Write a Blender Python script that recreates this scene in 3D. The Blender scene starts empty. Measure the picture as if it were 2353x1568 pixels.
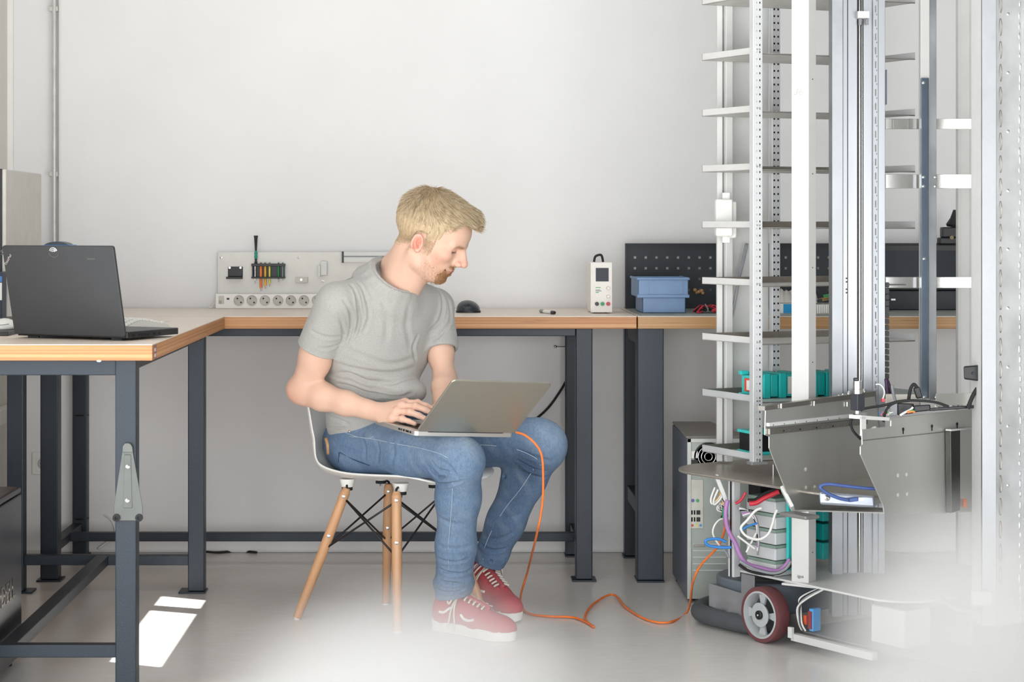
import bpy, bmesh, math, random
import numpy as np
from mathutils import Vector, Matrix
random.seed(7); np.random.seed(7)
SC = bpy.context.scene
COL = SC.collection
# ------------------------------------------------------------------ camera
FPX, CX, CY, CAMH = 4466.0, 1040.0, 525.0, 1.16
cam_d = bpy.data.cameras.new('camera'); cam = bpy.data.objects.new('camera', cam_d); COL.objects.link(cam)
cam.location = (0, 0, CAMH); cam.rotation_euler = (math.pi/2, 0, 0)
cam_d.sensor_width = 36.0; cam_d.lens = FPX*36.0/2353.0
cam_d.shift_x = (2353/2-CX)/2353.0; cam_d.shift_y = -(1568/2-CY)/2353.0
cam_d.clip_start = 0.05
SC.camera = cam
# ------------------------------------------------------------------ view + world + lights
SC.view_settings.view_transform = 'Standard'; SC.view_settings.look = 'None'
SC.view_settings.exposure = -0.78; SC.view_settings.gamma = 1.0; SC.view_settings.use_curve_mapping = False
wd = bpy.data.worlds.new('daylight'); SC.world = wd; wd.use_nodes = True
wd.node_tree.nodes['Background'].inputs[0].default_value = (0.86, 0.93, 1.0, 1)
wd.node_tree.nodes['Background'].inputs[1].default_value = 1.1
def light(name, kind, loc, rot, energy, color=(1,1,1), sx=1, sy=1, ang=None):
    d = bpy.data.lights.new(name, kind); o = bpy.data.objects.new(name, d); COL.objects.link(o)
    o.location = loc; o.rotation_euler = rot; d.energy = energy; d.color = color
    if kind == 'AREA': d.shape = 'RECTANGLE'; d.size = sx; d.size_y = sy
    if ang is not None: d.angle = ang
    return o
# daylight from the tall windows of the left wall, plus an added fill light behind the camera
light('window_daylight', 'AREA', (-1.52, 2.35, 0.95), (0, -math.pi/2, 0), 120, (0.95, 0.975, 1.0), 1.5, 4.2)
light('front_fill_light', 'AREA', (1.0, -0.72, 0.95), (math.pi/2, 0, 0), 360, (0.97, 0.985, 1.0), 4.6, 1.6)  # added fill from behind the camera
light('ceiling_panel_light', 'AREA', (0.0, 4.6, 3.3), (0, 0, 0), 45, (0.985, 0.99, 1.0), 4.0, 1.2)
# sun, let in by the openings added to the ceiling
sun = light('sun', 'SUN', (0, 0, 6), (0, 0, 0), 25.0, (1.0, 0.98, 0.95), ang=0.004)
SUN_DIR = Vector((-0.25, 0.0, -1.0)).normalized()
sun.rotation_euler = SUN_DIR.to_track_quat('-Z', 'Y').to_euler()

# ------------------------------------------------------------------ helpers
def P(px, py, Y):
    return Vector(((px-CX)*Y/FPX, Y, CAMH-(py-CY)*Y/FPX))
def PZ(px, py, z):
    Y = (CAMH-z)*FPX/(py-CY); return Vector(((px-CX)*Y/FPX, Y, z))
def PX(px, Y): return (px-CX)*Y/FPX
def ZY(py, Y): return CAMH-(py-CY)*Y/FPX
def lin(h):
    if not isinstance(h, str): return tuple(h)+(1,) if len(h) == 3 else tuple(h)
    h = h.lstrip('#'); o = []
    for i in (0, 2, 4):
        c = int(h[i:i+2], 16)/255.0
        o.append(c/12.92 if c <= 0.04045 else ((c+0.055)/1.055)**2.4)
    return (*o, 1.0)
def catmull(pts, n=8, closed=False):
    pts = [Vector(p) for p in pts]; m = len(pts); out = []
    segs = m if closed else m-1
    for i in range(segs):
        if closed: p0, p1, p2, p3 = pts[(i-1) % m], pts[i], pts[(i+1) % m], pts[(i+2) % m]
        else: p0, p1, p2, p3 = pts[max(i-1, 0)], pts[i], pts[i+1], pts[min(i+2, m-1)]
        for k in range(n):
            t = k/n; t2 = t*t; t3 = t2*t
            out.append(0.5*((2*p1)+(p2-p0)*t+(2*p0-5*p1+4*p2-p3)*t2+(3*p1-p0-3*p2+p3)*t3))
    if not closed: out.append(pts[-1])
    return out
def basis(d, up=(0, 0, 1)):
    d = Vector(d).normalized(); up = Vector(up)
    if abs(d.dot(up)) > 0.98: up = Vector((0, 1, 0)) if abs(d.y) < 0.9 else Vector((1, 0, 0))
    s = d.cross(up).normalized(); u = s.cross(d).normalized()
    return d, s, u

class MB:
    def __init__(self): self.V = []; self.F = []
    def add(self, V, F):
        o = len(self.V); self.V += [Vector(v) for v in V]; self.F += [tuple(o+i for i in f) for f in F]; return self
    def hexa(self, a):   # 8 points, bottom ring then top ring
        return self.add(a, [(3,2,1,0),(4,5,6,7),(0,1,5,4),(1,2,6,5),(2,3,7,6),(3,0,4,7)])
    def box(self, c, s, R=None):
        c = Vector(c); hx, hy, hz = s[0]/2, s[1]/2, s[2]/2
        pts = [Vector((x, y, z)) for z in (-hz, hz) for x, y in ((-hx,-hy),(hx,-hy),(hx,hy),(-hx,hy))]
        if R is not None: pts = [R @ p for p in pts]
        return self.hexa([c+p for p in pts])
    def mm(self, x0, x1, y0, y1, z0, z1):
        return self.box(((x0+x1)/2, (y0+y1)/2, (z0+z1)/2), (abs(x1-x0), abs(y1-y0), abs(z1-z0)))
    def bar(self, p0, p1, w, h, up=(0, 0, 1)):
        p0, p1 = Vector(p0), Vector(p1); d, s, u = basis(p1-p0, up); a = []
        for p in (p0, p1): a += [p-s*w/2-u*h/2, p+s*w/2-u*h/2, p+s*w/2+u*h/2, p-s*w/2+u*h/2]
        return self.hexa([a[0], a[1], a[2], a[3], a[4], a[5], a[6], a[7]])
    def prism(self, pts, vec):
        pts = [Vector(p) for p in pts]; n = len(pts); vec = Vector(vec)
        nrm = Vector((0, 0, 0))
        for i in range(n): nrm += pts[i].cross(pts[(i+1) % n])
        if nrm.dot(vec) > 0: pts = pts[::-1]
        V = pts+[p+vec for p in pts]
        F = [tuple(range(n)), tuple(range(2*n-1, n-1, -1))]+[((i+1) % n, i, i+n, (i+1) % n+n) for i in range(n)]
        return self.add(V, F)
    def cyl(self, p0, p1, r0, r1=None, n=16, caps=True):
        r1 = r0 if r1 is None else r1; p0, p1 = Vector(p0), Vector(p1); d, s, u = basis(p1-p0)
        V = []
        for p, r in ((p0, r0), (p1, r1)):
            for i in range(n):
                a = 2*math.pi*i/n; V.append(p+s*math.cos(a)*r+u*math.sin(a)*r)
        F = [(i, (i+1) % n, n+(i+1) % n, n+i) for i in range(n)]
        if caps: F += [tuple(range(n-1, -1, -1)), tuple(range(n, 2*n))]
        return self.add(V, F)
    def tube(self, pts, r, n=8, sub=6, closed=False, caps=True):
        pts = catmull(pts, sub, closed) if sub > 1 else [Vector(p) for p in pts]
        m = len(pts); rr = r if callable(r) else (lambda t: r)
        V = []; prev = None
        for i, p in enumerate(pts):
            d = (pts[(i+1) % m]-pts[i-1]) if closed else (pts[min(i+1, m-1)]-pts[max(i-1, 0)])
            if d.length < 1e-9: d = Vector((0, 0, 1))
            d.normalize()
            if prev is None: _, s, u = basis(d)
            else:
                u = prev-d*prev.dot(d); u.normalize(); s = d.cross(u)
            prev = u; q = rr(i/(m-1))
            for k in range(n):
                a = 2*math.pi*k/n; V.append(p+s*math.cos(a)*q+u*math.sin(a)*q)
        F = []; mm = m if closed else m-1
        for i in range(mm):
            j = (i+1) % m
            for k in range(n): F.append((i*n+k, i*n+(k+1) % n, j*n+(k+1) % n, j*n+k))
        if caps and not closed: F += [tuple(range(n-1, -1, -1)), tuple((m-1)*n+k for k in range(n))]
        return self.add(V, F)
    def lathe(self, prof, c, axis=(0, 0, 1), n=24, ref=(1, 0, 0), caps=True):
        c = Vector(c); d, s, u = basis(axis, ref); V = []; F = []; m = len(prof)
        for r, z in prof:
            for i in range(n):
                a = 2*math.pi*i/n; V.append(c+d*z+s*math.cos(a)*r+u*math.sin(a)*r)
        for j in range(m-1):
            for i in range(n): F.append((j*n+i, j*n+(i+1) % n, (j+1)*n+(i+1) % n, (j+1)*n+i))
        if caps and prof[0][0] > 1e-6: F.append(tuple(range(n-1, -1, -1)))
        if caps and prof[-1][0] > 1e-6: F.append(tuple((m-1)*n+i for i in range(n)))
        return self.add(V, F)
    def ball(self, c, r, R=None, nu=16, nv=10):
        c = Vector(c); r = (r, r, r) if not hasattr(r, '__len__') else r; V = []; F = []
        for j in range(nv+1):
            t = math.pi*j/nv
            for i in range(nu):
                a = 2*math.pi*i/nu
                p = Vector((r[0]*math.sin(t)*math.cos(a), r[1]*math.sin(t)*math.sin(a), r[2]*math.cos(t)))
                V.append(c+(R @ p if R is not None else p))
        for j in range(nv):
            for i in range(nu): F.append((j*nu+i, (j+1)*nu+i, (j+1)*nu+(i+1) % nu, j*nu+(i+1) % nu))
        return self.add(V, F)
    def grid(self, fn, nu, nv, flip=False):
        V = [fn(i/nu, j/nv) for j in range(nv+1) for i in range(nu+1)]; F = []
        for j in range(nv):
            for i in range(nu):
                a = j*(nu+1)+i; f = (a, a+1, a+nu+2, a+nu+1); F.append(f[::-1] if flip else f)
        return self.add(V, F)
    def rbox(self, c, s, r, R=None, n=4, axis=2):
        """box with rounded vertical (axis) edges"""
        o = [0, 1, 2]; o.remove(axis); hx, hy, h = s[o[0]]/2, s[o[1]]/2, s[axis]/2; pts = []
        for sx, sy, a0 in ((1, 1, 0), (-1, 1, 90), (-1, -1, 180), (1, -1, 270)):
            for k in range(n+1):
                a = math.radians(a0+90*k/n); pts.append((sx*(hx-r)+r*math.cos(a), sy*(hy-r)+r*math.sin(a)))
        c = Vector(c); P3 = []
        for x, y in pts:
            v = [0, 0, 0]; v[o[0]] = x; v[o[1]] = y; v[axis] = -h; v = Vector(v); P3.append(c+(R @ v if R is not None else v))
        ex = [0, 0, 0]; ex[axis] = 2*h; ex = Vector(ex)
        return self.prism(P3, R @ ex if R is not None else ex)
    def build(self, name, m, parent=None, smooth=None, bevel=0, label=None, bseg=2):
        me = bpy.data.meshes.new(name)
        off = Vector(parent['_loc']) if parent is not None and '_loc' in parent else Vector((0, 0, 0))
        org = off
        if parent is None:
            a = np.array([tuple(v) for v in self.V]); org = Vector(((a[:, 0].min()+a[:, 0].max())/2, (a[:, 1].min()+a[:, 1].max())/2, a[:, 2].min()))
        me.from_pydata([tuple(v-org) for v in self.V], [], self.F); me.validate(); me.update()
        if smooth:
            me.polygons.foreach_set('use_smooth', [True]*len(me.polygons))
            if smooth is not True: me.set_sharp_from_angle(angle=math.radians(smooth))
        me.materials.append(m)
        o = bpy.data.objects.new(name, me); COL.objects.link(o)
        if parent is not None: o.parent = parent; o['_loc'] = tuple(off)
        else: o.location = org; o['_loc'] = tuple(org)
        if bevel:
            b = o.modifiers.new('bevel', 'BEVEL'); b.width = bevel; b.segments = bseg; b.limit_method = 'ANGLE'; b.angle_limit = math.radians(40)
            b.harden_normals = False
        if label: o['label'] = label
        return o
def thing(name, label, cat, loc, group=None):
    o = bpy.data.objects.new(name, None); COL.objects.link(o); o.location = Vector(loc); o['_loc'] = tuple(Vector(loc))
    o.empty_display_size = 0.05
    o['label'] = label; o['category'] = cat
    if group: o['group'] = group
    return o
def tag(o, label, cat, group=None):
    o['label'] = label; o['category'] = cat
    if group: o['group'] = group
    return o
def struct(o): o['kind'] = 'structure'; return o
def copy_thing(root, delta, label, name=None):
    r = root.copy(); COL.objects.link(r); r.location = Vector(root.location)+Vector(delta); r['label'] = label
    r['_loc'] = tuple(r.location)
    for ch in list(root.children):
        c = ch.copy(); COL.objects.link(c); c.parent = r
        for g in list(ch.children):
            d = g.copy(); COL.objects.link(d); d.parent = c
    return r
def text_mesh(s, size, M, name, m, parent, ext=0.0004, align='LEFT', shear=0, label=None):
    """flat lettering; M maps local x(right) y(up) z(out) into the world"""
    cu = bpy.data.curves.new(name, 'FONT'); cu.body = s; cu.size = size; cu.extrude = ext; cu.align_x = align; cu.shear = shear
    cu.resolution_u = 3
    t = bpy.data.objects.new(name, cu); COL.objects.link(t)
    me = bpy.data.meshes.new_from_object(t.evaluated_get(bpy.context.evaluated_depsgraph_get()))
    bpy.data.objects.remove(t); bpy.data.curves.remove(cu)
    off = Vector(parent['_loc']); me.transform(Matrix.Translation(-off) @ M)
    me.materials.clear(); me.materials.append(m); me.name = name
    o = bpy.data.objects.new(name, me); COL.objects.link(o); o.parent = parent; o['_loc'] = tuple(off)
    if label: o['label'] = label
    return o
def frameM(o, x, y):
    x = Vector(x).normalized(); y = Vector(y); y = (y-x*y.dot(x)).normalized(); z = x.cross(y)
    M = Matrix.Identity(4)
    for i in range(3): M[i][0] = x[i]; M[i][1] = y[i]; M[i][2] = z[i]; M[i][3] = o[i]
    return M
# ------------------------------------------------------------------ materials
MATS = {}
class NT:
    def __init__(self, m):
        self.t = m.node_tree; self.n = self.t.nodes; self.l = self.t.links; self.b = self.n['Principled BSDF']
    def new(self, k, **kw):
        x = self.n.new(k)
        for a, v in kw.items(): setattr(x, a, v)
        return x
    def coord(self, kind='Object'): return self.new('ShaderNodeTexCoord').outputs[kind]
    def mapping(self, scale=(1, 1, 1), kind='Object', rot=(0, 0, 0), loc=(0, 0, 0)):
        mp = self.new('ShaderNodeMapping'); self.l.new(self.coord(kind), mp.inputs[0])
        mp.inputs['Scale'].default_value = scale; mp.inputs['Rotation'].default_value = rot; mp.inputs['Location'].default_value = loc
        return mp.outputs[0]
    def noise(self, vec, scale, detail=3, rough=0.55, dist=0):
        x = self.new('ShaderNodeTexNoise'); self.l.new(vec, x.inputs['Vector'])
        x.inputs['Scale'].default_value = scale; x.inputs['Detail'].default_value = detail; x.inputs['Roughness'].default_value = rough
        x.inputs['Distortion'].default_value = dist; return x.outputs['Fac']
    def ramp(self, fac, stops):
        r = self.new('ShaderNodeValToRGB'); e = r.color_ramp.elements
        while len(e) < len(stops): e.new(0.5)
        for k, (p, c) in zip(e, stops): k.position = p; k.color = lin(c)
        self.l.new(fac, r.inputs[0]); return r.outputs[0]
    def mix(self, fac, a, b, mode='MIX'):
        x = self.new('ShaderNodeMix', data_type='RGBA', blend_type=mode)
        for s, v in ((0, fac), (6, a), (7, b)):
            if hasattr(v, 'links'): self.l.new(v, x.inputs[s])
            else: x.inputs[s].default_value = lin(v) if s else v
        return x.outputs[2]
    def math(self, op, a, b=0.0):
        x = self.new('ShaderNodeMath', operation=op)
        for i, v in ((0, a), (1, b)):
            if hasattr(v, 'links'): self.l.new(v, x.inputs[i])
            else: x.inputs[i].default_value = v
        return x.outputs[0]
    def bump(self, h, strength=0.2, dist=0.01):
        x = self.new('ShaderNodeBump'); x.inputs['Strength'].default_value = strength; x.inputs['Distance'].default_value = dist
        self.l.new(h, x.inputs['Height']); self.l.new(x.outputs[0], self.b.inputs['Normal']); return x
    def col(self, c): self.l.new(c, self.b.inputs['Base Color'])
    def rough(self, c): self.l.new(c, self.b.inputs['Roughness'])
def mat(name, color, rough=0.5, metal=0.0, var=0.06, vscale=20, bump=0.0, bscale=200, spec=0.5, stretch=(1, 1, 1), coat=0, sss=0, rvar=0.0):
    if name in MATS: return MATS[name]
    m = bpy.data.materials.new(name); m.use_nodes = True; t = NT(m); b = t.b
    c = lin(color); vec = t.mapping(stretch)
    f = t.noise(vec, vscale, 4)
    lo = tuple(max(0, x*(1-var*1.6)) for x in c[:3]); hi = tuple(min(1, x*(1+var*1.6)) for x in c[:3])
    t.col(t.ramp(f, [(0.3, lo), (0.7, hi)]))
    b.inputs['Roughness'].default_value = rough; b.inputs['Metallic'].default_value = metal; b.inputs['Specular IOR Level'].default_value = spec
    if rvar:
        g = t.new('ShaderNodeMapRange'); t.l.new(f, g.inputs[0]); g.inputs[1].default_value = .3; g.inputs[2].default_value = .7
        g.inputs[3].default_value = rough-rvar; g.inputs[4].default_value = rough+rvar; t.rough(g.outputs[0])
    if coat: b.inputs['Coat Weight'].default_value = coat; b.inputs['Coat Roughness'].default_value = 0.15
    if sss: b.inputs['Subsurface Weight'].default_value = sss; b.inputs['Subsurface Radius'].default_value = (0.9, 0.35, 0.2); b.inputs['Subsurface Scale'].default_value = 0.012
    if bump: t.bump(t.noise(vec, bscale, 3), bump, 0.002)
    MATS[name] = m; return m
# ------------------------------------------------------------------ the place's materials
M_WALL = mat('white_wall_paint', '#e9e9e9', 0.75, var=0.012, vscale=3, bump=0.08, bscale=160)
M_WALLW = mat('cream_wall_paint', '#e9e4dc', 0.75, var=0.012, vscale=3, bump=0.08, bscale=160)
M_WALLG = mat('grey_wall_paint', '#8f8f8d', .75, var=.02)
M_CEIL = mat('bare_concrete_ceiling', '#7d7d7b', 0.8, var=0.01)
def m_floor():
    m = bpy.data.materials.new('polished_screed_floor'); m.use_nodes = True; t = NT(m)
    v = t.mapping((1, 1, 1)); a = t.noise(v, 1.6, 6, .62); b = t.noise(t.mapping((1.2, 5, 1)), 9, 5, .6); c = t.noise(v, 90, 3)
    base = t.ramp(a, [(0.3, '#dedcd8'), (0.55, '#e5e3df'), (0.75, '#ebe9e6')])
    base = t.mix(t.math('MULTIPLY', b, 0.5), base, '#c6c1b8')
    base = t.mix(t.math('MULTIPLY', c, 0.14), base, '#ebe9e6')
    t.col(base); g = t.new('ShaderNodeMapRange'); t.l.new(a, g.inputs[0]); g.inputs[3].default_value = 0.18; g.inputs[4].default_value = 0.32; t.rough(g.outputs[0])
    t.bump(b, 0.04, 0.01); t.b.inputs['Specular IOR Level'].default_value = 0.5
    return m
M_FLOOR = m_floor()
def m_ply(name, axis_scale, tone):
    m = bpy.data.materials.new(name); m.use_nodes = True; t = NT(m)
    v = t.mapping(axis_scale); ply = t.noise(t.mapping((0.5, 0.5, 260)), 1.0, 2, .5)
    grain = t.noise(v, 14, 5, .65)
    c1 = t.ramp(ply, [(0.3, tone[0]), (0.5, tone[1]), (0.68, tone[2])])
    c = t.mix(t.math('MULTIPLY', grain, 0.55), c1, tone[0])
    knot = t.noise(t.mapping((3.0, 3.0, 230)), 2.2, 2, .5)
    kk = t.ramp(knot, [(0.70, (0, 0, 0)), (0.76, (1, 1, 1))])
    c = t.mix(t.math('MULTIPLY', kk, 0.75), c, '#4a2c1a')
    t.col(c); t.b.inputs['Roughness'].default_value = 0.45; t.bump(ply, 0.25, 0.002); return m
M_PLY = m_ply('plywood_edge', (2, 2, 60), ('#a86a3b', '#c68f5a', '#d9ab78'))
M_PLYT = m_ply('plywood_edge_tan', (2, 2, 60), ('#9d7346', '#bd9160', '#d2a977'))
def m_top():
    m = bpy.data.materials.new('pale_wood_worktop'); m.use_nodes = True; t = NT(m)
    g = t.noise(t.mapping((3, 40, 1)), 3, 5, .6); s = t.noise(t.mapping((1, 1, 1)), 4, 3)
    c = t.ramp(g, [(0.3, '#e3d1bf'), (0.6, '#ebdccd'), (0.8, '#f0e5d9')]); c = t.mix(t.math('MULTIPLY', s, 0.25), c, '#f1e6db')
    t.col(c); t.b.inputs['Roughness'].default_value = 0.38; return m
M_TOP = m_top()
def m_powder(name, col, spk, rough=0.42):
    m = bpy.data.materials.new(name); m.use_nodes = True; t = NT(m); v = t.mapping((1, 1, 1))
    n = t.noise(v, 650, 2, .7); c = t.ramp(n, [(0.45, col), (0.68, col), (0.78, spk)]); t.col(c)
    t.b.inputs['Roughness'].default_value = rough; t.b.inputs['Metallic'].default_value = 0.25; t.bump(t.noise(v, 420, 2), 0.35, 0.001); return m
M_STEEL = m_powder('blue_grey_powder_coat', '#262f39', '#5a6771')
M_STEELD = m_powder('dark_blue_powder_coat', '#1d252f', '#36414d')
M_ALU = mat('brushed_aluminium', '#a3a6aa', 0.45, 0.85, var=0.05, vscale=9, stretch=(1, 1, .15), rvar=0.07)
M_GALV = mat('galvanised_aluminium', '#a6a9ad', 0.48, 0.7, var=0.12, vscale=7, rvar=0.1)
M_SHEET = mat('stainless_sheet', '#cfcfcb', 0.38, 0.8, var=0.07, vscale=3, stretch=(1, 1, .3), rvar=0.06)
M_SHEETD = mat('dark_steel_sheet', '#96928b', 0.35, 0.8, var=0.08, vscale=4)
M_WHITEM = mat('white_powder_coat', '#d4d4d2', 0.42, 0, var=0.015)
M_WHITEG = mat('light_grey_powder_coat', '#d9dad8', 0.45, 0, var=0.02)
M_BLUEST = mat('blued_steel_bar', '#6f7d8b', 0.3, 0.9, var=0.1, vscale=5)
M_BLACK = mat('black_plastic', '#17181b', 0.42, var=0.1)
M_BLACKR = mat('black_rubber', '#1d1e20', 0.7, var=0.1)
M_HOLE = mat('dark_opening', '#0c0d0f', 0.8, var=0.02)
M_CHROME = mat('bright_zinc_screw', '#d8d8d6', 0.22, 1.0, var=0.04)
M_GREYP = mat('light_grey_plastic', '#c9c6bf', 0.5, var=0.03)
M_WHITEP = mat('white_plastic', '#efeeea', 0.38, var=0.012)
M_TEAL = mat('teal_plastic', '#17b0ac', 0.36, var=0.05)
M_TEALL = mat('light_teal_plastic', '#3ccfcb', 0.34, var=0.04)
M_BLUEB = mat('blue_bin_plastic', '#7291b8', 0.42, var=0.03)
M_ORANGE = mat('orange_cable_sheath', '#ee7b34', 0.45, var=0.06)
M_RED = mat('red_cable_sheath', '#c52a3d', 0.4, var=0.06)
M_PURPLE = mat('violet_cable_sheath', '#a97bb4', 0.45, var=0.05)
M_DPURPLE = mat('dark_violet_cable_sheath', '#3b2140', 0.5, var=0.05)
M_BLUEC = mat('blue_cable_sheath', '#2f7fca', 0.4, var=0.05)
M_DBLUEC = mat('navy_cable_sheath', '#3d5590', 0.42, var=0.05)
M_GREYC = mat('grey_cable_sheath', '#8d9094', 0.5, var=0.05)
M_WHITEC = mat('white_cable_sheath', '#e4e3df', 0.45, var=0.03)
M_GREEN = mat('green_plastic', '#159a54', 0.4, var=0.05)
M_YELLOW = mat('yellow_plastic', '#f2b331', 0.4, var=0.05)
M_LIME = mat('lime_plastic', '#e2e05a', 0.4, var=0.05)
M_ORPL = mat('orange_plastic', '#f0803a', 0.4, var=0.05)
M_PCB = mat('green_circuit_board', '#3f9a5c', 0.45, var=0.12, vscale=120)
M_PANEL = mat('grey_tool_panel', '#cbc9c4', 0.45, 0.25, var=0.02)
M_PEG = mat('black_pegboard_coat', '#20262c', 0.5, 0.1, var=0.06)
M_MATG = mat('grey_green_bench_mat', '#8f9590', 0.7, var=0.04)
M_SCREEN = mat('dark_display_glass', '#121a28', 0.3, var=0.15, vscale=30, spec=.2)
M_TIRE = mat('brown_red_tyre', '#6d3f42', 0.5, var=0.06)
M_WHEEL = mat('grey_wheel_plastic', '#b3b7b8', 0.45, var=0.03)
M_BASEG = mat('slate_plastic_shell', '#6a727b', 0.5, var=0.03)
M_PCG = mat('grey_green_metal_case', '#a9b0aa', 0.42, 0.3, var=0.03)
M_PCB2 = mat('blue_grey_case_side', '#6e7684', 0.4, 0.2, var=0.03)
M_WOODL = mat('beech_chair_leg', '#d0a077', 0.42, var=0.08, vscale=25, stretch=(1, 1, .08))
M_TAN = mat('tan_leather', '#bf9468', 0.55, var=0.08)
# ------------------------------------------------------------------ the room
WY = 7.0; LX = -1.60; RX = 4.2; FY = -0.8; HZ = 3.4
struct(MB().mm(LX-.2, RX+.2, FY-.2, WY+.2, -0.12, 0).build('floor', M_FLOOR))
struct(MB().mm(LX-.2, RX+.2, WY, WY+.2, 0, HZ).build('wall_back', M_WALL))
b = MB().mm(LX-.2, LX, 4.5, WY, 0, HZ).mm(LX-.2, LX, FY-.2, 0.2, 0, HZ).mm(LX-.2, LX, 0.2, 4.5, 0, .15).mm(LX-.2, LX, 0.2, 4.5, 1.75, HZ)
struct(b.build('wall_left', M_WALLW))
struct(MB().mm(RX, RX+.2, FY, WY, 0, HZ).build('wall_right', M_WALLG))
b = MB().mm(LX, -1.2, FY-.2, FY, 0, HZ).mm(3.6, RX, FY-.2, FY, 0, HZ).mm(-1.2, 3.6, FY-.2, FY, 0, .12).mm(-1.2, 3.6, FY-.2, FY, 1.8, HZ)
struct(b.build('wall_front', M_WALLG))
# unseen openings added to the ceiling: one for bounced sunlight, a slot throwing the floor patches
kx = 0.25*HZ   # shift of the sun's rays between floor and ceiling
def slabs(X0, X1, Y0, Y1, holes):
    """ceiling slab with four-sided openings (each a list of corner points), split into strips"""
    m = MB()
    def slab(p): m.prism([(x, y, HZ) for x, y in p], (0, 0, 0.25))
    cur = Y0
    for (x0, x1, yl0, yr0, yl1, yr1) in holes:
        x0 += kx; x1 += kx; a, c = min(yl0, yr0)-.05, max(yl1, yr1)+.02
        slab([(X0, cur), (X1, cur), (X1, a), (X0, a)])
        slab([(X0, a), (x0, a), (x0, c), (X0, c)]); slab([(x1, a), (X1, a), (X1, c), (x1, c)])
        slab([(x0, a), (x1, a), (x1, yr0), (x0, yl0)]); slab([(x0, yl1), (x1, yr1), (x1, c), (x0, c)]); cur = c
    slab([(X0, cur), (X1, cur), (X1, Y1), (X0, Y1)])
    return m
c_ = slabs(LX-.2, RX+.2, FY-.2, WY+.2, [(-1.1, 3.0, .3, .3, 3.5, 3.5), (-.915, -.71, 5.20, 5.11, 6.15, 6.055)])
c_.prism([(-.93+kx, 5.925, HZ), (-.70+kx, 5.835, HZ), (-.70+kx, 5.90, HZ), (-.93+kx, 5.985, HZ)], (0, 0, .25))   # bar across the added slot, splits the sun patch
struct(c_.build('ceiling', M_CEIL))
# window frames of the left wall and of the front opening added for the fill light
for i, (y0, y1) in enumerate(((0.2, 1.63), (1.63, 3.07), (3.07, 4.5))):
    f = MB(); 
    for a, c, e, g in ((y0, y1, .15, .21), (y0, y1, 1.69, 1.75), (y0, y0+.05, .15, 1.75), (y1-.05, y1, .15, 1.75)): f.mm(LX-.14, LX-.06, a, c, e, g)
    struct(f.build('window_%d' % (i+1), M_WHITEP))
for i in range(3):
    x0 = -1.2+1.6*i; f = MB()
    for a, c, e, g in ((x0, x0+1.6, .12, .18), (x0, x0+1.6, 1.74, 1.8), (x0, x0+.05, .12, 1.8), (x0+1.55, x0+1.6, .12, 1.8)): f.mm(a, c, FY-.14, FY-.06, e, g)
    struct(f.build('window_%d' % (i+4), M_WHITEP))
# wall step behind the pipe, trunking of the left wall
struct(MB().mm(PX(133, 6.94), RX, 6.94, WY, 0, HZ).build('trim_1', M_WALL, bevel=.012))
struct(MB().mm(LX, LX+.035, 4.5, 6.99, .475, .53).build('trim_2', M_WHITEP, bevel=.004))
struct(MB().mm(LX, LX+.02, 6.985, 7.0, .56, HZ).build('trim_3', M_WHITEP))
WB = 6.94   # visible face of the back wall
# conduit pipe in the corner
t = thing('conduit_pipe', 'thin grey vertical conduit pipe clipped to the wall beside the corner', 'pipe', P(125, 720, 6.96))
MB().cyl((PX(125, 6.955), 6.955, .85), (PX(125, 6.955), 6.955, HZ), .0085, n=14).build('pipe', mat('pale_conduit', '#c9c9c6', .35, .2), t, smooth=40)
for z in (ZY(400, 6.95), ZY(20, 6.95), ZY(-300, 6.95)):
    MB().box((PX(124, 6.96), 6.965, z), (.034, .03, .018)).build('pipe_clip', M_GREYP, t, bevel=.003)
def socket(c, w, h, wells, label, face=(0, -1, 0), name='wall_socket'):
    c = Vector(c); t = thing(name, label, 'socket', c)
    M_ = M_WHITEP
    MB().box(c+Vector((0, -.006, 0)), (w, .012, h)).build('face_plate', M_, t, bevel=.004)
    for wx in wells:
        q = c+Vector((wx, -.0125, 0)); MB().box(q, (.055, .003, .055)).build('socket_frame', M_, t, bevel=.002)
        w_ = MB().lathe([(.0205, 0), (.0205, .004), (.0188, .004), (.0180, .0004), (0, .0004)], q+Vector((0, -.0014, 0)), (0, -1, 0), 24).build('socket_well', mat('socket_shade_grey', '#c3c0b9', .45), t, smooth=35)  # grey colour stands in for the shade inside the well
        for dx in (-.0085, .0085): MB().cyl(q+Vector((dx, -.0012, 0)), q+Vector((dx, -.0026, 0)), .003, n=10).build('pin_hole', M_HOLE, w_)
    return t
socket((PX(125, 7.0), 7.0, ZY(1065, 7.0)), .158, .082, (-.037, .037), 'white double wall socket behind the dark legs of the left bench')
# ------------------------------------------------------------------ work benches
BZ = CAMH-(727-CY)*6.3/FPX          # top height
TH = 0.040
def leg(t, x, y, w, z1, mt, foot=None):
    MB().mm(x-w/2, x+w/2, y-w/2, y+w/2, .006, z1).build('leg', mt, t, bevel=.003)
    if foot: MB().mm(x+foot[0], x+foot[1], y-w/2-.012, y+w/2+.012, 0, .006).build('foot_plate', mt, t, bevel=.001)
def top(t, x0, x1, y0, y1, edge, name='tabletop'):
    o = MB().mm(x0, x1, y0, y1, BZ-TH, BZ-.002).build(name, edge, t, bevel=.002)
    MB().mm(x0, x1, y0, y1, BZ-.002, BZ).build('top_veneer', M_TOP, t)
    return o
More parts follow.
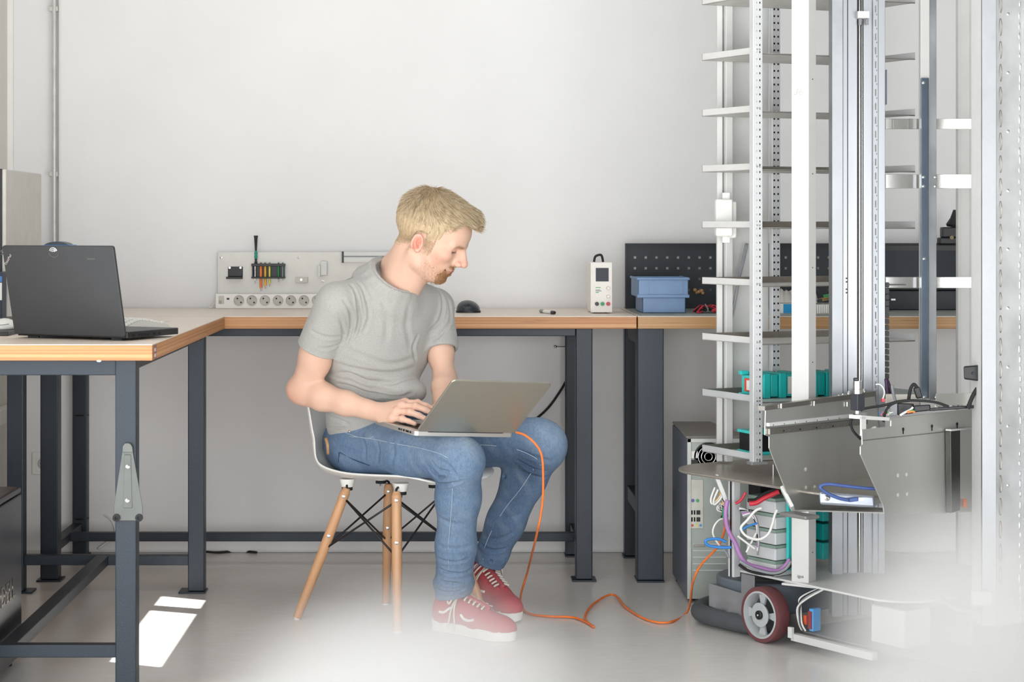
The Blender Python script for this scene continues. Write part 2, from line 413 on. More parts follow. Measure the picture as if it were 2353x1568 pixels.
# left bench, runs from the corner towards the camera
tl = thing('workbench', 'left workbench with orange plywood edge under the black laptop, running towards the camera', 'workbench', (-1.1, 5.5, 0))
LB0, LB1 = 4.77, 6.28; LBR = -.737
top(tl, -1.45, LBR, LB0, LB1, M_PLY)
for x, y, f in ((-.815, 4.87, (-.05, .03)), (-.815, 6.20, (-.055, .03)), (-1.39, 4.87, (-.03, .05)), (-1.39, 6.20, (-.03, .055))): leg(tl, x, y, .052, BZ-TH, M_STEEL, f)
for y in (4.87, 6.20): MB().mm(-1.365, -.84, y-.02, y+.02, BZ-TH-.042, BZ-TH).build('top_rail', M_STEEL, tl, bevel=.002)
MB().mm(-.84, -.795, 4.9, 6.18, BZ-TH-.030, BZ-TH-.001).build('top_rail', M_STEEL, tl, bevel=.002)
for y in (4.87, 6.20): MB().mm(-1.365, -.84, y-.016, y+.016, .087, .119).build('foot_rail', M_STEEL, tl, bevel=.002)
MB().mm(-1.115-.02, -1.115+.02, 4.886, 6.184, .087, .119).build('foot_rail', M_STEEL, tl, bevel=.002)
st = MB().box((LBR+.0008, 4.86-.055, BZ-.021), (.0012, .05, .034)).build('inventory_sticker', mat('brown_sticker', '#8d5f52', .5, var=.06), tl, label='small brown sticker with pale square marks')
for dz, dy in ((.006, -.008), (-.008, -.008), (.006, .008), (-.008, .008)): MB().box((LBR+.0016, 4.805+dy, BZ-.021+dz), (.0006, .009, .008)).build('sticker_mark', mat('pale_ink', '#d9c6bb', .6), st)
MB().ball((PX(227, 4.77), 4.772, ZY(830, 4.77)), (.006, .004, .003)).build('paint_blob', M_WHITEP, tl)
# grey bracket on the near leg
Yb = 4.842
def pb(px, py, d=0): return P(px, py, Yb-d)
br = MB().prism([pb(x, y, .001) for x, y in ((276, 1190), (262, 1182), (262, 1165), (281, 1040), (282, 1026), (287, 1019), (294, 1018), (300, 1019), (305, 1027), (306, 1040), (328, 1165), (328, 1185), (318, 1197), (270, 1197))], (0, -.004, 0)).build('leg_bracket', mat('grey_lacquered_bracket', '#5e625f', .35, .2, var=.05), tl, bevel=.0015, label='grey tapered metal bracket')
br['_loc'] = tl['_loc']
MB().prism([pb(x, y, .004) for x, y in ((286, 1045), (301, 1045), (304, 1168), (283, 1168))], (0, -.003, 0)).build('raised_rib', MATS['grey_lacquered_bracket'], br, bevel=.0015)
MB().prism([pb(x, y, .004) for x, y in ((282, 1040), (282, 1026), (287, 1019), (294, 1018), (300, 1019), (305, 1027), (306, 1040))], (0, -.005, 0)).build('hook_end', mat('grey_hook', '#6b6e6a', .4, .2), br, bevel=.002)
for x, y in ((294, 1073), (293, 1151)): MB().lathe([(.0055, 0), (.0055, .003), (.0035, .004), (0, .003)], pb(x, y, .007), (0, -1, 0), 14).build('screw', M_CHROME, br, smooth=40)
for x, y in ((268, 1190), (320, 1190)): MB().lathe([(.0095, 0), (.0095, .006), (.004, .007), (.003, .004), (0, .004)], pb(x, y, .004), (0, -1, 0), 16).build('bolt_cap', M_BLACKR, br, smooth=40)
# back bench, along the wall
tb = thing('workbench', 'long back workbench with orange plywood edge behind the seated man', 'workbench', (-.4, 6.65, 0))
BXR = PX(1462, 6.3)
top(tb, -1.45, BXR, 6.285, 6.93, M_PLY)
for x, y, w in ((-1.325, 6.41, .058), (PX(1341, 6.41), 6.41, .055), (-1.318, 6.89, .05), (PX(1341, 6.41)-.005, 6.89, .055)):
    leg(tb, x, y, w, BZ-TH, M_STEELD, (-.04, .04) if y < 6.5 else (-.03, .03))
xl, xr = -1.29, PX(1341, 6.41)-.027
MB().mm(xl, xr, 6.395, 6.43, BZ-TH-.030, BZ-TH).build('top_rail', M_STEELD, tb, bevel=.002)
MB().mm(xl, xr, 6.865, 6.9, BZ-TH-.030, BZ-TH).build('top_rail', M_STEELD, tb, bevel=.002)
MB().mm(xl-.02, xr+.02, 6.65, 6.68, .088, .118).build('foot_rail', M_STEELD, tb, bevel=.002)
for x in (-1.325, xr+.027): MB().mm(x-.018, x+.018, 6.44, 6.865, .088, .118).build('foot_rail', M_STEELD, tb, bevel=.002)
MB().bar((xr+.027, 6.44, BZ-TH-.02), (xr+.027, 6.865, BZ-TH-.02), .03, .036).build('side_rail', M_STEELD, tb, bevel=.002)
for z, x0 in ((ZY(955, 6.87), 0), (ZY(1193, 6.87), 0)): MB().tube([(-1.318+.027*math.cos(a), 6.89+.027*math.sin(a)*1.0, z) for a in np.linspace(0, 2*math.pi, 12, endpoint=False)], .0028, 6, 2, True).build('cable_tie', M_BLACK, tb)
# right bench
tr = thing('workbench', 'right workbench with tan plywood edge and grey mat behind the robot', 'workbench', (1.4, 6.65, 0))
top(tr, BXR+.004, 2.3, 6.285, 6.93, M_PLYT)
MB().mm(BXR+.015, 2.3, 6.30, 6.93, BZ, BZ+.003).build('bench_mat', M_MATG, tr, label='thin grey-green mat')
for x in (PX(1492, 6.41), 2.1):
    leg(tr, x, 6.41, .086, BZ-TH, M_STEEL, (-.045, .045)); leg(tr, x-.012, 6.87, .06, BZ-TH, M_STEELD, (-.035, .035))
    MB().mm(x-.035, x+.005, 6.45, 6.845, .205, .255).build('side_rail', M_STEEL, tr, bevel=.002)
    MB().mm(x-.035, x+.005, 6.45, 6.845, BZ-TH-.06, BZ-TH).build('side_rail', M_STEEL, tr, bevel=.002)
# ------------------------------------------------------------------ shell chair
CH = Vector((-.18, 5.785, 0)); cf = Vector((.85, -.52, 0)).normalized(); clv = Vector((-cf.y, cf.x, 0))
ch = thing('shell_chair', 'white plastic shell chair on splayed wooden legs under the seated man', 'chair', CH)
def CL(x, y, z): return CH+cf*x+clv*y+Vector((0, 0, z))
M_SHELL = mat('white_shell_plastic', '#ecebe6', .4, var=.01)
pr = catmull([(.266, 0, .420), (.242, 0, .431), (.17, 0, .434), (.06, 0, .424), (-.06, 0, .416), (-.14, 0, .424), (-.19, 0, .46), (-.215, 0, .53), (-.232, 0, .62), (-.245, 0, .70), (-.255, 0, .755)], 4)
wd_ = np.interp(np.linspace(0, 1, len(pr)), [0, .05, .12, .3, .5, .62, .72, .85, .95, 1], [.10, .165, .200, .222, .228, .224, .215, .195, .165, .125])
cu_ = np.interp(np.linspace(0, 1, len(pr)), [0, .15, .35, .55, .7, .85, 1], [.0, .012, .030, .062, .075, .055, .03])
def shell(u, v):
    i = v*(len(pr)-1); k = min(int(i), len(pr)-2); f = i-k; p = pr[k].lerp(pr[k+1], f); w = wd_[k]*(1-f)+wd_[k+1]*f; c = cu_[k]*(1-f)+cu_[k+1]*f
    tg = (pr[min(k+2, len(pr)-1)]-pr[max(k-1, 0)]).normalized(); nrm = Vector((tg.z, 0, -tg.x)); nrm = nrm if nrm.dot(Vector((.5, 0, .6))) > 0 else -nrm
    s = 2*u-1; e = abs(s)**2.6
    q = Vector((p.x, 0, p.z))+nrm*(c*e)
    return CL(q.x, -s*w*(1-.06*e), q.z)
o = MB().grid(shell, 28, len(pr)-1).build('shell', M_SHELL, ch, smooth=True)
sm = o.modifiers.new('thickness', 'SOLIDIFY'); sm.thickness = .007; sm.offset = -1
sb = o.modifiers.new('soft', 'SUBSURF'); sb.levels = 1; sb.render_levels = 1
feet = [PZ(683, 1424, 0), PZ(913, 1456, 0), PZ(887, 1390, 0)]; feet.append(feet[1]+feet[2]-feet[0])
tops = [CL(-.105, -.105, .375), CL(.095, -.105, .375), CL(-.105, .105, .375), CL(.095, .105, .375)]
tops[0] = P(797, 1122, 5.74); tops[1] = P(911, 1130, 5.63); tops[2] = P(893, 1112, 5.94); tops[3] = tops[1]+tops[2]-tops[0]
for a, b in zip(feet, tops):
    d = (b-a).normalized()
    l = MB().cyl(a+Vector((0, 0, .006)), a+d*.20, .0125, .0150, 20).cyl(a+d*.20, b-d*.012, .0150, .0145, 20, False).cyl(b-d*.012, b, .0145, .0095, 20).build('leg', M_WOODL, ch, smooth=40)
    MB().cyl(a, a+Vector((0, 0, .008)), .0095, .0105, 14).build('glide', M_WHITEP, l, smooth=40)
    for f in (.36, .06):
        q = b+(a-b)*f; MB().lathe([(.0055, 0), (.0055, .002), (.003, .003), (0, .003)], q+Vector((0, -.0145, 0)), (0, -1, 0), 12).build('bolt', M_CHROME, l, smooth=40)
# wire struts
def pt(i, f): return tops[i]+(feet[i]-tops[i])*f
for i, j in ((0, 1), (0, 2), (1, 3), (2, 3)):
    MB().cyl(pt(i, .07), pt(j, .47), .0030, n=8).build('strut', M_BLACK, ch, smooth=True)
    MB().cyl(pt(i, .47), pt(j, .07), .0030, n=8).build('strut', M_BLACK, ch, smooth=True)
for i, b in enumerate(tops):
    s = CL(*(((-.10, -.09), (.09, -.09), (-.10, .09), (.09, .09))[i]), .400)
    MB().tube([b-Vector((0, 0, .02)), b+Vector((0, 0, .006)), Vector((s.x, s.y, b.z+.010)), s-Vector((0, 0, .012))], .0035, 8, 4).build('seat_bracket', M_BLACK, ch, smooth=True)
    m_ = MB().cyl(s-Vector((0, 0, .016)), s-Vector((0, 0, .006)), .016, n=18).build('shock_mount', M_BLACKR, ch, smooth=40)
    MB().cyl(s-Vector((0, 0, .006)), s+Vector((0, 0, .018)), .018, .024, 18).build('mount_boss', M_SHELL, m_, smooth=40)
    MB().cyl(s-Vector((0, 0, .024)), s-Vector((0, 0, .016)), .004, n=8).build('mount_screw', M_CHROME, m_, smooth=40)
# ------------------------------------------------------------------ smooth-union surfaces for bodies and cloth
class Field:
    def __init__(s, lo, hi, h):
        s.lo = np.array(lo, float); s.h = h
        s.n = np.ceil((np.array(hi)-s.lo)/h).astype(int)+1
        s.ax = [(s.lo[i]+h*np.arange(s.n[i])).astype(np.float32) for i in range(3)]
        s.d = np.full(s.n, 0.2, np.float32)
    def sub(s, lo, hi):
        a = np.clip(np.floor((np.array(lo)-s.lo)/s.h).astype(int), 0, s.n); b = np.clip(np.ceil((np.array(hi)-s.lo)/s.h).astype(int)+1, 0, s.n)
        sl = tuple(slice(x, y) for x, y in zip(a, b))
        return sl, s.ax[0][sl[0]][:, None, None], s.ax[1][sl[1]][None, :, None], s.ax[2][sl[2]][None, None, :]
    def put(s, prim, k=0.012, op='u'):
        fn, lo, hi = prim; mg = k+3*s.h
        sl, X, Y, Z = s.sub(np.array(lo)-mg, np.array(hi)+mg)
        cur = s.d[sl]
        if cur.size == 0: return
        e = fn(X, Y, Z).astype(np.float32)
        if op == 'u':
            if k > 0:
                h = np.clip(0.5+0.5*(cur-e)/k, 0, 1); s.d[sl] = cur*(1-h)+e*h-k*h*(1-h)
            else: s.d[sl] = np.minimum(cur, e)
        else:   # smooth subtraction
            e = -e
            if k > 0:
                h = np.clip(0.5-0.5*(cur-e)/k, 0, 1); s.d[sl] = cur*(1-h)+e*h+k*h*(1-h)
            else: s.d[sl] = np.maximum(cur, e)
    def clip(s, fn):
        X, Y, Z = s.ax[0][:, None, None], s.ax[1][None, :, None], s.ax[2][None, None, :]
        s.d = np.maximum(s.d, fn(X, Y, Z).astype(np.float32))
    def mesh(s):
        d = s.d; ins = d < 0; n = s.n
        cnt = np.zeros(n-1, np.int8)
        offs = [(i, j, k) for i in (0, 1) for j in (0, 1) for k in (0, 1)]
        for i, j, k in offs: cnt += ins[i:n[0]-1+i, j:n[1]-1+j, k:n[2]-1+k]
        act = (cnt > 0) & (cnt < 8); idx = np.argwhere(act)
        pos = np.zeros((len(idx), 3)); c = np.zeros(len(idx))
        for a in offs:
            for ax in range(3):
                if a[ax]: continue
                bq = list(a); bq[ax] = 1
                A = idx+np.array(a); B = idx+np.array(bq)
                da = d[A[:, 0], A[:, 1], A[:, 2]]; db = d[B[:, 0], B[:, 1], B[:, 2]]
                m = (da < 0) != (db < 0)
                t = da/(da-db+1e-12)
                p = A+np.zeros(3); p[:, ax] += t
                pos[m] += p[m]; c[m] += 1
        V = s.lo+s.h*pos/c[:, None]
        vid = np.full(n-1, -1, np.int32); vid[act] = np.arange(len(idx))
        F = []
        for ax in range(3):
            o = [0, 1, 2]; o.remove(ax); u, v = o
            sa = [slice(None)]*3; sb = [slice(None)]*3; sa[ax] = slice(0, -1); sb[ax] = slice(1, None)
            for q in (u, v): sa[q] = slice(1, -1); sb[q] = slice(1, -1)
            A = ins[tuple(sa)]; B = ins[tuple(sb)]
            e = np.argwhere(A != B); flip = A[e[:, 0], e[:, 1], e[:, 2]]
            e[:, u] += 1; e[:, v] += 1
            def g(du, dv):
                z = e.copy(); z[:, u] -= du; z[:, v] -= dv; return vid[z[:, 0], z[:, 1], z[:, 2]]
            Q = np.stack([g(1, 1), g(0, 1), g(0, 0), g(1, 0)], 1)
            if ax == 1: flip = ~flip
            Q[~flip] = Q[~flip][:, ::-1]
            F.append(Q)
        return V, np.concatenate(F)
def rot3(a, b, c): return np.array([a, b, c], float)   # rows: local axes in world
def rcone(a, b, ra, rb, flat=None, fs=1.0):
    a = np.array(a, float); b = np.array(b, float); ba = b-a; L = float(ba@ba)+1e-12
    def fn(X, Y, Z):
        x, y, z = X-a[0], Y-a[1], Z-a[2]
        if flat is not None:
            q = x*flat[0]+y*flat[1]+z*flat[2]
            w = ba@np.array(flat)
            t0 = np.clip((x*ba[0]+y*ba[1]+z*ba[2])/L, 0, 1)
            q = (q-t0*w)*(1/fs-1)
            x = x+q*flat[0]; y = y+q*flat[1]; z = z+q*flat[2]
        t = np.clip((x*ba[0]+y*ba[1]+z*ba[2])/L, 0, 1)
        dd = np.sqrt((x-t*ba[0])**2+(y-t*ba[1])**2+(z-t*ba[2])**2)-(ra+(rb-ra)*t)
        return dd*(min(1, fs) if flat is not None else 1)
    r = max(ra, rb)*max(1, fs)
    return fn, np.minimum(a, b)-r, np.maximum(a, b)+r
def ell(c, r, R=None):
    c = np.array(c, float); R = np.eye(3) if R is None else np.array(R, float); r = np.array(r, float)
    def fn(X, Y, Z):
        x, y, z = X-c[0], Y-c[1], Z-c[2]
        q = [R[i, 0]*x+R[i, 1]*y+R[i, 2]*z for i in range(3)]
        k0 = np.sqrt(sum((q[i]/r[i])**2 for i in range(3))); k1 = np.sqrt(sum((q[i]/r[i]**2)**2 for i in range(3)))+1e-9
        return k0*(k0-1)/k1
    m = r.max(); return fn, c-m, c+m
def chain(F, pts, rad, k=0.012, op='u', **kw):
    for i in range(len(pts)-1): F.put(rcone(pts[i], pts[i+1], rad[i], rad[i+1], **kw), k if i else k, op)
def vnormals(V, F):
    N = np.zeros_like(V); a, b, c, d = (V[F[:, i]] for i in range(4)); n = np.cross(c-a, d-b)
    for i in range(4): np.add.at(N, F[:, i], n)
    return N/(np.linalg.norm(N, axis=1)[:, None]+1e-12)
def smooth_mesh(V, F, it=2, lam=0.5):
    E = np.concatenate([F[:, [0, 1]], F[:, [1, 2]], F[:, [2, 3]], F[:, [3, 0]]])
    for _ in range(it):
        S = np.zeros_like(V); C = np.zeros(len(V))
        np.add.at(S, E[:, 0], V[E[:, 1]]); np.add.at(S, E[:, 1], V[E[:, 0]]); np.add.at(C, E[:, 0], 1); np.add.at(C, E[:, 1], 1)
        V = V+lam*(S/np.maximum(C, 1)[:, None]-V)
    return V
def np_object(name, V, F, m, parent=None, color=None, smooth=True, label=None):
    me = bpy.data.meshes.new(name); off = np.array(parent['_loc']) if parent is not None else np.zeros(3)
    V = np.asarray(V, np.float32)-off.astype(np.float32); F = np.asarray(F, np.int32); k = F.shape[1]
    me.vertices.add(len(V)); me.vertices.foreach_set('co', V.ravel())
    me.loops.add(F.size); me.loops.foreach_set('vertex_index', F.ravel())
    me.polygons.add(len(F)); me.polygons.foreach_set('loop_start', np.arange(0, F.size, k, dtype=np.int32))
    me.polygons.foreach_set('loop_total', np.full(len(F), k, np.int32))
    me.update(calc_edges=True); me.validate()
    if smooth: me.polygons.foreach_set('use_smooth', np.ones(len(me.polygons), bool))
    if color is not None:
        a = me.color_attributes.new('tint', 'FLOAT_COLOR', 'POINT')
        a.data.foreach_set('color', np.concatenate([color, np.ones((len(color), 1))], 1).astype(np.float32).ravel())
    me.materials.append(m); o = bpy.data.objects.new(name, me); COL.objects.link(o)
    if parent is not None: o.parent = parent; o['_loc'] = tuple(off)
    if label: o['label'] = label
    return o
def proj(V):
    V = np.asarray(V); return CX+V[:, 0]*FPX/V[:, 1], CY+(CAMH-V[:, 2])*FPX/V[:, 1]
def on_surface(V, pts, lift=0.0, rad=5):
    """points of the surface V that the photograph shows at the given pixels"""
    x, y = proj(V); out = []
    for px, py in pts:
        q = (x-px)**2+(y-py)**2; m = np.where(q < rad*rad)[0]
        if len(m) == 0: m = np.array([q.argmin()])
        yy = V[m, 1]; m = m[yy < yy.min()+0.02]; i = m[q[m].argmin()]
        out.append(Vector(V[i])+Vector((0, -lift, lift*.3)))
    return out
def fold(V, N, line, width, depth, ridge=0.5, sub=6):
    """press a crease with raised lips along a 3D line into the surface"""
    pts = np.array([tuple(p) for p in catmull(line, sub)]); L = len(pts)
    m = np.where(np.all((V > pts.min(0)-4*width) & (V < pts.max(0)+4*width), axis=1))[0]
    if len(m) == 0: return V
    best = np.full(len(m), 9.0); tt = np.zeros(len(m))
    for i in range(L-1):
        a, b = pts[i], pts[i+1]; ba = b-a; t = np.clip(((V[m]-a)@ba)/(ba@ba+1e-12), 0, 1)
        dd = np.linalg.norm(V[m]-a-t[:, None]*ba, axis=1); u = dd < best; best[u] = dd[u]; tt[u] = (i+t[u])/(L-1)
    fade = np.clip(np.minimum(tt, 1-tt)*4+.25, 0, 1)
    h = -np.exp(-(best/width)**2)+ridge*np.exp(-((best-1.9*width)/(width*.9))**2)
    V = V.copy(); V[m] += N[m]*(h*fade*depth)[:, None]; return V
_ph = np.random.RandomState(3).rand(64, 4)
def wob(V, f, n=8, seed=0):
    s = np.zeros(len(V))
    for i in range(n):
        q = _ph[(i+seed*7) % 64]; d = q[:3]*2-1; d /= np.linalg.norm(d)+1e-9
        s += np.sin(V@d*f*(0.7+.6*q[3])+q[3]*40+i)
    return s/n
# ------------------------------------------------------------------ the seated man
def arr(v): return np.array(tuple(v), float)
man = thing('person', 'blond bearded man in grey t-shirt, jeans and red sneakers sitting with a silver laptop', 'person', (-.10, 5.62, 0))
# head frame: forward, left, up
ph, pt = math.radians(-13), math.radians(24)
HF = np.array([math.cos(ph)*math.cos(pt), math.sin(ph)*math.cos(pt), -math.sin(pt)])
HL = np.array([-math.sin(ph), math.cos(ph), 0.0]); HU = np.cross(HF, HL)
HC = np.array([-.072, 5.571, 1.117]); HR = np.array([HF, HL, HU])
def H(x, y, z): return HC+x*HF+y*HL+z*HU
def hl(V): return (np.asarray(V)-HC)@HR.T
# joints
RS, LS = np.array([-.335, 5.535, .940]), np.array([-.052, 5.735, .918])
RE, LE = np.array([-.437, 5.625, .690]), np.array([-.022, 5.640, .712])
RW, LW = np.array([-.2145, 5.50, .640]), np.array([-.030, 5.545, .655])
C7 = np.array([-.175, 5.635, 1.000])
LA = np.array([.86, .51, 0]); LA /= np.linalg.norm(LA); FT = np.array([.51, -.86, 0]); TR = np.array([LA, FT, [0, 0, 1]])
B = Field((-.52, 5.28, .52), (.16, 5.92, 1.30), .002)
# torso core under the shirt
B.put(ell((-.235, 5.74, .66), (.10, .075, .13), TR), .02); B.put(ell((-.205, 5.66, .83), (.12, .08, .14), TR), .03)
B.put(rcone(RS, C7-[0, 0, .05], .040, .045), .03); B.put(rcone(LS, C7-[0, 0, .05], .040, .045), .03)
# arms
def arm(S, E, W, q):
    ax = (E-S)/np.linalg.norm(E-S); fx = (W-E)/np.linalg.norm(W-E)
    chain(B, [S, S+.3*(E-S), S+.6*(E-S), E], [.045*q, .047*q, .043*q, .036*q], .02)
    bis = S*.45+E*.55; B.put(ell(bis+.006*np.cross(ax, [0, 0, 1]), (.041*q, .041*q, .08*q), None), .02)
    chain(B, [E, E+.28*(W-E), E+.6*(W-E), W], [.036*q, .039*q, .033*q, .026], .02)
    B.put(rcone(E-.014*fx-.004*ax, E+.02*fx, .031, .034), .02)
    B.put(rcone(W-.03*fx, W+.01*fx, .025, .022, flat=(0.3, .3, .9), fs=.9), .012)
arm(RS, RE, RW, 1.0); arm(LS, LE, LW, .80)
def hand(W, g, s, up, curl, thumb_side=1):
    g = np.array(g, float); g /= np.linalg.norm(g); s = np.array(s, float); s -= g*(s@g); s /= np.linalg.norm(s)
    n = np.cross(g, s); n = n if n[2] > 0 else -n
    mcp = [W+.088*g+.029*s+.004*n, W+.092*g+.009*s+.009*n, W+.086*g-.012*s+.007*n, W+.076*g-.032*s+.0]
    for m_, r_ in zip(mcp, (.0135, .014, .0135, .0125)): B.put(rcone(W+.012*g+(m_-W)@s*.35*s, m_, .017, r_), .012)
    B.put(rcone(W+.03*g-.022*s-.006*n, W+.06*g-.026*s-.008*n, .014, .013), .014)
    ln = [(.042, .026, .021), (.046, .030, .022), (.043, .028, .021), (.034, .021, .019)]
    tips = []
    for i in range(4):
        p = mcp[i]; a = curl[i]; q = [p]; sp = (.04, .02, -.01, -.04)[i]
        for j, L in enumerate(ln[i]):
            ang = a[j]; d = g*math.cos(ang)-n*math.sin(ang)+s*sp; d /= np.linalg.norm(d); q.append(q[-1]+L*d)
        rr = (.0098, .0092, .0084, .0072) if i < 3 else (.0088, .0081, .0075, .0066)
        chain(B, q, rr, .004); B.put(ell(q[0]+.002*n, (.012, .012, .0115)), .006)
        B.put(ell(q[1]+.0005*n, (.0094, .0094, .0092)), .006); tips.append(q)
    t0 = W+.022*g+.018*s-.006*n; t1 = W+.052*g+.042*s-.014*n; t2 = t1+.032*(.85*g+.35*s-.3*n); t3 = t2+.026*(.95*g+.05*s-.35*n)
    chain(B, [t0, t1, t2, t3], (.017, .0125, .0105, .0085), .008)
    return tips, n
gR = (.80, -.60, .10); sR = (.50, .62, .58)
tipsR, nR = hand(RW, gR, sR, 1, [(.10, .52, .68), (.10, .52, .68), (.10, .50, .64), (.10, .42, .52)])
tipsL, nL = hand(LW, (.42, -.90, -.08), (-.80, -.40, .30), 1, [(.25, .75, .9)]*4)
# neck
B.put(rcone(C7+[.010, -.004, -.03], H(-.020, 0, -.045), .056, .055), .03)
B.put(rcone(C7+[.012, -.002, -.05], H(.014, 0, -.062), .038, .036), .025)
B.put(rcone(arr(P(905, 612, 5.650)), H(-.040, 0, -.02), .040, .034), .025)
B.put(rcone(C7+[.004, -.005, -.02], H(-.046, 0, .005), .040, .034), .025)
for sg in (-1, 1): B.put(rcone(H(-.018, sg*.062, -.035), C7+[.022, -.024, -.03], .013, .012), .02)   # neck muscle
# skull and face
B.put(ell(H(-.004, 0, .050), (.101, .077, .084), HR), .01)
B.put(ell(H(.050, 0, .062), (.056, .062, .052), HR), .03)
B.put(ell(H(.028, 0, -.016), (.066, .060, .074), HR), .03)
for sg in (-1, 1):
    B.put(rcone(H(.002, sg*.053, -.035), H(.010, sg*.050, -.053), .019, .017), .02)
    B.put(rcone(H(.010, sg*.050, -.053), H(.060, sg*.018, -.077), .018, .016), .02)
    B.put(ell(H(.062, sg*.044, -.004), (.026, .020, .020), HR), .02)
    B.put(rcone(H(.080, sg*.046, .030), H(.097, sg*.014, .034), .009, .010), .014)
B.put(ell(H(.070, 0, -.076), (.018, .022, .016), HR), .014)
B.put(ell(H(.070, 0, -.050), (.026, .033, .027), HR), .02)
for sg in (-1, 1):
    B.put(ell(H(.100, sg*.031, .017), (.016, .016, .011), HR), .010, 's')
    B.put(ell(H(.0775, sg*.032, .0155), (.0145, .0155, .0125), HR), .003)           # lids over the eyeball
    B.put(rcone(H(.092, sg*.019, .0125), H(.0865, sg*.046, .0095), .0016, .0016), .0015, 's')   # lash line
B.put(rcone(H(.088, 0, .034), H(.100, 0, -.014), .012, .015), .008)
B.put(rcone(H(.098, 0, .034), H(.122, 0, -.008), .0075, .0095), .009)
B.put(ell(H(.1225, 0, -.013), (.0105, .0105, .0095), HR), .006)
for sg in (-1, 1):
    B.put(ell(H(.1085, sg*.0125, -.018), (.0105, .0068, .0082), HR), .005)
    B.put(rcone(H(.112, sg*.006, -.0265), H(.106, sg*.010, -.026), .0032, .003), .003, 's')
# mouth, slightly open
B.put(rcone(H(.0930, -.012, -.0420), H(.0930, .012, -.0420), .0062, .0062), .006)
B.put(rcone(H(.0870, -.012, -.0575), H(.0870, .012, -.0575), .0066, .0066), .006)
for sg in (-1, 1):
    B.put(rcone(H(.0930, sg*.010, -.0425), H(.078, sg*.028, -.0445), .006, .005), .006)
    B.put(rcone(H(.0870, sg*.010, -.0575), H(.077, sg*.027, -.0475), .006, .005), .006)
B.put(rcone(H(.098, 0, -.0500), H(.083, -.030, -.0450), .0042, .0026), .002, 's'); B.put(rcone(H(.098, 0, -.0500), H(.083, .030, -.0450), .0042, .0026), .002, 's')
B.put(rcone(H(.094, -.018, -.0665), H(.094, .018, -.0665), .006, .006), .006, 's')
# ears
for sg in (-1, 1):
    ER = np.array([HF*.93+HU*.25+HL*sg*-.28, HL*sg*.95+HF*.3, HU*.95-HF*.22]); ER /= np.linalg.norm(ER, axis=1)[:, None]
    c = H(-.010, sg*.0795, -.002); 
    B.put(ell(c, (.0150, .0060, .0250), ER), .006)
    ring = [c+ER[0]*(.0142*math.cos(a)-.001)+ER[2]*.0235*math.sin(a)+ER[1]*.005 for a in np.linspace(math.radians(-40), math.radians(215), 12)]
    chain(B, ring, [.0034]*12, .002)
    B.put(ell(c+ER[1]*.007+ER[0]*.002-ER[2]*.002, (.0090, .0065, .0150), ER), .003, 's')
    B.put(rcone(c+ER[0]*.006+ER[1]*.004-ER[2]*.002, c+ER[0]*.0075+ER[1]*.006-ER[2]*.009, .0042, .0035), .003)
    B.put(ell(c-ER[2]*.021+ER[0]*.004+ER[1]*.002, (.007, .005, .007), ER), .004)
    chain(B, [c+ER[0]*-.004+ER[2]*.015+ER[1]*.004, c+ER[0]*-.007+ER[2]*.002+ER[1]*.004, c+ER[0]*-.002-ER[2]*.012+ER[1]*.004], [.0026]*3, .003)
SV, SF = B.mesh(); SV = smooth_mesh(SV, SF, 1, .4); del B
# skin tint, face hair shadow, lips, brows
hv = hl(SV); hx, hy, hz = hv[:, 0], np.abs(hv[:, 1]), hv[:, 2]
def L3(h): return np.array(lin(h)[:3])
tint = np.tile(L3('#dfb8a2'), (len(SV), 1))
def blend(mask, c): 
    global tint
    mask = np.clip(mask, 0, 1)[:, None]; tint = tint*(1-mask)+L3(c)*mask
def gau(p, r): return np.exp(-(((hx-p[0])/r[0])**2+((hy-p[1])/r[1])**2+((hz-p[2])/r[2])**2))
isface = (hz > -.13) & (np.linalg.norm(hv, axis=1) < .2)
n1 = wob(SV, 60, 8, 1); n2 = wob(SV, 220, 10, 2); n3 = wob(SV, 900, 12, 3)
blend((n1*.5+.1)*.5, '#e6c4b1'); blend((n2*.5)*.4, '#d5a691')
blend(.55*gau((.06, .05, -.015), (.03, .03, .03))*isface, '#d2937d')
blend(.75*gau((.120, 0, -.012), (.02, .018, .02))*isface, '#d39581')
ear = ((hx+.010)/.021)**2+((hz+.002)/.032)**2 < 1; ear &= (hy > .0755) & (hy < .11)
blend(.5*ear, '#e8a391')
inner = ear & (((hx+.009)/.012)**2+((hz+.003)/.02)**2 < 1); blend(.5*inner, '#cd6f5b')
# beard: jaw, chin, upper lip
jaw = np.clip((-.030-hz)*60, 0, 1)*np.clip((hx-.012)*30, 0, 1)*np.clip((hz+.125)*60, 0, 1)*isface
front = np.clip((hx-.052)*30, 0, 1)*np.clip((-.054-hz+ (hx-.05)*.25)*70, 0, 1)*np.clip((hz+.13)*60, 0, 1)
must = np.exp(-((hz+.0325)/.0070)**2)*np.clip((hx-.078)*60, 0, 1)*np.clip((.034-hy)*80, 0, 1)
must = np.maximum(must, np.exp(-((hy-.031)/.007)**2)*np.clip((hx-.062)*60, 0, 1)*np.clip((-.035-hz)*80, 0, 1)*np.clip((hz+.09)*60, 0, 1))
grain = np.clip(.62+n3*.9, 0, 1)
blend(.38*jaw*grain, '#a87a5c'); blend(.85*front*grain*isface, '#94663f'); blend(.7*must*grain*isface, '#98683f')
side = np.clip((-.005-hz)*40, 0, 1)*np.clip((hz+.09)*40, 0, 1)*np.clip((hx+.005)*60, 0, 1)*np.clip((.045-hx)*50, 0, 1)*isface*(hy > .03)
blend(.22*side*np.clip(n3*2, 0, 1), '#8d7460')
lipd = np.exp(-((hz+.0575-.25*np.clip(hy-.01, 0, 1))/.0052)**2)*np.clip((hx-.076)*120, 0, 1)*np.clip((.024-hy)*150, 0, 1)
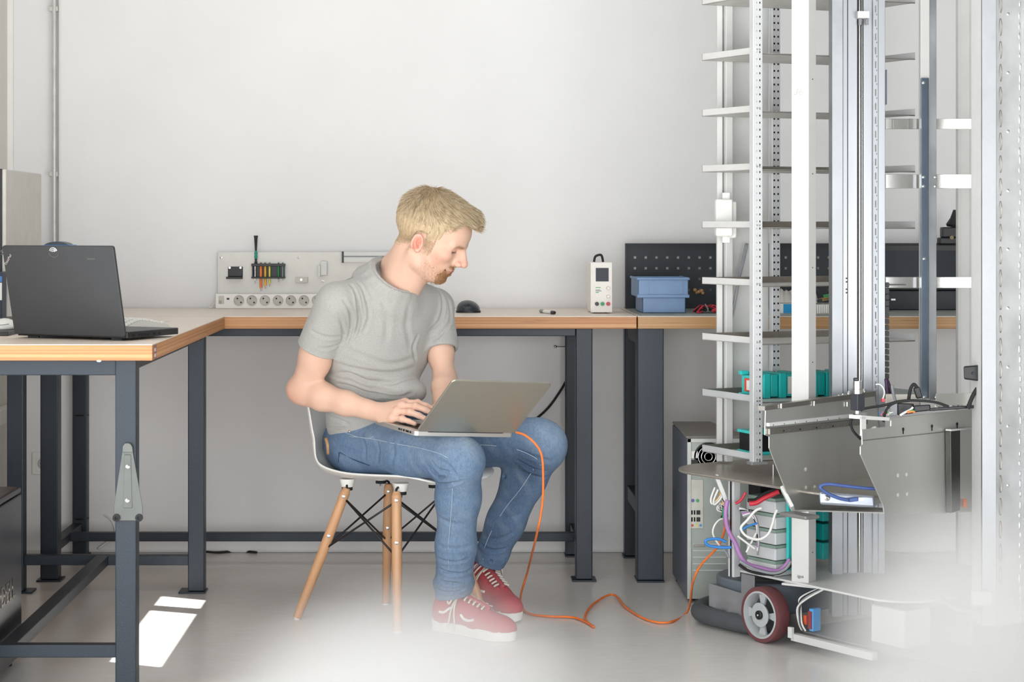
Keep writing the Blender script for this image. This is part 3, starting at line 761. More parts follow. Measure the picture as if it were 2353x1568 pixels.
lipu = np.exp(-((hz+.0448+.05*hy)/.0035)**2)*np.clip((hx-.076)*120, 0, 1)*np.clip((.025-hy)*150, 0, 1)
blend(.75*np.maximum(lipd, lipu)*isface, '#b4615b')
mouthin = np.exp(-((hz+.0495)/.0034)**2)*np.clip((.0935-hx)*200, 0, 1)*np.clip((hx-.070)*100, 0, 1)*np.clip((.022-hy)*200, 0, 1); blend(.8*mouthin*isface, '#5c2527')
brow = np.exp(-((hz-.0315-.10*(hy-.03)*(hy < .035)+.35*np.clip(hy-.035, 0, 1))/.0052)**2)*np.clip((hx-.07)*60, 0, 1)*np.clip((hy-.012)*120, 0, 1)*np.clip((.054-hy)*80, 0, 1)
blend(.95*brow*np.clip(.8+n3, 0, 1)*isface, '#7d5a3a')
lash = np.exp(-((hz-.0125+.09*(hy-.019))/.0032)**2)*np.clip((hx-.078)*150, 0, 1)*(hy > .018)*(hy < .048); blend(.95*lash*isface, '#33251f')
blend(.35*np.exp(-(((hx-.085)/.02)**2+((hy-.03)/.02)**2+((hz-.02)/.014)**2))*isface, '#bd7f6c')
for p in ((.018, .066, -.018), (.030, .064, -.012), (.055, .058, -.022), (.03, .055, -.048)): blend(.7*np.exp(-((hx-p[0])**2+(hz-p[2])**2)/.0014**2)*isface*(hv[:, 1] < 0), '#a8553f')
blend(.30*np.exp(-(np.linalg.norm(SV-(RE+[-.02, -.02, -.02]), axis=1)/.045)**2), '#d98d78')
for q in tipsR: blend(.35*np.exp(-(np.linalg.norm(SV-q[0], axis=1)/.013)**2), '#cf8b7a'); blend(.35*np.exp(-(np.linalg.norm(SV-q[1], axis=1)/.010)**2), '#cf8b7a')
scalp = np.clip((hz-.045)*40, 0, 1)*isface*np.clip((.095-hx+.5*(hz-.1))*40, 0, 1); blend(.7*scalp, '#b08e63')
m = bpy.data.materials.new('skin'); m.use_nodes = True; t_ = NT(m)
at = t_.new('ShaderNodeAttribute', attribute_name='tint'); t_.col(at.outputs['Color'])
t_.b.inputs['Roughness'].default_value = .48; t_.b.inputs['Specular IOR Level'].default_value = .35
t_.b.inputs['Subsurface Weight'].default_value = .25; t_.b.inputs['Subsurface Radius'].default_value = (1, .35, .2); t_.b.inputs['Subsurface Scale'].default_value = .006
t_.bump(t_.noise(t_.mapping(), 700, 2), .12, .001)
np_object('body', SV, SF, m, man, tint)
# hair: a shaped volume with combed strands lying on it
Q = Field(HC-.24, HC+.25, .0025)
Q.put(ell(H(-.010, 0, .056), (.108, .0835, .093), HR), .01)
Q.put(ell(H(-.005, 0, .092), (.094, .070, .062), HR), .03)
Q.put(ell(H(.050, 0, .098), (.060, .060, .042), HR), .03)
Q.put(ell(H(.074, -.004, .106), (.034, .048, .027), HR), .025)
Q.put(rcone(H(.074, .03, .113), H(.092, -.014, .117), .018, .015), .02)
def hairclip(X, Y, Z):
    x, y, z = X-HC[0], Y-HC[1], Z-HC[2]
    a = HF[0]*x+HF[1]*y+HF[2]*z; b = np.abs(HL[0]*x+HL[1]*y+HL[2]*z); c = HU[0]*x+HU[1]*y+HU[2]*z
    xs = np.array([-.16, -.085, -.055, -.030, -.022, .004, .012, .030, .036, .052, .072, .086, .10, .2])
    zs = np.array([-.026, -.026, -.022, -.004, .030, .034, -.026, -.024, .006, .034, .082, .096, .098, .096])
    line = np.interp(a.ravel(), xs, zs).reshape(a.shape).astype(np.float32)
    zc = line+.022*np.clip((.045-b)/.045, 0, 1)*(a > .07)*0
    return np.minimum(zc-c, .05)*.8
Q.clip(hairclip)
HV, HFc = Q.mesh(); HV = smooth_mesh(HV, HFc, 2, .5); HN = vnormals(HV, HFc); hq = hl(HV)
thin = np.clip((.055-hq[:, 2])/.075, 0, 1); thin[hq[:, 0] > .07] = 0; thin[(hq[:, 0] > -.004)] *= .35
# flatten towards the skin low on the sides (short clipped hair)
skx = ((hq[:, 0]+.004)/.1035)**2+(hq[:, 1]/.0795)**2+((hq[:, 2]-.050)/.0865)**2
HV = HV-HN*(thin*.0055)[:, None]
flow0 = np.array([-.045, .01, .125])
def flow(p):
    d = p-flow0; d[:, 2] *= .6; d /= np.linalg.norm(d, axis=1)[:, None]+1e-6
    fr = np.clip((p[:, 0]+.01)/.06, 0, 1)*np.clip((p[:, 2]-.06)/.04, 0, 1); d += fr[:, None]*np.array([1.2, -.55, .12])
    sd = np.clip((.085-p[:, 2])/.05, 0, 1); d += sd[:, None]*np.array([.10, 0, -1.3])
    return d/(np.linalg.norm(d, axis=1)[:, None]+1e-6)
hq = hl(HV); HN = vnormals(HV, HFc)
hn_l = HN@HR.T; fl = flow(hq); 
az = np.arctan2(hq[:, 1], hq[:, 0]+.045); rad_ = np.linalg.norm(hq-flow0, axis=1)
clump = np.sin(az*34+np.sin(rad_*70)*1.6)+.6*np.sin(az*71+rad_*40)
HV = HV+HN*(clump*.0011*np.clip((hq[:, 2]+.01)*16, .1, 1))[:, None]
hc = np.tile(L3('#cbb696'), (len(HV), 1)); w_ = np.clip(.5+.35*clump, 0, 1)[:, None]; hc = hc*(1-w_*.55)+L3('#a48660')*w_*.55*1.0
w_ = (thin*.75)[:, None]; hc = hc*(1-w_)+L3('#c9ae8c')*w_
mh = bpy.data.materials.new('blond_hair'); mh.use_nodes = True; t_ = NT(mh); at = t_.new('ShaderNodeAttribute', attribute_name='tint'); t_.col(at.outputs['Color'])
t_.b.inputs['Roughness'].default_value = .5; t_.b.inputs['Specular IOR Level'].default_value = .35
hairo = np_object('hair', HV, HFc, mh, man, hc, label='short blond hair swept up at the front')
# strands
rs = np.random.RandomState(11); NS = 17000
pick = rs.choice(len(HV), NS, p=None); base = hq[pick]+hn_l[pick]*(-.002)
ok = ~((base[:, 2] < -.024)); base = base[ok]; pick = pick[ok]; NS = len(base)
topf = np.clip((base[:, 2]-.05)/.06, 0, 1); frontf = np.clip((base[:, 0]-.04)/.05, 0, 1)*topf
Ls = .011+.014*topf+.006*frontf; Ls *= .7+.6*rs.rand(NS)
seg = 4; pts = [base]; d = flow(base); n0 = hn_l[pick]
jit = (rs.rand(NS, 3)-.5)*.5
for k in range(seg):
    d = flow(pts[-1]); d = d-n0*(np.sum(d*n0, 1)[:, None])*.9; d /= np.linalg.norm(d, axis=1)[:, None]+1e-6
    lift = (.12+.14*topf+.14*frontf)*(1-.55*k/seg)
    d = d+n0*lift[:, None]+jit*(.38); d /= np.linalg.norm(d, axis=1)[:, None]
    pts.append(pts[-1]+d*(Ls/seg)[:, None])
def strands(pts, wid, name, cols, m, parent, seed=0):
    n = len(pts[0]); rr = np.random.RandomState(seed); S = len(pts)
    V = []; 
    side = np.cross(pts[-1]-pts[0], rr.rand(n, 3)-.5); side /= np.linalg.norm(side, axis=1)[:, None]+1e-9
    s2 = np.cross(pts[-1]-pts[0], side); s2 /= np.linalg.norm(s2, axis=1)[:, None]+1e-9
    for k, p in enumerate(pts):
        w = wid*(1-.85*(k/(S-1))**2)
        for a in (0, 2.094, 4.189): V.append(p+side*(w*math.cos(a))+s2*(w*math.sin(a)))
    V = np.stack(V, 1); F = []
    for k in range(S-1):
        for j in range(3): F.append([k*3+j, k*3+(j+1) % 3, (k+1)*3+(j+1) % 3, (k+1)*3+j])
    F = np.array(F); allF = (F[None]+np.arange(n)[:, None, None]*(3*S)).reshape(-1, 4)
    W = V.reshape(-1, 3)@HR+HC; cc = np.repeat(cols, 3*S, axis=0)
    return np_object(name, W, allF, m, parent, cc)
q = rs.rand(NS); tone = np.where(q[:, None] < .45, L3('#dccbac'), np.where(q[:, None] < .8, L3('#c9b494'), L3('#a58d6c')))
so = strands(pts, .00062, 'hair_strands', tone, mh, hairo); so['kind'] = 'stuff'
# short beard hairs
bm = np.where((front*isface > .5) | (must*isface > .6) | ((jaw > .6) & (np.random.RandomState(5).rand(len(SV)) < .05)))[0]
bm = np.random.RandomState(6).choice(bm, min(2600, len(bm)), replace=False); bp = hv[bm]; bn = (vnormals(SV, SF)[bm])@HR.T
dd = bn*.7+np.array([.15, 0, -.8])+(np.random.RandomState(8).rand(len(bm), 3)-.5)*.7; dd /= np.linalg.norm(dd, axis=1)[:, None]
so = strands([bp-bn*.0006, bp+dd*.0018, bp+dd*.0036], .00030, 'beard', np.where(np.random.RandomState(9).rand(len(bm), 1) < .5, L3('#9a6c45'), L3('#b98d60')), mh, man); so['kind'] = 'stuff'; so['label'] = 'short light brown beard'

# clipped hair fading into the skin at nape and sideburns
xs_ = np.array([-.16, -.085, -.055, -.030, -.022, .004, .012, .030, .036]); zs_ = np.array([-.026, -.026, -.022, -.004, .030, .034, -.026, -.024, .006])
ln_h = np.interp(hx, xs_, zs_); dn = ln_h-hz
SN = vnormals(SV, SF); prb = np.clip(1-(dn/.012), 0, 1)*(dn > -.045)*(hx < .036)*isface*(hz > -.060)*((hx < -.03) | ((hy > .06) & (hz > -.022)))*(~ear)*np.where(dn > 0, .35, 1)
cand = np.where(np.random.RandomState(21).rand(len(SV)) < prb*.95)[0]; cand = np.random.RandomState(22).choice(cand, min(6000, len(cand)), replace=False)
cp = hv[cand]; cn = SN[cand]@HR.T; cd = cn*.45+np.array([.05, 0, -1.0])+(np.random.RandomState(23).rand(len(cand), 3)-.5)*.5; cd /= np.linalg.norm(cd, axis=1)[:, None]
so = strands([cp-cn*.0005, cp+cd*.0025, cp+cd*.0050], .00035, 'clipped_hair', np.where(np.random.RandomState(24).rand(len(cand), 1) < .5, L3('#c4aa86'), L3('#d8c2a0')), mh, hairo); so['kind'] = 'stuff'
# ------------------------------------------------------------------ t-shirt
S = Field((-.50, 5.38, .50), (.10, 5.98, 1.10), .003)
S.put(ell((-.232, 5.775, .590), (.150, .120, .125), TR), .03)
S.put(ell((-.246, 5.715, .690), (.141, .110, .120), TR), .05)
S.put(ell((-.212, 5.662, .820), (.163, .113, .140), TR), .06)
S.put(ell((-.196, 5.645, .905), (.158, .098, .090), TR), .05)
S.put(rcone(RS+[.01, 0, .012], C7+[-.005, .01, -.022], .054, .060), .04); S.put(rcone(LS+[0, .0, .012], C7+[.01, .0, -.025], .052, .058), .04)
S.put(rcone(C7+[.0, .0, -.03], C7+[.025, -.03, -.055], .062, .045), .03)
S.put(ell(P(925, 893, 5.615), (.062, .06, .030), TR), .04)        # cloth bunched over the lap
S.put(rcone(P(880, 930, 5.66), P(960, 905, 5.60), .030, .022), .03)
SR, SL = .50, .56
def capped(a, b, ra, rb, e, ax):
    fn, lo, hi = rcone(a, b, ra, rb)
    return (lambda X, Y, Z: np.maximum(fn(X, Y, Z), (X-e[0])*ax[0]+(Y-e[1])*ax[1]+(Z-e[2])*ax[2])), lo, hi
def sleeve(Sh, E, f, r0, r1):
    e = Sh+(E-Sh)*f; ax = (E-Sh)/np.linalg.norm(E-Sh)
    S.put(capped(Sh, e+ax*.03, r0, r1, e, ax), .022)
    return e, ax
eR, aR = sleeve(RS, RE, SR, .060, .061); eL, aL = sleeve(LS, LE, SL, .055, .052)
S.clip(lambda X, Y, Z: (.548+(X+.34)*.33)-Z)
S.put(rcone(eR-aR*.02, eR+aR*.05, .0535, .0535), .002, 's'); S.put(rcone(eL-aL*.015, eL+aL*.05, .043, .043), .002, 's')
# neck opening: an oval ring around the neck
CN = np.array([-.170, 5.610, 1.020]); nn = np.array([.46, -.41, .78]); nn /= np.linalg.norm(nn)
e1 = np.array([.86, .42, -.29]); e1 -= nn*(e1@nn); e1 /= np.linalg.norm(e1); e2 = np.cross(nn, e1)
RA_, RB_ = .066, .076
cring = [CN+e1*RA_*math.cos(a)+e2*RB_*math.sin(a) for a in np.linspace(0, 2*math.pi, 33)]
chain(S, cring, [.009]*33, .01)
for q_ in cring[:-1:2]:
    o_ = (q_-CN)/np.linalg.norm(q_-CN); S.put(rcone(q_, q_-nn*.055+o_*.012, .009, .030), .018)
def oval(X, Y, Z):
    x, y, z = X-CN[0], Y-CN[1], Z-CN[2]; q1 = x*e1[0]+y*e1[1]+z*e1[2]; q2 = x*e2[0]+y*e2[1]+z*e2[2]; qn = x*nn[0]+y*nn[1]+z*nn[2]
    return np.maximum((np.sqrt((q1/(RA_-.004))**2+(q2/(RB_-.004))**2)-1)*RA_, -.018-qn)
S.put((oval, CN-.12, CN+.14), .003, 's')
S.clip(lambda X, Y, Z: np.where((X-CN[0])**2+(Y-CN[1])**2+(Z-CN[2])**2 < .085**2, (X-CN[0])*nn[0]+(Y-CN[1])*nn[1]+(Z-CN[2])*nn[2]-.006, -1))
TV, TF = S.mesh(); TV = smooth_mesh(TV, TF, 3, .5); del S
def folds(V, F, specs):
    for px, w, d in specs:
        N = vnormals(V, F); V = fold(V, N, on_surface(V, px), w*.62, d*.95, .3)
    return V
TV = folds(TV, TF, [
    ([(752, 852), (800, 858), (850, 878), (905, 880), (950, 868)], .010, .007),
    ([(750, 868), (800, 888), (850, 905), (900, 912), (945, 905)], .010, .009),
    ([(745, 890), (790, 905), (840, 922), (890, 930)], .009, .007),
    ([(770, 832), (830, 850), (890, 858), (950, 845)], .010, .005),
    ([(790, 800), (840, 822), (900, 836), (955, 820)], .012, .004),
    ([(806, 655), (822, 700), (826, 740), (812, 778)], .008, .009),
    ([(822, 650), (842, 690), (848, 730), (836, 765)], .008, .005),
    ([(790, 690), (806, 725), (808, 760), (795, 790)], .008, .006),
    ([(760, 700), (785, 740), (790, 775), (775, 805)], .008, .004),
    ([(720, 790), (750, 800), (785, 790)], .007, .004), ([(715, 760), (750, 775), (790, 770)], .008, .004),
    ([(1005, 665), (1018, 700), (1010, 740), (985, 765)], .008, .006), ([(1030, 690), (1035, 730), (1010, 770), (985, 785)], .008, .005),
    ([(1040, 750), (1015, 780), (990, 790)], .006, .004),
    ([(960, 770), (950, 800), (955, 830)], .008, .004), ([(880, 690), (890, 740), (885, 790)], .014, .003), ([(940, 700), (935, 750), (945, 800)], .014, .003),
    ([(755, 920), (800, 935), (850, 948)], .008, .006), ([(745, 945), (775, 965), (800, 975)], .008, .006), ([(742, 975), (765, 985), (790, 985)], .007, .005)])
N = vnormals(TV, TF); TV = TV+N*(wob(TV, 34, 8, 4)*.0022+wob(TV, 90, 8, 5)*.0009)[:, None]
def m_shirt():
    m = bpy.data.materials.new('heather_grey_jersey'); m.use_nodes = True; t = NT(m)
    a = t.noise(t.mapping((1, 1, 2.6)), 300, 4, .75); b = t.noise(t.mapping(), 1100, 2, .6)
    c = t.ramp(a, [(0.3, '#918f8c'), (0.5, '#a6a5a1'), (0.72, '#bbbab5')]); c = t.mix(t.math('MULTIPLY', b, .25), c, '#cbcac6')
    t.col(c); t.b.inputs['Roughness'].default_value = .9; t.b.inputs['Specular IOR Level'].default_value = .15
    t.b.inputs['Sheen Weight'].default_value = .2; t.bump(b, .25, .001); return m
M_SHIRT = m_shirt()
shirt = np_object('t_shirt', TV, TF, M_SHIRT, man)
# collar band and sleeve hems
MB().tube([Vector(p+nn*.0035) for p in cring[:-1]], .0058, 8, 1, True).build('collar', M_SHIRT, shirt, smooth=True)
def ring(e, ax, r, n=28):
    d, s, u = basis(Vector(ax)); return [Vector(e)+s*math.cos(a)*r+u*math.sin(a)*r for a in np.linspace(0, 2*math.pi, n, endpoint=False)]
for e, ax, r in ((eR, aR, .0585), (eL, aL, .0480)):
    MB().tube(ring(e-ax*.004, ax, r), .0042, 8, 1, True).build('sleeve_hem', M_SHIRT, shirt, smooth=True)
# shoulder seam of the near sleeve
MB().tube(on_surface(TV, [(866, 606), (840, 620), (815, 632), (794, 642)], -.001, 6), .0013, 6, 5).build('shoulder_seam', M_SHIRT, shirt, smooth=True)
MB().tube(on_surface(TV, [(794, 642), (806, 660), (814, 685), (816, 712), (812, 740)], -.0012, 6), .0013, 6, 5).build('shoulder_seam', M_SHIRT, shirt, smooth=True)
# ------------------------------------------------------------------ jeans
RH, LH = np.array([-.265, 5.725, .520]), np.array([-.185, 5.900, .520])
RK, LK = np.array([.022, 5.410, .524]), np.array([.268, 5.725, .530])
RA, LAk = np.array([.003, 5.575, .115]), np.array([.100, 5.850, .145])
J = Field((-.45, 5.30, .07), (.36, 6.06, .70), .003)
J.put(ell((-.240, 5.815, .535), (.150, .110, .095), TR), .04)
J.put(rcone(RH, LH, .090, .090), .05)
J.put(rcone((-.295, 5.80, .51), (-.24, 5.88, .51), .075, .075), .05)
chain(J, [RH, RH+.5*(RK-RH), RK+[-.03, .03, -.002]], [.086, .072, .066], .03); J.put(ell(RK+[.0, .0, -.004], (.066, .066, .062)), .03)
chain(J, [RK+[.0, .012, -.03], RK+.3*(RA-RK)+[0, .022, 0], RK+.65*(RA-RK)+[0, .012, 0], RA], [.062, .060, .054, .053], .03)
chain(J, [LH, LH+.5*(LK-LH), LK+[-.03, .01, 0]], [.088, .080, .071], .03); J.put(ell(LK+[.005, 0, -.006], (.066, .066, .066)), .03)
chain(J, [LK+[-.012, .008, -.035], LK+.3*(LAk-LK)+[-.004, .02, 0], LK+.65*(LAk-LK)+[0, .01, 0], LAk+[.008, -.004, .012]], [.063, .062, .054, .050], .03)
J.put(ell(LAk+[.020, .0, .035], (.048, .045, .030)), .02)     # bunched hem
J.put(ell(RA+[.0, .0, .030], (.058, .056, .024)), .02)
aRL = (RA-RK)/np.linalg.norm(RA-RK); aLL = (LAk-LK)/np.linalg.norm(LAk-LK)
hR = RA-[0, 0, .010]; hLm = LAk+[.010, 0, .010]; nR_ = np.array([.18, .05, -.98]); nL_ = np.array([-.30, .25, -.92])
def jcut(X, Y, Z):
    qa = (X-hR[0])*nR_[0]+(Y-hR[1])*nR_[1]+(Z-hR[2])*nR_[2]; qb = (X-hLm[0])*nL_[0]+(Y-hLm[1])*nL_[1]+(Z-hLm[2])*nL_[2]
    near = np.where((Y < 5.70) & (Z < .3), qa, -1); far = np.where((Y >= 5.70) & (Z < .3), qb, -1)
    wb = Z-(.605+.16*(X+.30))          # waistband
    return np.maximum(np.maximum(near, far), np.where(X < -.12, wb, -1))
J.clip(jcut)
J.put(rcone(hR+[0, 0, .03], hR-[0, 0, .03], .046, .046), .003, 's'); J.put(rcone(hLm+[0, 0, .03], hLm-[0, 0, .03], .042, .042), .003, 's')
JV, JF = J.mesh(); JV = smooth_mesh(JV, JF, 2, .5); del J
JV = folds(JV, JF, [
    ([(985, 1075), (1000, 1095), (1022, 1098)], .008, .010), ([(992, 1060), (1008, 1080), (1035, 1085)], .008, .006), ([(1000, 1110), (1025, 1115), (1060, 1105)], .008, .005),
    ([(1000, 1055), (1030, 1070), (1050, 1100)], .009, .005),
    ([(830, 1000), (840, 1030), (838, 1055)], .008, .003), ([(860, 1005), (872, 1035), (868, 1065)], .008, .003), ([(900, 1010), (905, 1040), (898, 1070)], .010, .003),
    ([(1012, 1310), (1040, 1318), (1080, 1312)], .008, .008), ([(1010, 1335), (1045, 1342), (1088, 1330)], .007, .008), ([(1008, 1285), (1030, 1292), (1075, 1285)], .008, .005),
    ([(1005, 1355), (1030, 1362), (1070, 1352)], .006, .005), ([(1005, 1250), (1040, 1262), (1078, 1255)], .010, .004), ([(1002, 1180), (1030, 1200), (1070, 1205)], .012, .003),
    ([(1120, 1085), (1160, 1095), (1195, 1085)], .010, .006), ([(1190, 1060), (1215, 1075), (1250, 1085)], .009, .007), ([(1200, 1085), (1225, 1095), (1255, 1098)], .009, .006),
    ([(1195, 1040), (1230, 1052), (1270, 1060)], .010, .005), ([(1105, 1250), (1130, 1265), (1160, 1262)], .008, .007), ([(1098, 1280), (1130, 1290), (1165, 1285)], .007, .007), ([(1110, 1230), (1140, 1240), (1180, 1225)], .010, .004),
    ([(1150, 1180), (1170, 1190), (1200, 1180)], .012, .003), ([(765, 1015), (790, 1030), (830, 1040)], .008, .004)])
N = vnormals(JV, JF); JV = JV+N*(wob(JV, 40, 8, 6)*.0022+wob(JV, 120, 8, 7)*.0008)[:, None]
jc = np.tile(L3('#5c7797'), (len(JV), 1)); JN = vnormals(JV, JF)
def jb(mask, c):
    global jc
    mask = np.clip(mask, 0, 1)[:, None]; jc = jc*(1-mask)+L3(c)*mask
def seg_d(V, a, b):
    a = np.array(a); ba = np.array(b)-a; t = np.clip(((V-a)@ba)/(ba@ba), 0, 1); return np.linalg.norm(V-a-t[:, None]*ba, axis=1)
# faded wear along thigh tops and knees, darker inside the legs
wearR = np.exp(-(seg_d(JV, RH+[.05, -.06, .06], RK+[0, -.03, .055])/.06)**2); jb(.65*wearR*(.7+.5*wob(JV, 70, 8, 9)), '#b3c1cd')
wearL = np.exp(-(np.linalg.norm(JV-(LK+[.03, -.03, .03]), axis=1)/.09)**2); jb(.5*wearL, '#94a9bc')
shR = np.exp(-(seg_d(JV, RK+[0, -.05, -.08], RA+[0, -.06, .1])/.06)**2); jb(.35*shR*(.8+.5*wob(JV, 60, 8, 10)), '#9db1c4')
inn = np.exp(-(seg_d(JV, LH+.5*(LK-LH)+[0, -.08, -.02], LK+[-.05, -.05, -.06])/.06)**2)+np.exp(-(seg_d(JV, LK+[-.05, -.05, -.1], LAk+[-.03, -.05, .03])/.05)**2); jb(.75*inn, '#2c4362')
jb(.25*np.clip(wob(JV, 150, 10, 11), 0, 1), '#aebdca'); jb(.3*np.clip(-wob(JV, 110, 10, 12), 0, 1), '#3a5373')
m = bpy.data.materials.new('blue_denim'); m.use_nodes = True; t_ = NT(m)
at = t_.new('ShaderNodeAttribute', attribute_name='tint'); g = t_.noise(t_.mapping((1, 1, 1)), 620, 4, .75); g2 = t_.noise(t_.mapping((2.2, 2.2, 1)), 70, 6, .75)
gr = t_.ramp(g, [(.42, (0, 0, 0)), (.68, (1, 1, 1))]); g2r = t_.ramp(g2, [(.42, (0, 0, 0)), (.66, (1, 1, 1))]); c = t_.mix(t_.math('MULTIPLY', gr, .30), at.outputs['Color'], '#b5c2cd'); c = t_.mix(t_.math('MULTIPLY', g2r, .32), c, '#33496a'); t_.col(c)
t_.b.inputs['Roughness'].default_value = .85; t_.b.inputs['Specular IOR Level'].default_value = .2; t_.bump(g, .3, .001)
M_DENIM = m
jeans = np_object('jeans', JV, JF, M_DENIM, man, jc)
M_STITCH = mat('pale_stitch', '#a9b9c9', .8); M_STITCHD = mat('dark_stitch', '#263a58', .8)
for px in ([(800, 1003), (850, 1008), (900, 1018), (960, 1030), (1005, 1042), (1030, 1053)], [(1035, 1085), (1040, 1110), (1036, 1180), (1031, 1260), (1032, 1310)], [(1033, 1318), (1036, 1340), (1033, 1362)],
           [(1095, 1022), (1140, 1025), (1190, 1035), (1230, 1052), (1243, 1070)], [(1225, 1080), (1195, 1125), (1160, 1170), (1128, 1225), (1112, 1262)], [(1110, 1285), (1098, 1300), (1085, 1312)]):
    MB().tube(on_surface(JV, px, .0006, 4), .0011, 5, 3).build('seam', M_STITCH, jeans, smooth=True)
MB().tube(on_surface(JV, [(778, 1062), (780, 1048), (782, 1040), (815, 1058), (850, 1070)], 0, 5), .0016, 5, 3).build('pocket_edge', M_STITCHD, jeans, smooth=True)
MB().tube(on_surface(JV, [(790, 992), (815, 1002), (845, 1008), (858, 1005)], 0, 5), .0013, 5, 3).build('pocket_edge', M_STITCH, jeans, smooth=True)
for p in ((800, 981), (803, 991)): 
    q = on_surface(JV, [p], .0, 6)[0]; MB().lathe([(.0045, 0), (.0045, .002), (.002, .003), (0, .003)], q, (.3, -1, .3), 10).build('rivet', mat('copper_rivet', '#c8a58a', .3, .8), jeans, smooth=True)
# belt and shirt-side strip of leather at the back
bp_ = on_surface(JV, [(748, 1008), (752, 1025), (752, 1045)], .002, 8)
MB().tube(bp_, .006, 8, 4).build('leather_patch', M_TAN, jeans, smooth=True, label='tan leather waistband patch')
# ------------------------------------------------------------------ sneakers
M_CANVAS = mat('red_canvas', '#b8404a', .75, var=.07, vscale=300, bump=.2, bscale=900)
M_SUEDE = mat('red_suede', '#b04a50', .85, var=.08, vscale=120)
M_SOLE = mat('white_rubber_sole', '#ece9e4', .55, var=.03); M_LACE = mat('off_white_lace', '#d8d2c6', .8, var=.05)
def shoe(heel, fwd, pitch, label):
    f = Vector((fwd[0], fwd[1], 0)).normalized(); l = Vector((-f.y, f.x, 0)); u = Vector((0, 0, 1))
    f2 = f*math.cos(pitch)-u*math.sin(pitch); u2 = f*math.sin(pitch)+u*math.cos(pitch)
    o = Vector(heel); LN = .285
    def W(x, y, z): return o+f2*x+l*y+u2*z
    def w(x):
        a = x/LN; return np.interp(a, [0, .04, .12, .3, .5, .68, .82, .92, .97, 1], [.012, .026, .034, .035, .037, .047, .048, .038, .025, .008])
    xs = np.linspace(0.001, LN, 26); out = [(x, w(x)) for x in xs]+[(x, -w(x)) for x in xs[::-1]]
    R = np.array([tuple(f2), tuple(l), tuple(u2)])
    Fd = Field(np.minimum.reduce([arr(W(x, y, z)) for x in (-.03, LN+.02) for y in (-.07, .07) for z in (0, .19)])-.01,
               np.maximum.reduce([arr(W(x, y, z)) for x in (-.03, LN+.02) for y in (-.07, .07) for z in (0, .19)])+.01, .0025)
    A = lambda *q: arr(W(*q))
    Fd.put(ell(A(.055, 0, .055), (.055, .036, .05), R), .01); Fd.put(rcone(A(.05, 0, .05), A(.055, 0, .105), .037, .038), .02)
    Fd.put(rcone(A(.10, 0, .06), A(.17, 0, .048), .038, .036), .02); Fd.put(ell(A(.205, 0, .030), (.078, .046, .040), R), .03)
    Fd.put(ell(A(.235, 0, .030), (.048, .044, .030), R), .02); Fd.put(rcone(A(.09, 0, .085), A(.15, 0, .062), .026, .026), .02)
    Fd.clip(lambda X, Y, Z: .026-((X-o[0])*u2[0]+(Y-o[1])*u2[1]+(Z-o[2])*u2[2]))
    Fd.clip(lambda X, Y, Z: ((X-o[0])*u2[0]+(Y-o[1])*u2[1]+(Z-o[2])*u2[2])-.132)
    V, F = Fd.mesh(); V = smooth_mesh(V, F, 2, .5)
    up = np_object('shoe', V, F, M_CANVAS, man, label=label)
    s_ = MB().prism([W(x, y, 0) for x, y in out], u2*.030).build('sole', M_SOLE, up, smooth=40, bevel=.003)
    MB().prism([W(LN*.5+(x-LN*.5)*1.012, y*1.03, .026) for x, y in out], u2*.005).build('foxing_stripe', M_SOLE, up, smooth=40, bevel=.0015)
    return up, V, W
hd = Vector((.78, -.62, 0)).normalized()
shR, VR, WR = shoe((-.052, 5.632, 0), hd, 0, 'red canvas sneaker with white sole, near foot')
shL, VL, WL = shoe((.062, 5.945, .035), (.42, -.91), .10, 'red canvas sneaker with white sole, far foot')
def z2(l): return [(980+x/7.127, 1280+y/7.127) for x, y in l]
for l in ([(205, 905), (290, 905), (370, 850), (455, 822)], [(560, 955), (610, 1012), (690, 1048), (775, 1035)]):
    q = on_surface(VR, z2(l), .0008, 6); MB().tube(q, .0042, 6, 5).build('side_stripe', M_SOLE, shR, smooth=True)
q = on_surface(VL, z2([(820, 560), (880, 560), (950, 580)]), .0008, 6); MB().tube(q, .004, 6, 5).build('side_stripe', M_SOLE, shL, smooth=True)
def local(V, W):
    o = np.array(W(0, 0, 0)); A = np.array([np.array(W(1, 0, 0))-o, np.array(W(0, 1, 0))-o, np.array(W(0, 0, 1))-o]); return (V-o)@A.T
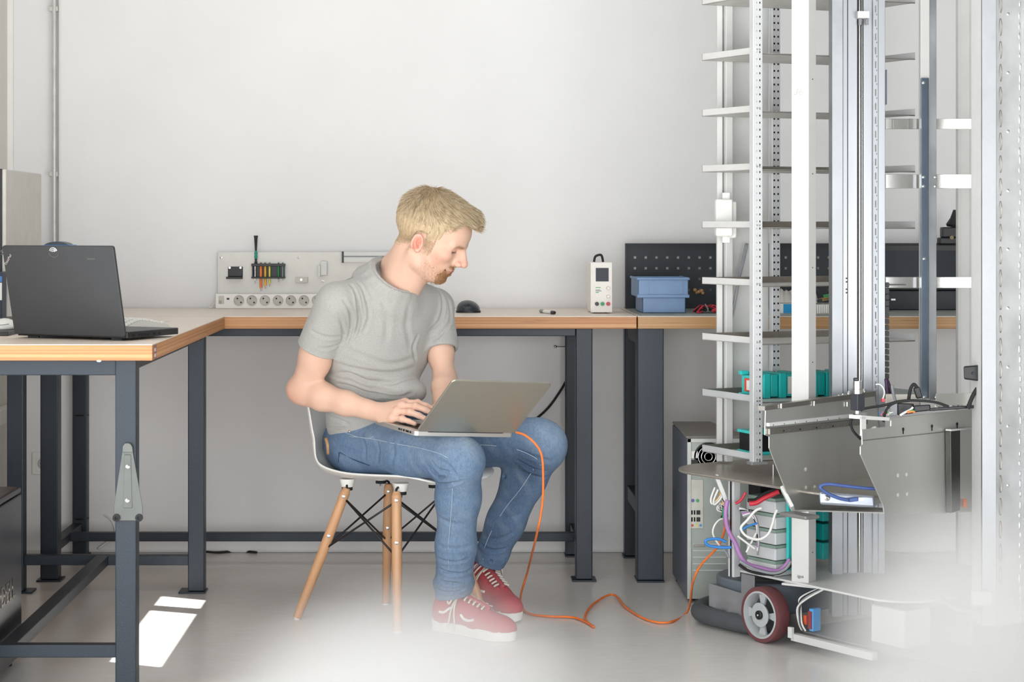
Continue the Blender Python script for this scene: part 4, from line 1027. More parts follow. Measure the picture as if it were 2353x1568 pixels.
def laces(V, W, sh, s):
    q = local(V, W)
    def tz(x, y):
        m = (np.abs(q[:, 0]-x) < .006) & (np.abs(q[:, 1]-y) < .006); return (q[m, 2].max() if m.any() else .06)
    for i in range(6):
        a = .108+.0155*i
        MB().tube([W(a+(.006 if j % 2 else 0)*0+.004*abs(y)/.02, y, tz(a, y)+.0022) for j, y in enumerate((-.025, -.015, -.005, .005, .015, .025))], .0032, 6, 3).build('lace', M_LACE, sh, smooth=True)
    MB().tube([W(x, 0, tz(x, 0)+.0008) for x in np.linspace(.095, .20, 8)], .009, 8, 3).build('tongue', M_SUEDE, sh, smooth=True)
    k = W(.098, 0, tz(.098, 0)+.006); MB().ball(k, .007, None, 10, 8).build('lace_knot', M_LACE, sh, smooth=True)
    z0 = tz(.098, 0)+.006
    def side(x, z, y0=.05):     # outermost point of the upper at this height
        m = (np.abs(q[:, 0]-x) < .006) & (np.abs(q[:, 2]-z) < .006) & (q[:, 1]*s < 0); return (np.abs(q[m, 1]).max() if m.any() else .04)+.004
    for dx, zz in ((.0, (.09, .065, .04, .018)), (.018, (.09, .06, .035, .012))):
        MB().tube([k]+[W(.100+dx*(j+1)/3-.012*j*.6, -s*side(.10, z), z) for j, z in enumerate(zz)], .0030, 6, 6).build('lace_end', M_LACE, sh, smooth=True)
    for sg in (1, -1):
        MB().tube([k, W(.092, -sg*.022, z0+.008), W(.085, -sg*.045, z0-.014), W(.092, -sg*.050, z0-.036), W(.102, -sg*.040, z0-.014), W(.10, -sg*.016, z0+.002), k], .0028, 6, 6).build('lace_loop', M_LACE, sh, smooth=True)
laces(VR, WR, shR, 1); laces(VL, WL, shL, 1)
# ------------------------------------------------------------------ silver laptop on the lap
M_SILV = mat('silver_aluminium_lid', '#b9b6a8', .36, .85, var=.02, vscale=4)
M_SILVB = mat('silver_aluminium_base', '#dcdbd8', .35, .8, var=.02)
hl0 = Vector((-.101, 5.30, .607)); hv_ = Vector((.84, .54, -.07)).normalized(); lu = Vector((.107, -.135, .155)); lu = (lu-hv_*lu.dot(hv_)).normalized()
bd = Vector((-.54, .84, .065)); bd = (bd-hv_*bd.dot(hv_)).normalized(); bn_ = bd.cross(hv_).normalized(); bn_ = bn_ if bn_.z > 0 else -bn_
lw, ld = .325, .224
lp = thing('laptop', 'open silver laptop balanced on the seated man\'s thighs', 'laptop', hl0+hv_*lw/2+bd*ld/2)
def rrect(o, a, b, la, lb, r, n=5):
    pts = []
    for sa, sb, a0 in ((1, 1, 0), (0, 1, 90), (0, 0, 180), (1, 0, 270)):
        for k in range(n+1):
            t = math.radians(a0+90*k/n); x = (la-r if sa else r)+r*math.cos(t); y = (lb-r if sb else r)+r*math.sin(t); pts.append(o+a*x+b*y)
    return pts
MB().prism(rrect(hl0, hv_, bd, lw, ld, .011), -bn_*.014).build('base', M_SILVB, lp, smooth=40, bevel=.0018)
ln_ = hv_.cross(lu).normalized(); ln_ = ln_ if ln_.y < 0 else -ln_      # outward, towards the camera
lid = MB().prism(rrect(hl0+lu*.004, hv_, lu, lw, ld, .011), ln_*.0055).build('lid', M_SILV, lp, smooth=40, bevel=.0018)
MB().prism(rrect(hl0+lu*.016+hv_*.011-ln_*.0006, hv_, lu, lw-.022, ld-.026, .003), -ln_*.0004).build('screen', M_SCREEN, lid)
MB().cyl(hl0+hv_*.04+lu*.004, hl0+hv_*(lw-.04)+lu*.004, .0055, n=12).build('hinge', M_BLACK, lp, smooth=40)
k = MB()
for r in range(6):
    for c in range(14):
        q = hl0+hv_*(.027+c*.0195)+bd*(.028+r*.0185); k.prism([q, q+hv_*.0165, q+hv_*.0165+bd*.0155, q+bd*.0155], bn_*.0012)
k = k.build('keys', M_BLACK, lp); k['kind'] = 'stuff'
q = hl0+hv_*.115+bd*.145; MB().prism(rrect(q, hv_, bd, .10, .072, .004), bn_*.0006).build('trackpad', M_SILVB, lp)
for x, w in ((.022, .007), (.034, .016), (.056, .009), (.071, .005), (.080, .009)):
    q = hl0-hv_*.0003+bd*x-bn_*.0095; MB().prism([q, q+bd*w, q+bd*w+bn_*.005, q+bn_*.005], -hv_*.0005).build('port', M_HOLE, lp)
# ------------------------------------------------------------------ black laptop on the left bench
M_TP = mat('black_soft_touch', '#37383a', .55, .1, var=.05, vscale=6, bump=.1, bscale=900)
th = Vector((-.905, .425, 0)).normalized(); td = Vector((.425, .905, 0)).normalized(); tz = Vector((0, 0, 1))
o0 = PZ(293, 784, BZ)
tp = thing('laptop', 'open black laptop with its lid back to the camera on the left bench', 'laptop', o0)
MB().prism(rrect(o0+tz*.006, th, td, .345, .236, .006), tz*.017).build('base', M_BLACK, tp, smooth=40, bevel=.002)
tu = (tz*.2415-td*.055).normalized(); tn = th.cross(tu).normalized(); tn = tn if tn.y < 0 else -tn
lid = MB().prism(rrect(o0+tz*.012-td*.002, th, tu, .345, .236, .007), tn*.009).build('lid', M_TP, tp, smooth=40, bevel=.002)
MB().prism(rrect(o0+tz*.012-td*.002+tu*.02+th*.012-tn*.0005, th, tu, .32, .20, .002), -tn*.0004).build('screen', M_SCREEN, lid)
tf = o0+tz*.012-td*.002+tn*.0092     # lid outer surface, origin at the right bottom corner seen from the camera
def TPp(px, py):     # lid-plane point shown at that pixel
    r = Vector(((px-CX)/FPX, 1, -(py-CY)/FPX)); c0 = Vector((0, 0, CAMH)); t = (tf-c0).dot(tn)/r.dot(tn); return c0+r*t
M_LOGO = mat('silver_logo', '#cfcfcd', .35, .6); M_LOGOD = mat('grey_logo', '#6f706d', .45, .4)
text_mesh('lenovo', .0085, frameM(TPp(201, 597), -th, tu), 'maker_lettering', M_LOGOD, lid)
q = frameM(TPp(14, 611), -th*math.cos(.9)+tu*math.sin(.9), tu)
text_mesh('ThinkPad', .0095, q, 'model_lettering', M_LOGO, lid)
i_ = TPp(18.5, 597); MB().ball(i_, .0013, nu=8, nv=6).build('red_logo_dot', M_RED, lid)
for r_ in (.004, .008, .012): MB().tube([TPp(123, 580)+(-th*math.cos(a)+tu*math.sin(a))*r_+tn*.0003 for a in np.linspace(math.radians(20), math.radians(160), 9)], .0014, 5, 1).build('signal_sticker', M_LOGO, lid)
MB().tube([TPp(123, 577)+(-th*math.cos(a)+tu*math.sin(a))*.016+tn*.0002 for a in np.linspace(math.radians(200), math.radians(340), 9)], .0008, 5, 1).build('signal_sticker', M_LOGOD, lid)
text_mesh('S', .018, frameM(TPp(2, 586), -th, tu), 'pen_mark', M_LOGOD, lid)
for x in (.04, .30): MB().rbox(o0+th*x+td*.012+tz*.003, (.03, .012, .006), .004).build('rubber_foot', M_BLACKR, tp)
for x, w in ((.02, .012), (.05, .006), (.06, .006), (.07, .006), (.08, .006), (.09, .006), (.115, .01), (.14, .008)):
    q = o0+td*x+tz*.010-th*.0004; MB().prism([q, q+td*w, q+td*w+tz*.006, q+tz*.006], th*.0006).build('port', M_HOLE, tp)
# ------------------------------------------------------------------ things on the left bench
X_, Y0_, Y1_ = -1.282, 5.58, 6.06
mo = thing('computer_monitor', 'flat grey-backed monitor standing edge-on behind the black laptop', 'monitor', (X_, 5.82, BZ))
MB().box((X_-.006, 5.82, 1.165), (.012, Y1_-Y0_, .33)).build('back_cover', M_GREYP, mo, bevel=.003)
MB().box((X_-.021, 5.82, 1.165), (.018, Y1_-Y0_+.002, .332)).build('bezel', M_BLACK, mo, bevel=.002)
MB().box((X_-.0305, 5.82, 1.168), (.001, Y1_-Y0_-.03, .29)).build('screen', M_SCREEN, mo)
MB().box((X_+.02, 5.82, .99), (.03, .06, .18)).build('stand_neck', M_BLACK, mo, bevel=.004)
MB().rbox((X_-.02, 5.82, BZ+.008), (.17, .24, .016), .02).build('stand_base', M_BLACK, mo, bevel=.003)
bc = thing('storage_case', 'blue plastic case with dark curved lid peeking above the black laptop', 'case', (PX(131, 6.45), 6.45, BZ))
x0, x1 = PX(99, 6.45), PX(163, 6.45)
MB().rbox(((x0+x1)/2, 6.5, (BZ+ZY(563, 6.45))/2), (x1-x0, .12, ZY(563, 6.45)-BZ), .012).build('body', mat('bright_blue_plastic', '#4f8fdc', .35), bc, smooth=40, bevel=.003)
zt = ZY(563, 6.45); MB().prism([(x0+.003+(x1-x0-.012)*t, 6.45, zt+.011*math.sin(math.pi*t)**.7) for t in np.linspace(0, 1, 12)], (0, .09, 0)).build('lid', mat('dark_grey_plastic', '#4d565c', .4), bc, smooth=40)
# ergonomic keyboard
ek = thing('keyboard', 'curved light grey ergonomic keyboard behind the black laptop on the left bench', 'keyboard', (PX(318, 5.45), 5.45, BZ))
kc = Vector((PX(302, 5.4), 5.40, BZ)); ka = Vector((.35, .94, 0)).normalized(); kb = Vector((-.94, .35, 0))
def kb_s(u, v):
    x = (u-.5)*.26; y = (v-.5)*.15; h = .012+.016*math.exp(-(x/.08)**2)+.006*v; e = 1 if 0 < u < 1 and 0 < v < 1 else .15
    return kc+ka*(x)+kb*(y+.02*math.cos(x*8))+Vector((0, 0, h*e))
MB().grid(kb_s, 20, 10).build('shell', M_GREYP, ek, smooth=True)
kk = MB()
for r in range(5):
    for c in range(13):
        u, v = .08+.84*c/12, .2+.6*r/4; p = kb_s(u, v); kk.box(p+Vector((0, 0, .003)), (.014, .015, .006), Matrix.Rotation(math.atan2(ka.y, ka.x), 3, 'Z'))
kk = kk.build('keys', M_WHITEP, ek, bevel=.0015); kk['kind'] = 'stuff'
MB().prism([kc+ka*x+kb*y for x, y in ((-.125, -.07), (.125, -.07), (.125, .085), (-.125, .085))], (0, 0, .004)).build('base_plate', M_BLACK, ek)
ms = thing('computer_mouse', 'white mouse at the left edge of the left bench behind the black laptop', 'mouse', (PX(12, 5.3), 5.3, BZ+.012))
g = MB().ball((PX(10, 5.3), 5.3, BZ+.012), (.035, .055, .028))
for v in g.V: v.z = max(v.z, BZ+.0115)
g.build('shell', M_WHITEP, ms, smooth=True)
MB().tube([(PX(0, 5.3)-.03, 5.26, BZ+.025), (PX(12, 5.3), 5.245, BZ+.024), (PX(28, 5.3), 5.26, BZ+.026)], .001, 5, 4).build('seam', M_GREYC, ms)
tag(MB().mm(-1.44, PX(30, 5.2), 5.14, 5.42, BZ, BZ+.011).build('notebook', M_BLACK, bevel=.002), 'black notebook under the white mouse on the left bench', 'notebook')
tag(MB().prism([(PX(362, 5.95), 5.92, BZ+.0004), (PX(390, 5.95), 5.96, BZ+.0004), (PX(385, 5.95), 6.0, BZ+.0004), (PX(364, 5.95), 5.95, BZ+.0004)], (0, 0, .0008)).build('paper_scrap', M_WHITEP), 'tiny scrap of white paper lying on the left bench', 'paper')
bk = thing('binder', 'upright blue and white binder at the far left edge behind the black laptop', 'binder', (PX(-8, 5.5), 5.5, BZ))
MB().mm(PX(-35, 5.5), PX(4, 5.5), 5.50, 5.56, BZ, ZY(625, 5.5)).build('cover', mat('dark_blue_card', '#2b3a4c', .5), bk, bevel=.003)
MB().mm(PX(-30, 5.5), PX(4.5, 5.5), 5.498, 5.5, ZY(648, 5.5), ZY(635, 5.5)).build('label_strip', M_BLUEC, bk)
MB().mm(PX(-30, 5.5), PX(4.5, 5.5), 5.498, 5.5, ZY(690, 5.5), ZY(650, 5.5)).build('label_strip', M_WHITEP, bk)
# ------------------------------------------------------------------ left front tower
dt = thing('computer_tower', 'dark computer tower with embossed logo standing under the left bench', 'computer', (-1.14, 4.95, 0))
tx0, tx1, ty0, ty1 = -1.36, PX(50, 5.20), 4.70, 5.20; tzt = ZY(1118, 5.20)
M_TW = mat('dark_glossy_case', '#3a3d44', .22, .55, var=.05, vscale=3)
MB().mm(tx0, tx1, ty0, ty1, .02, tzt-.02).build('case_side', M_TW, dt, bevel=.004)
MB().mm(tx0, tx1, ty0, ty1, tzt-.018, tzt).build('case_top', mat('grey_case_top', '#5a5d66', .3, .5), dt, bevel=.008)
for x in (tx0+.03, tx1-.03):
    for y in (ty0+.05, ty1-.05): MB().cyl((x, y, 0), (x, y, .02), .015, n=12).build('foot', M_BLACKR, dt)
c_ = (.7071, 0, .7071); text_mesh('DELL', .075, frameM((tx1+.0005, 4.955, .190), (0, 1, 0), (0, 0, 1)), 'maker_logo', mat('logo_relief', '#7a7468', .25, .8), dt, .0008)
# white papers lying on the tower
tag(MB().mm(-1.33, tx1-.03, 4.78, 5.06, tzt+.0005, tzt+.003).build('paper_sheet', M_WHITEP), 'white sheet of paper lying on top of the dark tower', 'paper')
# ------------------------------------------------------------------ back bench: tool panel
yp = 6.925
tpn = thing('tool_board', 'light grey metal tool panel standing against the wall on the back bench', 'tool panel', (PX(690, yp), yp, BZ))
MB().mm(PX(500, yp), PX(990, yp), yp-.004, yp, BZ+.002, ZY(579, yp)).build('panel_sheet', M_PANEL, tpn, bevel=.001)
for x, y in ((508, 592), (686, 592), (742, 646), (980, 592)): MB().lathe([(.0045, 0), (.0045, .002), (0, .003)], (PX(x, yp), yp-.004, ZY(y, yp)), (0, -1, 0), 12).build('screw', M_CHROME, tpn, smooth=40)
yq = yp-.005
o = MB().mm(PX(679, yq), PX(707, yq), yq-.012, yq, ZY(650, yq), ZY(637, yq)).build('small_bracket', M_GREYP, tpn, bevel=.001)
MB().cyl((PX(693, yq), yq-.012, ZY(643, yq)), (PX(693, yq), yq-.016, ZY(643, yq)), .004, n=12).build('bracket_screw', M_CHROME, o, smooth=40)
MB().mm(PX(737, yq), PX(752, yq), yq-.012, yq, ZY(633, yq), ZY(600, yq)).mm(PX(731, yq), PX(737, yq), yq-.02, yq-.004, ZY(636, yq), ZY(610, yq)).build('tool_hook', M_WHITEG, tpn, bevel=.002)
o = MB().mm(PX(790, yq), PX(985, yq), yq-.012, yq, ZY(603, yq), ZY(579, yq)).build('mounting_rail', M_WHITEG, tpn, bevel=.001)
MB().mm(PX(786, yq), PX(790, yq), yq-.014, yq, ZY(604, yq), ZY(578, yq)).build('rail_end_cap', M_BLACK, o)
MB().mm(PX(790, yq), PX(985, yq), yq-.0135, yq-.012, ZY(591, yq), ZY(588, yq)).build('rail_groove', M_GREYC, o)
# power strip
ps = thing('power_strip', 'white power strip with a row of round sockets below the tool panel', 'power strip', (PX(690, 6.90), 6.90, BZ))
ys = 6.915; MB().mm(PX(498, ys), PX(1000, ys), ys-.035, ys, BZ+.0005, ZY(675, ys)).build('housing', M_WHITEP, ps, bevel=.002)
yf = ys-.035
for i in range(15):
    x = PX(549+29.9*i, yf); z = ZY(690.5, yf)
    w_ = MB().lathe([(.0185, 0), (.0185, .0035), (.0170, .0035), (.0160, .0006), (0, .0006)], (x, yf, z), (0, -1, 0), 24).build('socket_well', mat('socket_shade_grey', '#c3c0b9', .45), ps, smooth=35)  # shade of the recess is put into this grey
    for dx, dz in ((-.0055, .0065), (.0075, -.0075)): MB().cyl((x+dx, yf-.0005, z+dz), (x+dx, yf-.0012, z+dz), .003, n=10).build('pin_hole', M_HOLE, w_)
    if i == 14: break
MB().mm(PX(502, yf), PX(515, yf), yf-.0008, yf, ZY(699, yf), ZY(680, yf)).build('rating_label', M_GREYP, ps)
text_mesh('|||', .012, frameM((PX(503, yf), yf-.001, ZY(696, yf)), (1, 0, 0), (0, 0, 1)), 'rating_print', M_BLACK, ps, .0002)
MB().mm(PX(521, yf), PX(527, yf), yf-.001, yf, ZY(689, yf), ZY(685, yf)).build('switch', M_BLACK, ps)
MB().tube([(PX(498, 6.9), 6.895, ZY(694, 6.9)), (PX(492, 6.9), 6.90, ZY(698, 6.9)), (PX(488, 6.9), 6.905, BZ+.004), (PX(480, 6.9), 6.91, BZ+.004)], .0025, 8, 5).build('supply_cord', M_WHITEC, ps, smooth=True)
# holders and drivers on the panel
yh = yp-.005
h1 = thing('tool_holder', 'small empty black tool holder screwed to the left of the tool panel', 'holder', (PX(541, yh), yh, ZY(640, yh)))
MB().mm(PX(524, yh), PX(558, yh), yh-.004, yh, ZY(636, yh), ZY(613, yh)).build('back_plate', M_BLACK, h1, bevel=.002)
MB().mm(PX(521, yh), PX(558, yh), yh-.022, yh-.001, ZY(641, yh), ZY(636, yh)).build('shelf_lip', M_BLACK, h1, bevel=.001)
for x in (528, 553): MB().cyl((PX(x, yh), yh-.004, ZY(615.5, yh)), (PX(x, yh), yh-.006, ZY(615.5, yh)), .0042, n=12).build('screw', M_CHROME, h1, smooth=40)
h2 = thing('screwdriver_rack', 'black screwdriver rack mounted in the middle of the tool panel', 'rack', (PX(617, yh), yh, ZY(640, yh)))
MB().mm(PX(580, yh), PX(655, yh), yh-.004, yh, ZY(638, yh), ZY(608, yh)).build('back_plate', M_BLACK, h2, bevel=.001)
for z0, z1 in ((640, 636), (612, 606)): MB().mm(PX(579, yh), PX(656, yh), yh-.025, yh-.001, ZY(z0, yh), ZY(z1, yh)).build('rack_bar', M_BLACK, h2, bevel=.001)
for x in (582, 653): MB().mm(PX(x-1.5, yh), PX(x+1.5, yh), yh-.024, yh-.003, ZY(637, yh), ZY(611, yh)).build('rack_end', M_BLACK, h2)
yd = yh-.013
for x, c, y1, w, lab in ((599.5, M_ORPL, 662, 3, 'orange hex driver hanging in the black rack'), (609.5, M_YELLOW, 657, 2.6, 'amber hex driver hanging beside the orange one in the rack'),
                      (619.5, M_LIME, 652, 2.2, 'lime yellow hex driver hanging third in the rack'), (640, M_GREEN, 641.5, 1.8, 'dark green hex key near the right end of the rack'),
                      (650, mat('mint_plastic', '#8fc6be', .4), 637.5, 1.8, 'mint green hex key at the right end of the rack'), (586, M_CHROME, 645, 1.6, 'steel hex key at the left end of the rack')):
    t = thing('hex_driver', lab, 'hex key', (PX(x, yd), yd, ZY(y1, yd)), 'hex keys in the rack')
    r = w*yd/FPX; MB().cyl((PX(x, yd), yd, ZY(y1, yd)), (PX(x, yd), yd, ZY(606, yd)), r, n=12).build('sleeve', c, t, smooth=40)
    MB().cyl((PX(x, yd), yd, ZY(y1+7, yd)), (PX(x, yd), yd, ZY(y1, yd)), r*.45, n=8).build('tip', M_CHROME, t, smooth=40)
    MB().lathe([(r*.5, 0), (r*1.1, .003), (0, .005)], (PX(x, yd), yd, ZY(606, yd)), (0, 0, 1), 10).build('end_cap', M_CHROME, t, smooth=40)
t = thing('precision_screwdriver', 'black and green precision screwdriver standing upright above the rack', 'screwdriver', (PX(588, yd), yd, ZY(606, yd)))
def dz(y): return ZY(y, yd)-ZY(606, yd)
u_ = yd/FPX; c0 = (PX(588, yd), yd, ZY(606, yd))
MB().lathe([(3*u_, dz(606)), (3.6*u_, dz(603)), (2.2*u_, dz(600)), (3*u_, dz(595))], c0, n=14).build('collar', M_BLACK, t, smooth=40)
MB().lathe([(3*u_, dz(595)), (3.8*u_, dz(590)), (2.8*u_, dz(586.5)), (3.8*u_, dz(583)), (2.4*u_, dz(576.5))], c0, n=14).build('grip', mat('sea_green_plastic', '#13907a', .4), t, smooth=40)
MB().lathe([(2.4*u_, dz(576.5)), (3*u_, dz(565)), (4*u_, dz(547)), (5*u_, dz(543)), (4.4*u_, dz(541.5)), (0, dz(541.5))], c0, n=14).build('handle', M_BLACK, t, smooth=40)
# ------------------------------------------------------------------ mouse, pen, power supply
t = thing('computer_mouse', 'black mouse on the back bench beside the man\'s shoulder', 'mouse', (PX(1076, 6.6), 6.6, BZ))
mx, my = PX(1076, 6.6), 6.6
def ms_(u, v):
    a = 2*math.pi*u; r = math.sin(math.pi/2*v); return Vector((mx+.040*math.cos(a)*r-.004*(1-v)*0, my+.060*math.sin(a)*r, BZ+.004+.037*math.cos(math.pi/2*v)**.8*(1-.12*math.cos(a)*v)))
MB().grid(ms_, 24, 10).build('shell', mat('graphite_plastic', '#30343a', .3, var=.05), t, smooth=True)
MB().rbox((mx, my, BZ+.003), (.084, .122, .006), .035).build('base', M_BLACK, t, smooth=40)
MB().cyl((mx-.004, my-.046, BZ+.0245), (mx+.004, my-.046, BZ+.0245), .006, n=14).build('scroll_wheel', M_BLACKR, t, smooth=40)
MB().tube([(mx+.020, my-.042, BZ+.020), (mx+.026, my-.02, BZ+.026), (mx+.026, my+.01, BZ+.028)], .002, 6, 4).build('side_accent', M_GREYC, t)
t = thing('marker_pen', 'white and black marker pen lying on the back bench', 'pen', (PX(1259, 6.45), 6.45, BZ))
a, b_ = Vector((PX(1243, 6.55), 6.55, BZ+.0062)), Vector((PX(1274, 6.42), 6.42, BZ+.0062)); d = (b_-a)
MB().cyl(a+d*.25, b_-d*.18, .006, n=14).build('barrel', M_WHITEP, t, smooth=40); MB().cyl(a, a+d*.25, .0062, n=14).build('cap', M_GREYC, t, smooth=40); MB().cyl(b_-d*.18, b_, .0062, .0055, 14).build('end_plug', M_BLACK, t, smooth=40)
yu = 6.50
t = thing('bench_power_supply', 'white bench power supply with dark display and coloured terminals', 'power supply', (PX(1381, yu), yu, BZ))
M_PSU = mat('warm_white_case', '#e6e2db', .42, var=.015)
x0, x1, zt, zb = PX(1357, yu), PX(1407, yu), ZY(603, yu), BZ+.003
MB().mm(x0+.002, x1-.002, yu+.003, yu+.2, zb, zt-.001).build('case', M_PSU, t, bevel=.003)
MB().mm(x0, x1, yu, yu+.005, zb, zt).build('front_panel', M_PSU, t, bevel=.002)
MB().mm(PX(1369, yu), PX(1398.5, yu), yu-.0012, yu, ZY(647, yu), ZY(616, yu)).build('display', M_SCREEN, t)
def fx(x): return PX(x, yu)
for x, y, c in ((1371.5, 698.5, M_BLACK), (1384.5, 698.5, M_GREEN), (1397.5, 698.5, M_RED)):
    o = MB().lathe([(.0065, 0), (.0068, .006), (.0058, .010), (.003, .010), (.003, .006), (0, .006)], (fx(x), yu, ZY(y, yu)), (0, -1, 0), 18).build('terminal', c, t, smooth=40)
for x, y in ((1397, 662.5), (1397, 681.5)): MB().lathe([(.0058, 0), (.0055, .010), (.0045, .012), (0, .012)], (fx(x), yu, ZY(y, yu)), (0, -1, 0), 18).build('knob', M_PSU, t, smooth=40)
MB().cyl((fx(1371.5), yu-.001, ZY(681, yu)), (fx(1371.5), yu-.004, ZY(681, yu)), .003, n=10).build('push_button', M_WHITEP, t, smooth=40)
for x0_, x1_, y_, c_m in ((1368.5, 1380, 661, M_GREEN), (1368.5, 1379, 666.5, M_GREYC), (1368.5, 1382, 669, M_GREYC), (1368.5, 1376, 672.5, M_GREEN)):
    MB().mm(fx(x0_), fx(x1_), yu-.0006, yu, ZY(y_+.8, yu), ZY(y_-.8, yu)).build('panel_print', c_m, t)
MB().tube([(fx(1368), yu+.06, zt), (fx(1371), yu+.06, zt+.018), (fx(1381), yu+.06, zt+.024), (fx(1386), yu+.06, zt+.02), (fx(1389), yu+.06, zt)], .004, 8, 5).build('carry_handle', M_BLACKR, t, smooth=True)
for dx in (.006, .042): 
    for dy in (.02, .18): MB().cyl((x0+dx+.01, yu+dy, BZ), (x0+dx+.01, yu+dy, BZ+.004), .006, n=10).build('foot', M_BLACKR, t)
# ------------------------------------------------------------------ right bench: bin, leads, pegboard
MT = BZ+.003
yb_ = 6.46
t = thing('storage_bin', 'blue plastic open-front storage bin on the right bench', 'bin', (PX(1520, yb_), yb_+.1, MT))
def bp(px, py, dy=0): return Vector((PX(px, yb_), yb_+dy, ZY(py, yb_)))
x0, x1, x2, x3 = PX(1476, yb_), PX(1576, yb_), PX(1466, yb_), PX(1582, yb_)
zb, zl, zt = MT+.0005, ZY(684, yb_), ZY(641, yb_)
w = MB(); w.mm(x0, x1, yb_+.004, yb_+.012, zb, zl).mm(x0, x0+.005, yb_+.004, yb_+.24, zb, zl).mm(x1-.005, x1, yb_+.004, yb_+.24, zb, zl).mm(x0, x1, yb_+.232, yb_+.24, zb, zl).mm(x0, x1, yb_+.004, yb_+.24, zb, zb+.004)
w.build('lower_tub', M_BLUEB, t, bevel=.003)
w = MB(); w.mm(x2, x3, yb_, yb_+.006, zl, zt).mm(x2, x2+.006, yb_, yb_+.25, zl, zt).mm(x3-.006, x3, yb_, yb_+.25, zl, zt).mm(x2, x3, yb_+.244, yb_+.25, zl, zt+.002)
w.build('upper_tub', M_BLUEB, t, bevel=.003)
MB().mm(x2-.003, x3+.003, yb_-.004, yb_, zl-.001, zl+.010).build('rim_band', M_BLUEB, t, bevel=.002)
MB().mm(x2-.004, x3+.004, yb_-.005, yb_+.003, zt-.004, zt+.004).mm(x2-.004, x2+.002, yb_, yb_+.252, zt-.004, zt+.004).mm(x3-.002, x3+.004, yb_, yb_+.252, zt-.004, zt+.004).build('top_rim', M_BLUEB, t, bevel=.002)
for a, c, e, g in ((1490, 1570, 676, 675), (1490, 1491.5, 676, 645), (1568.5, 1570, 676, 645)): MB().mm(PX(a, yb_), PX(c, yb_), yb_-.0015, yb_, ZY(e, yb_), ZY(g, yb_)).build('label_holder_rib', M_BLUEB, t)
t = thing('test_leads', 'tangle of red and black test leads on the right bench beside the blue bin', 'test leads', (PX(1620, 6.5), 6.5, MT))
rs = random.Random(4)
for c, n in ((M_RED, 3), (M_BLACK, 4)):
    for i in range(n):
        pts = [(PX(1592+rs.random()*10, 6.5), 6.42+rs.random()*.1, MT+.004)]
        for j in range(1, 5): pts.append((PX(1592+j*13+rs.random()*10, 6.5), 6.42+rs.random()*.16, MT+.004+rs.random()*.022))
        MB().tube(pts, .0028, 6, 6).build('lead', c, t, smooth=True)
MB().cyl((PX(1632, 6.5), 6.43, MT+.008), (PX(1646, 6.5), 6.41, MT+.018), .006, n=10).build('probe_handle', M_RED, t, smooth=40)
MB().cyl((PX(1615, 6.5), 6.44, MT+.03), (PX(1620, 6.5), 6.42, MT+.012), .002, n=8).build('probe_tip', M_CHROME, t, smooth=40)
t = thing('bead_cluster', 'small cluster of tan round beads in front of the black pegboard', 'beads', (PX(1606, 6.806), 6.806, ZY(676, 6.806)))
for x, y, r in ((1597, 667, 4.5), (1605, 671, 4), (1612, 669, 5), (1615, 674, 4), (1601, 673, 3.6)): MB().ball((PX(x, 6.806), 6.806+.002*(x % 3), ZY(y, 6.806)), r*6.806/FPX).build('bead', M_TAN, t, smooth=True)
# pegboard with real square holes
yg = 6.82
pg = thing('pegboard', 'black metal pegboard with rows of square holes at the back of the right bench', 'pegboard', (PX(1700, yg), yg, MT))
gx = [PX(1459+24.75*i, yg) for i in range(31)]; gz = [ZY(592+24.75*j, yg) for j in range(4)]; hs = .0042
XL, XR, ZT, ZB = PX(1437, yg), PX(2215, yg), ZY(560, yg), MT+.001
w = MB(); zs = [ZT]+[q for z in gz for q in (z+hs, z-hs)]+[ZB]
for i in range(0, len(zs), 2): w.mm(XL, XR, yg-.0015, yg, zs[i+1], zs[i])
for z in gz:
    e = [XL]+[q for x in gx for q in (x-hs, x+hs)]+[XR]
    for i in range(0, len(e), 2): w.mm(e[i], e[i+1], yg-.0015, yg, z-hs, z+hs)
w.build('perforated_sheet', M_PEG, pg)
MB().mm(XL-.001, XL+.002, yg-.02, yg+.01, ZB, ZT).mm(XL, XR, yg-.02, yg+.01, ZT-.002, ZT+.001).build('edge_flange', M_PEG, pg)
# big black screen and the device on top of it
yk = 6.72
t = thing('computer_monitor', 'wide black monitor at the right end of the right bench, behind the robot', 'monitor', (PX(2110, yk), yk, MT))
MB().mm(PX(2000, yk), PX(2260, yk), yk, yk+.05, ZY(668, yk), ZY(562, yk)).build('housing', M_BLACK, t, bevel=.004)
MB().mm(PX(2005, yk), PX(2255, yk), yk-.002, yk, ZY(660, yk), ZY(576, yk)).build('screen', M_SCREEN, t)
MB().mm(PX(2030, yk), PX(2235, yk), yk-.03, yk+.06, MT, ZY(668, yk)).build('speaker_base', mat('charcoal_plastic', '#2b2f34', .5), t, bevel=.004)
MB().mm(PX(2043, yk), PX(2053, yk), yk-.0315, yk-.03, ZY(690, yk), ZY(686, yk)).build('silver_logo', M_LOGO, t)
t = thing('webcam', 'black camera device with dark cone on top of the wide black monitor', 'camera', (PX(2185, yk), yk+.02, ZY(562, yk)))
MB().mm(PX(2160, yk), PX(2200, yk), yk, yk+.045, ZY(562, yk)+.0005, ZY(546, yk)).mm(PX(2166, yk), PX(2200, yk), yk, yk+.04, ZY(546, yk), ZY(522, yk)).build('housing', M_BLACK, t, bevel=.004)
MB().lathe([(.022, 0), (.026, .008), (.014, .03), (.006, .06)], (PX(2194, yk), yk+.02, ZY(522, yk)), (.1, 0, 1), 18).build('cone', M_BLACK, t, smooth=40)
MB().cyl((PX(2186, yk), yk-.001, ZY(546, yk)), (PX(2186, yk), yk-.006, ZY(546, yk)), .007, n=14).build('lens', mat('amber_lens', '#6b5a2c', .2), t, smooth=40)
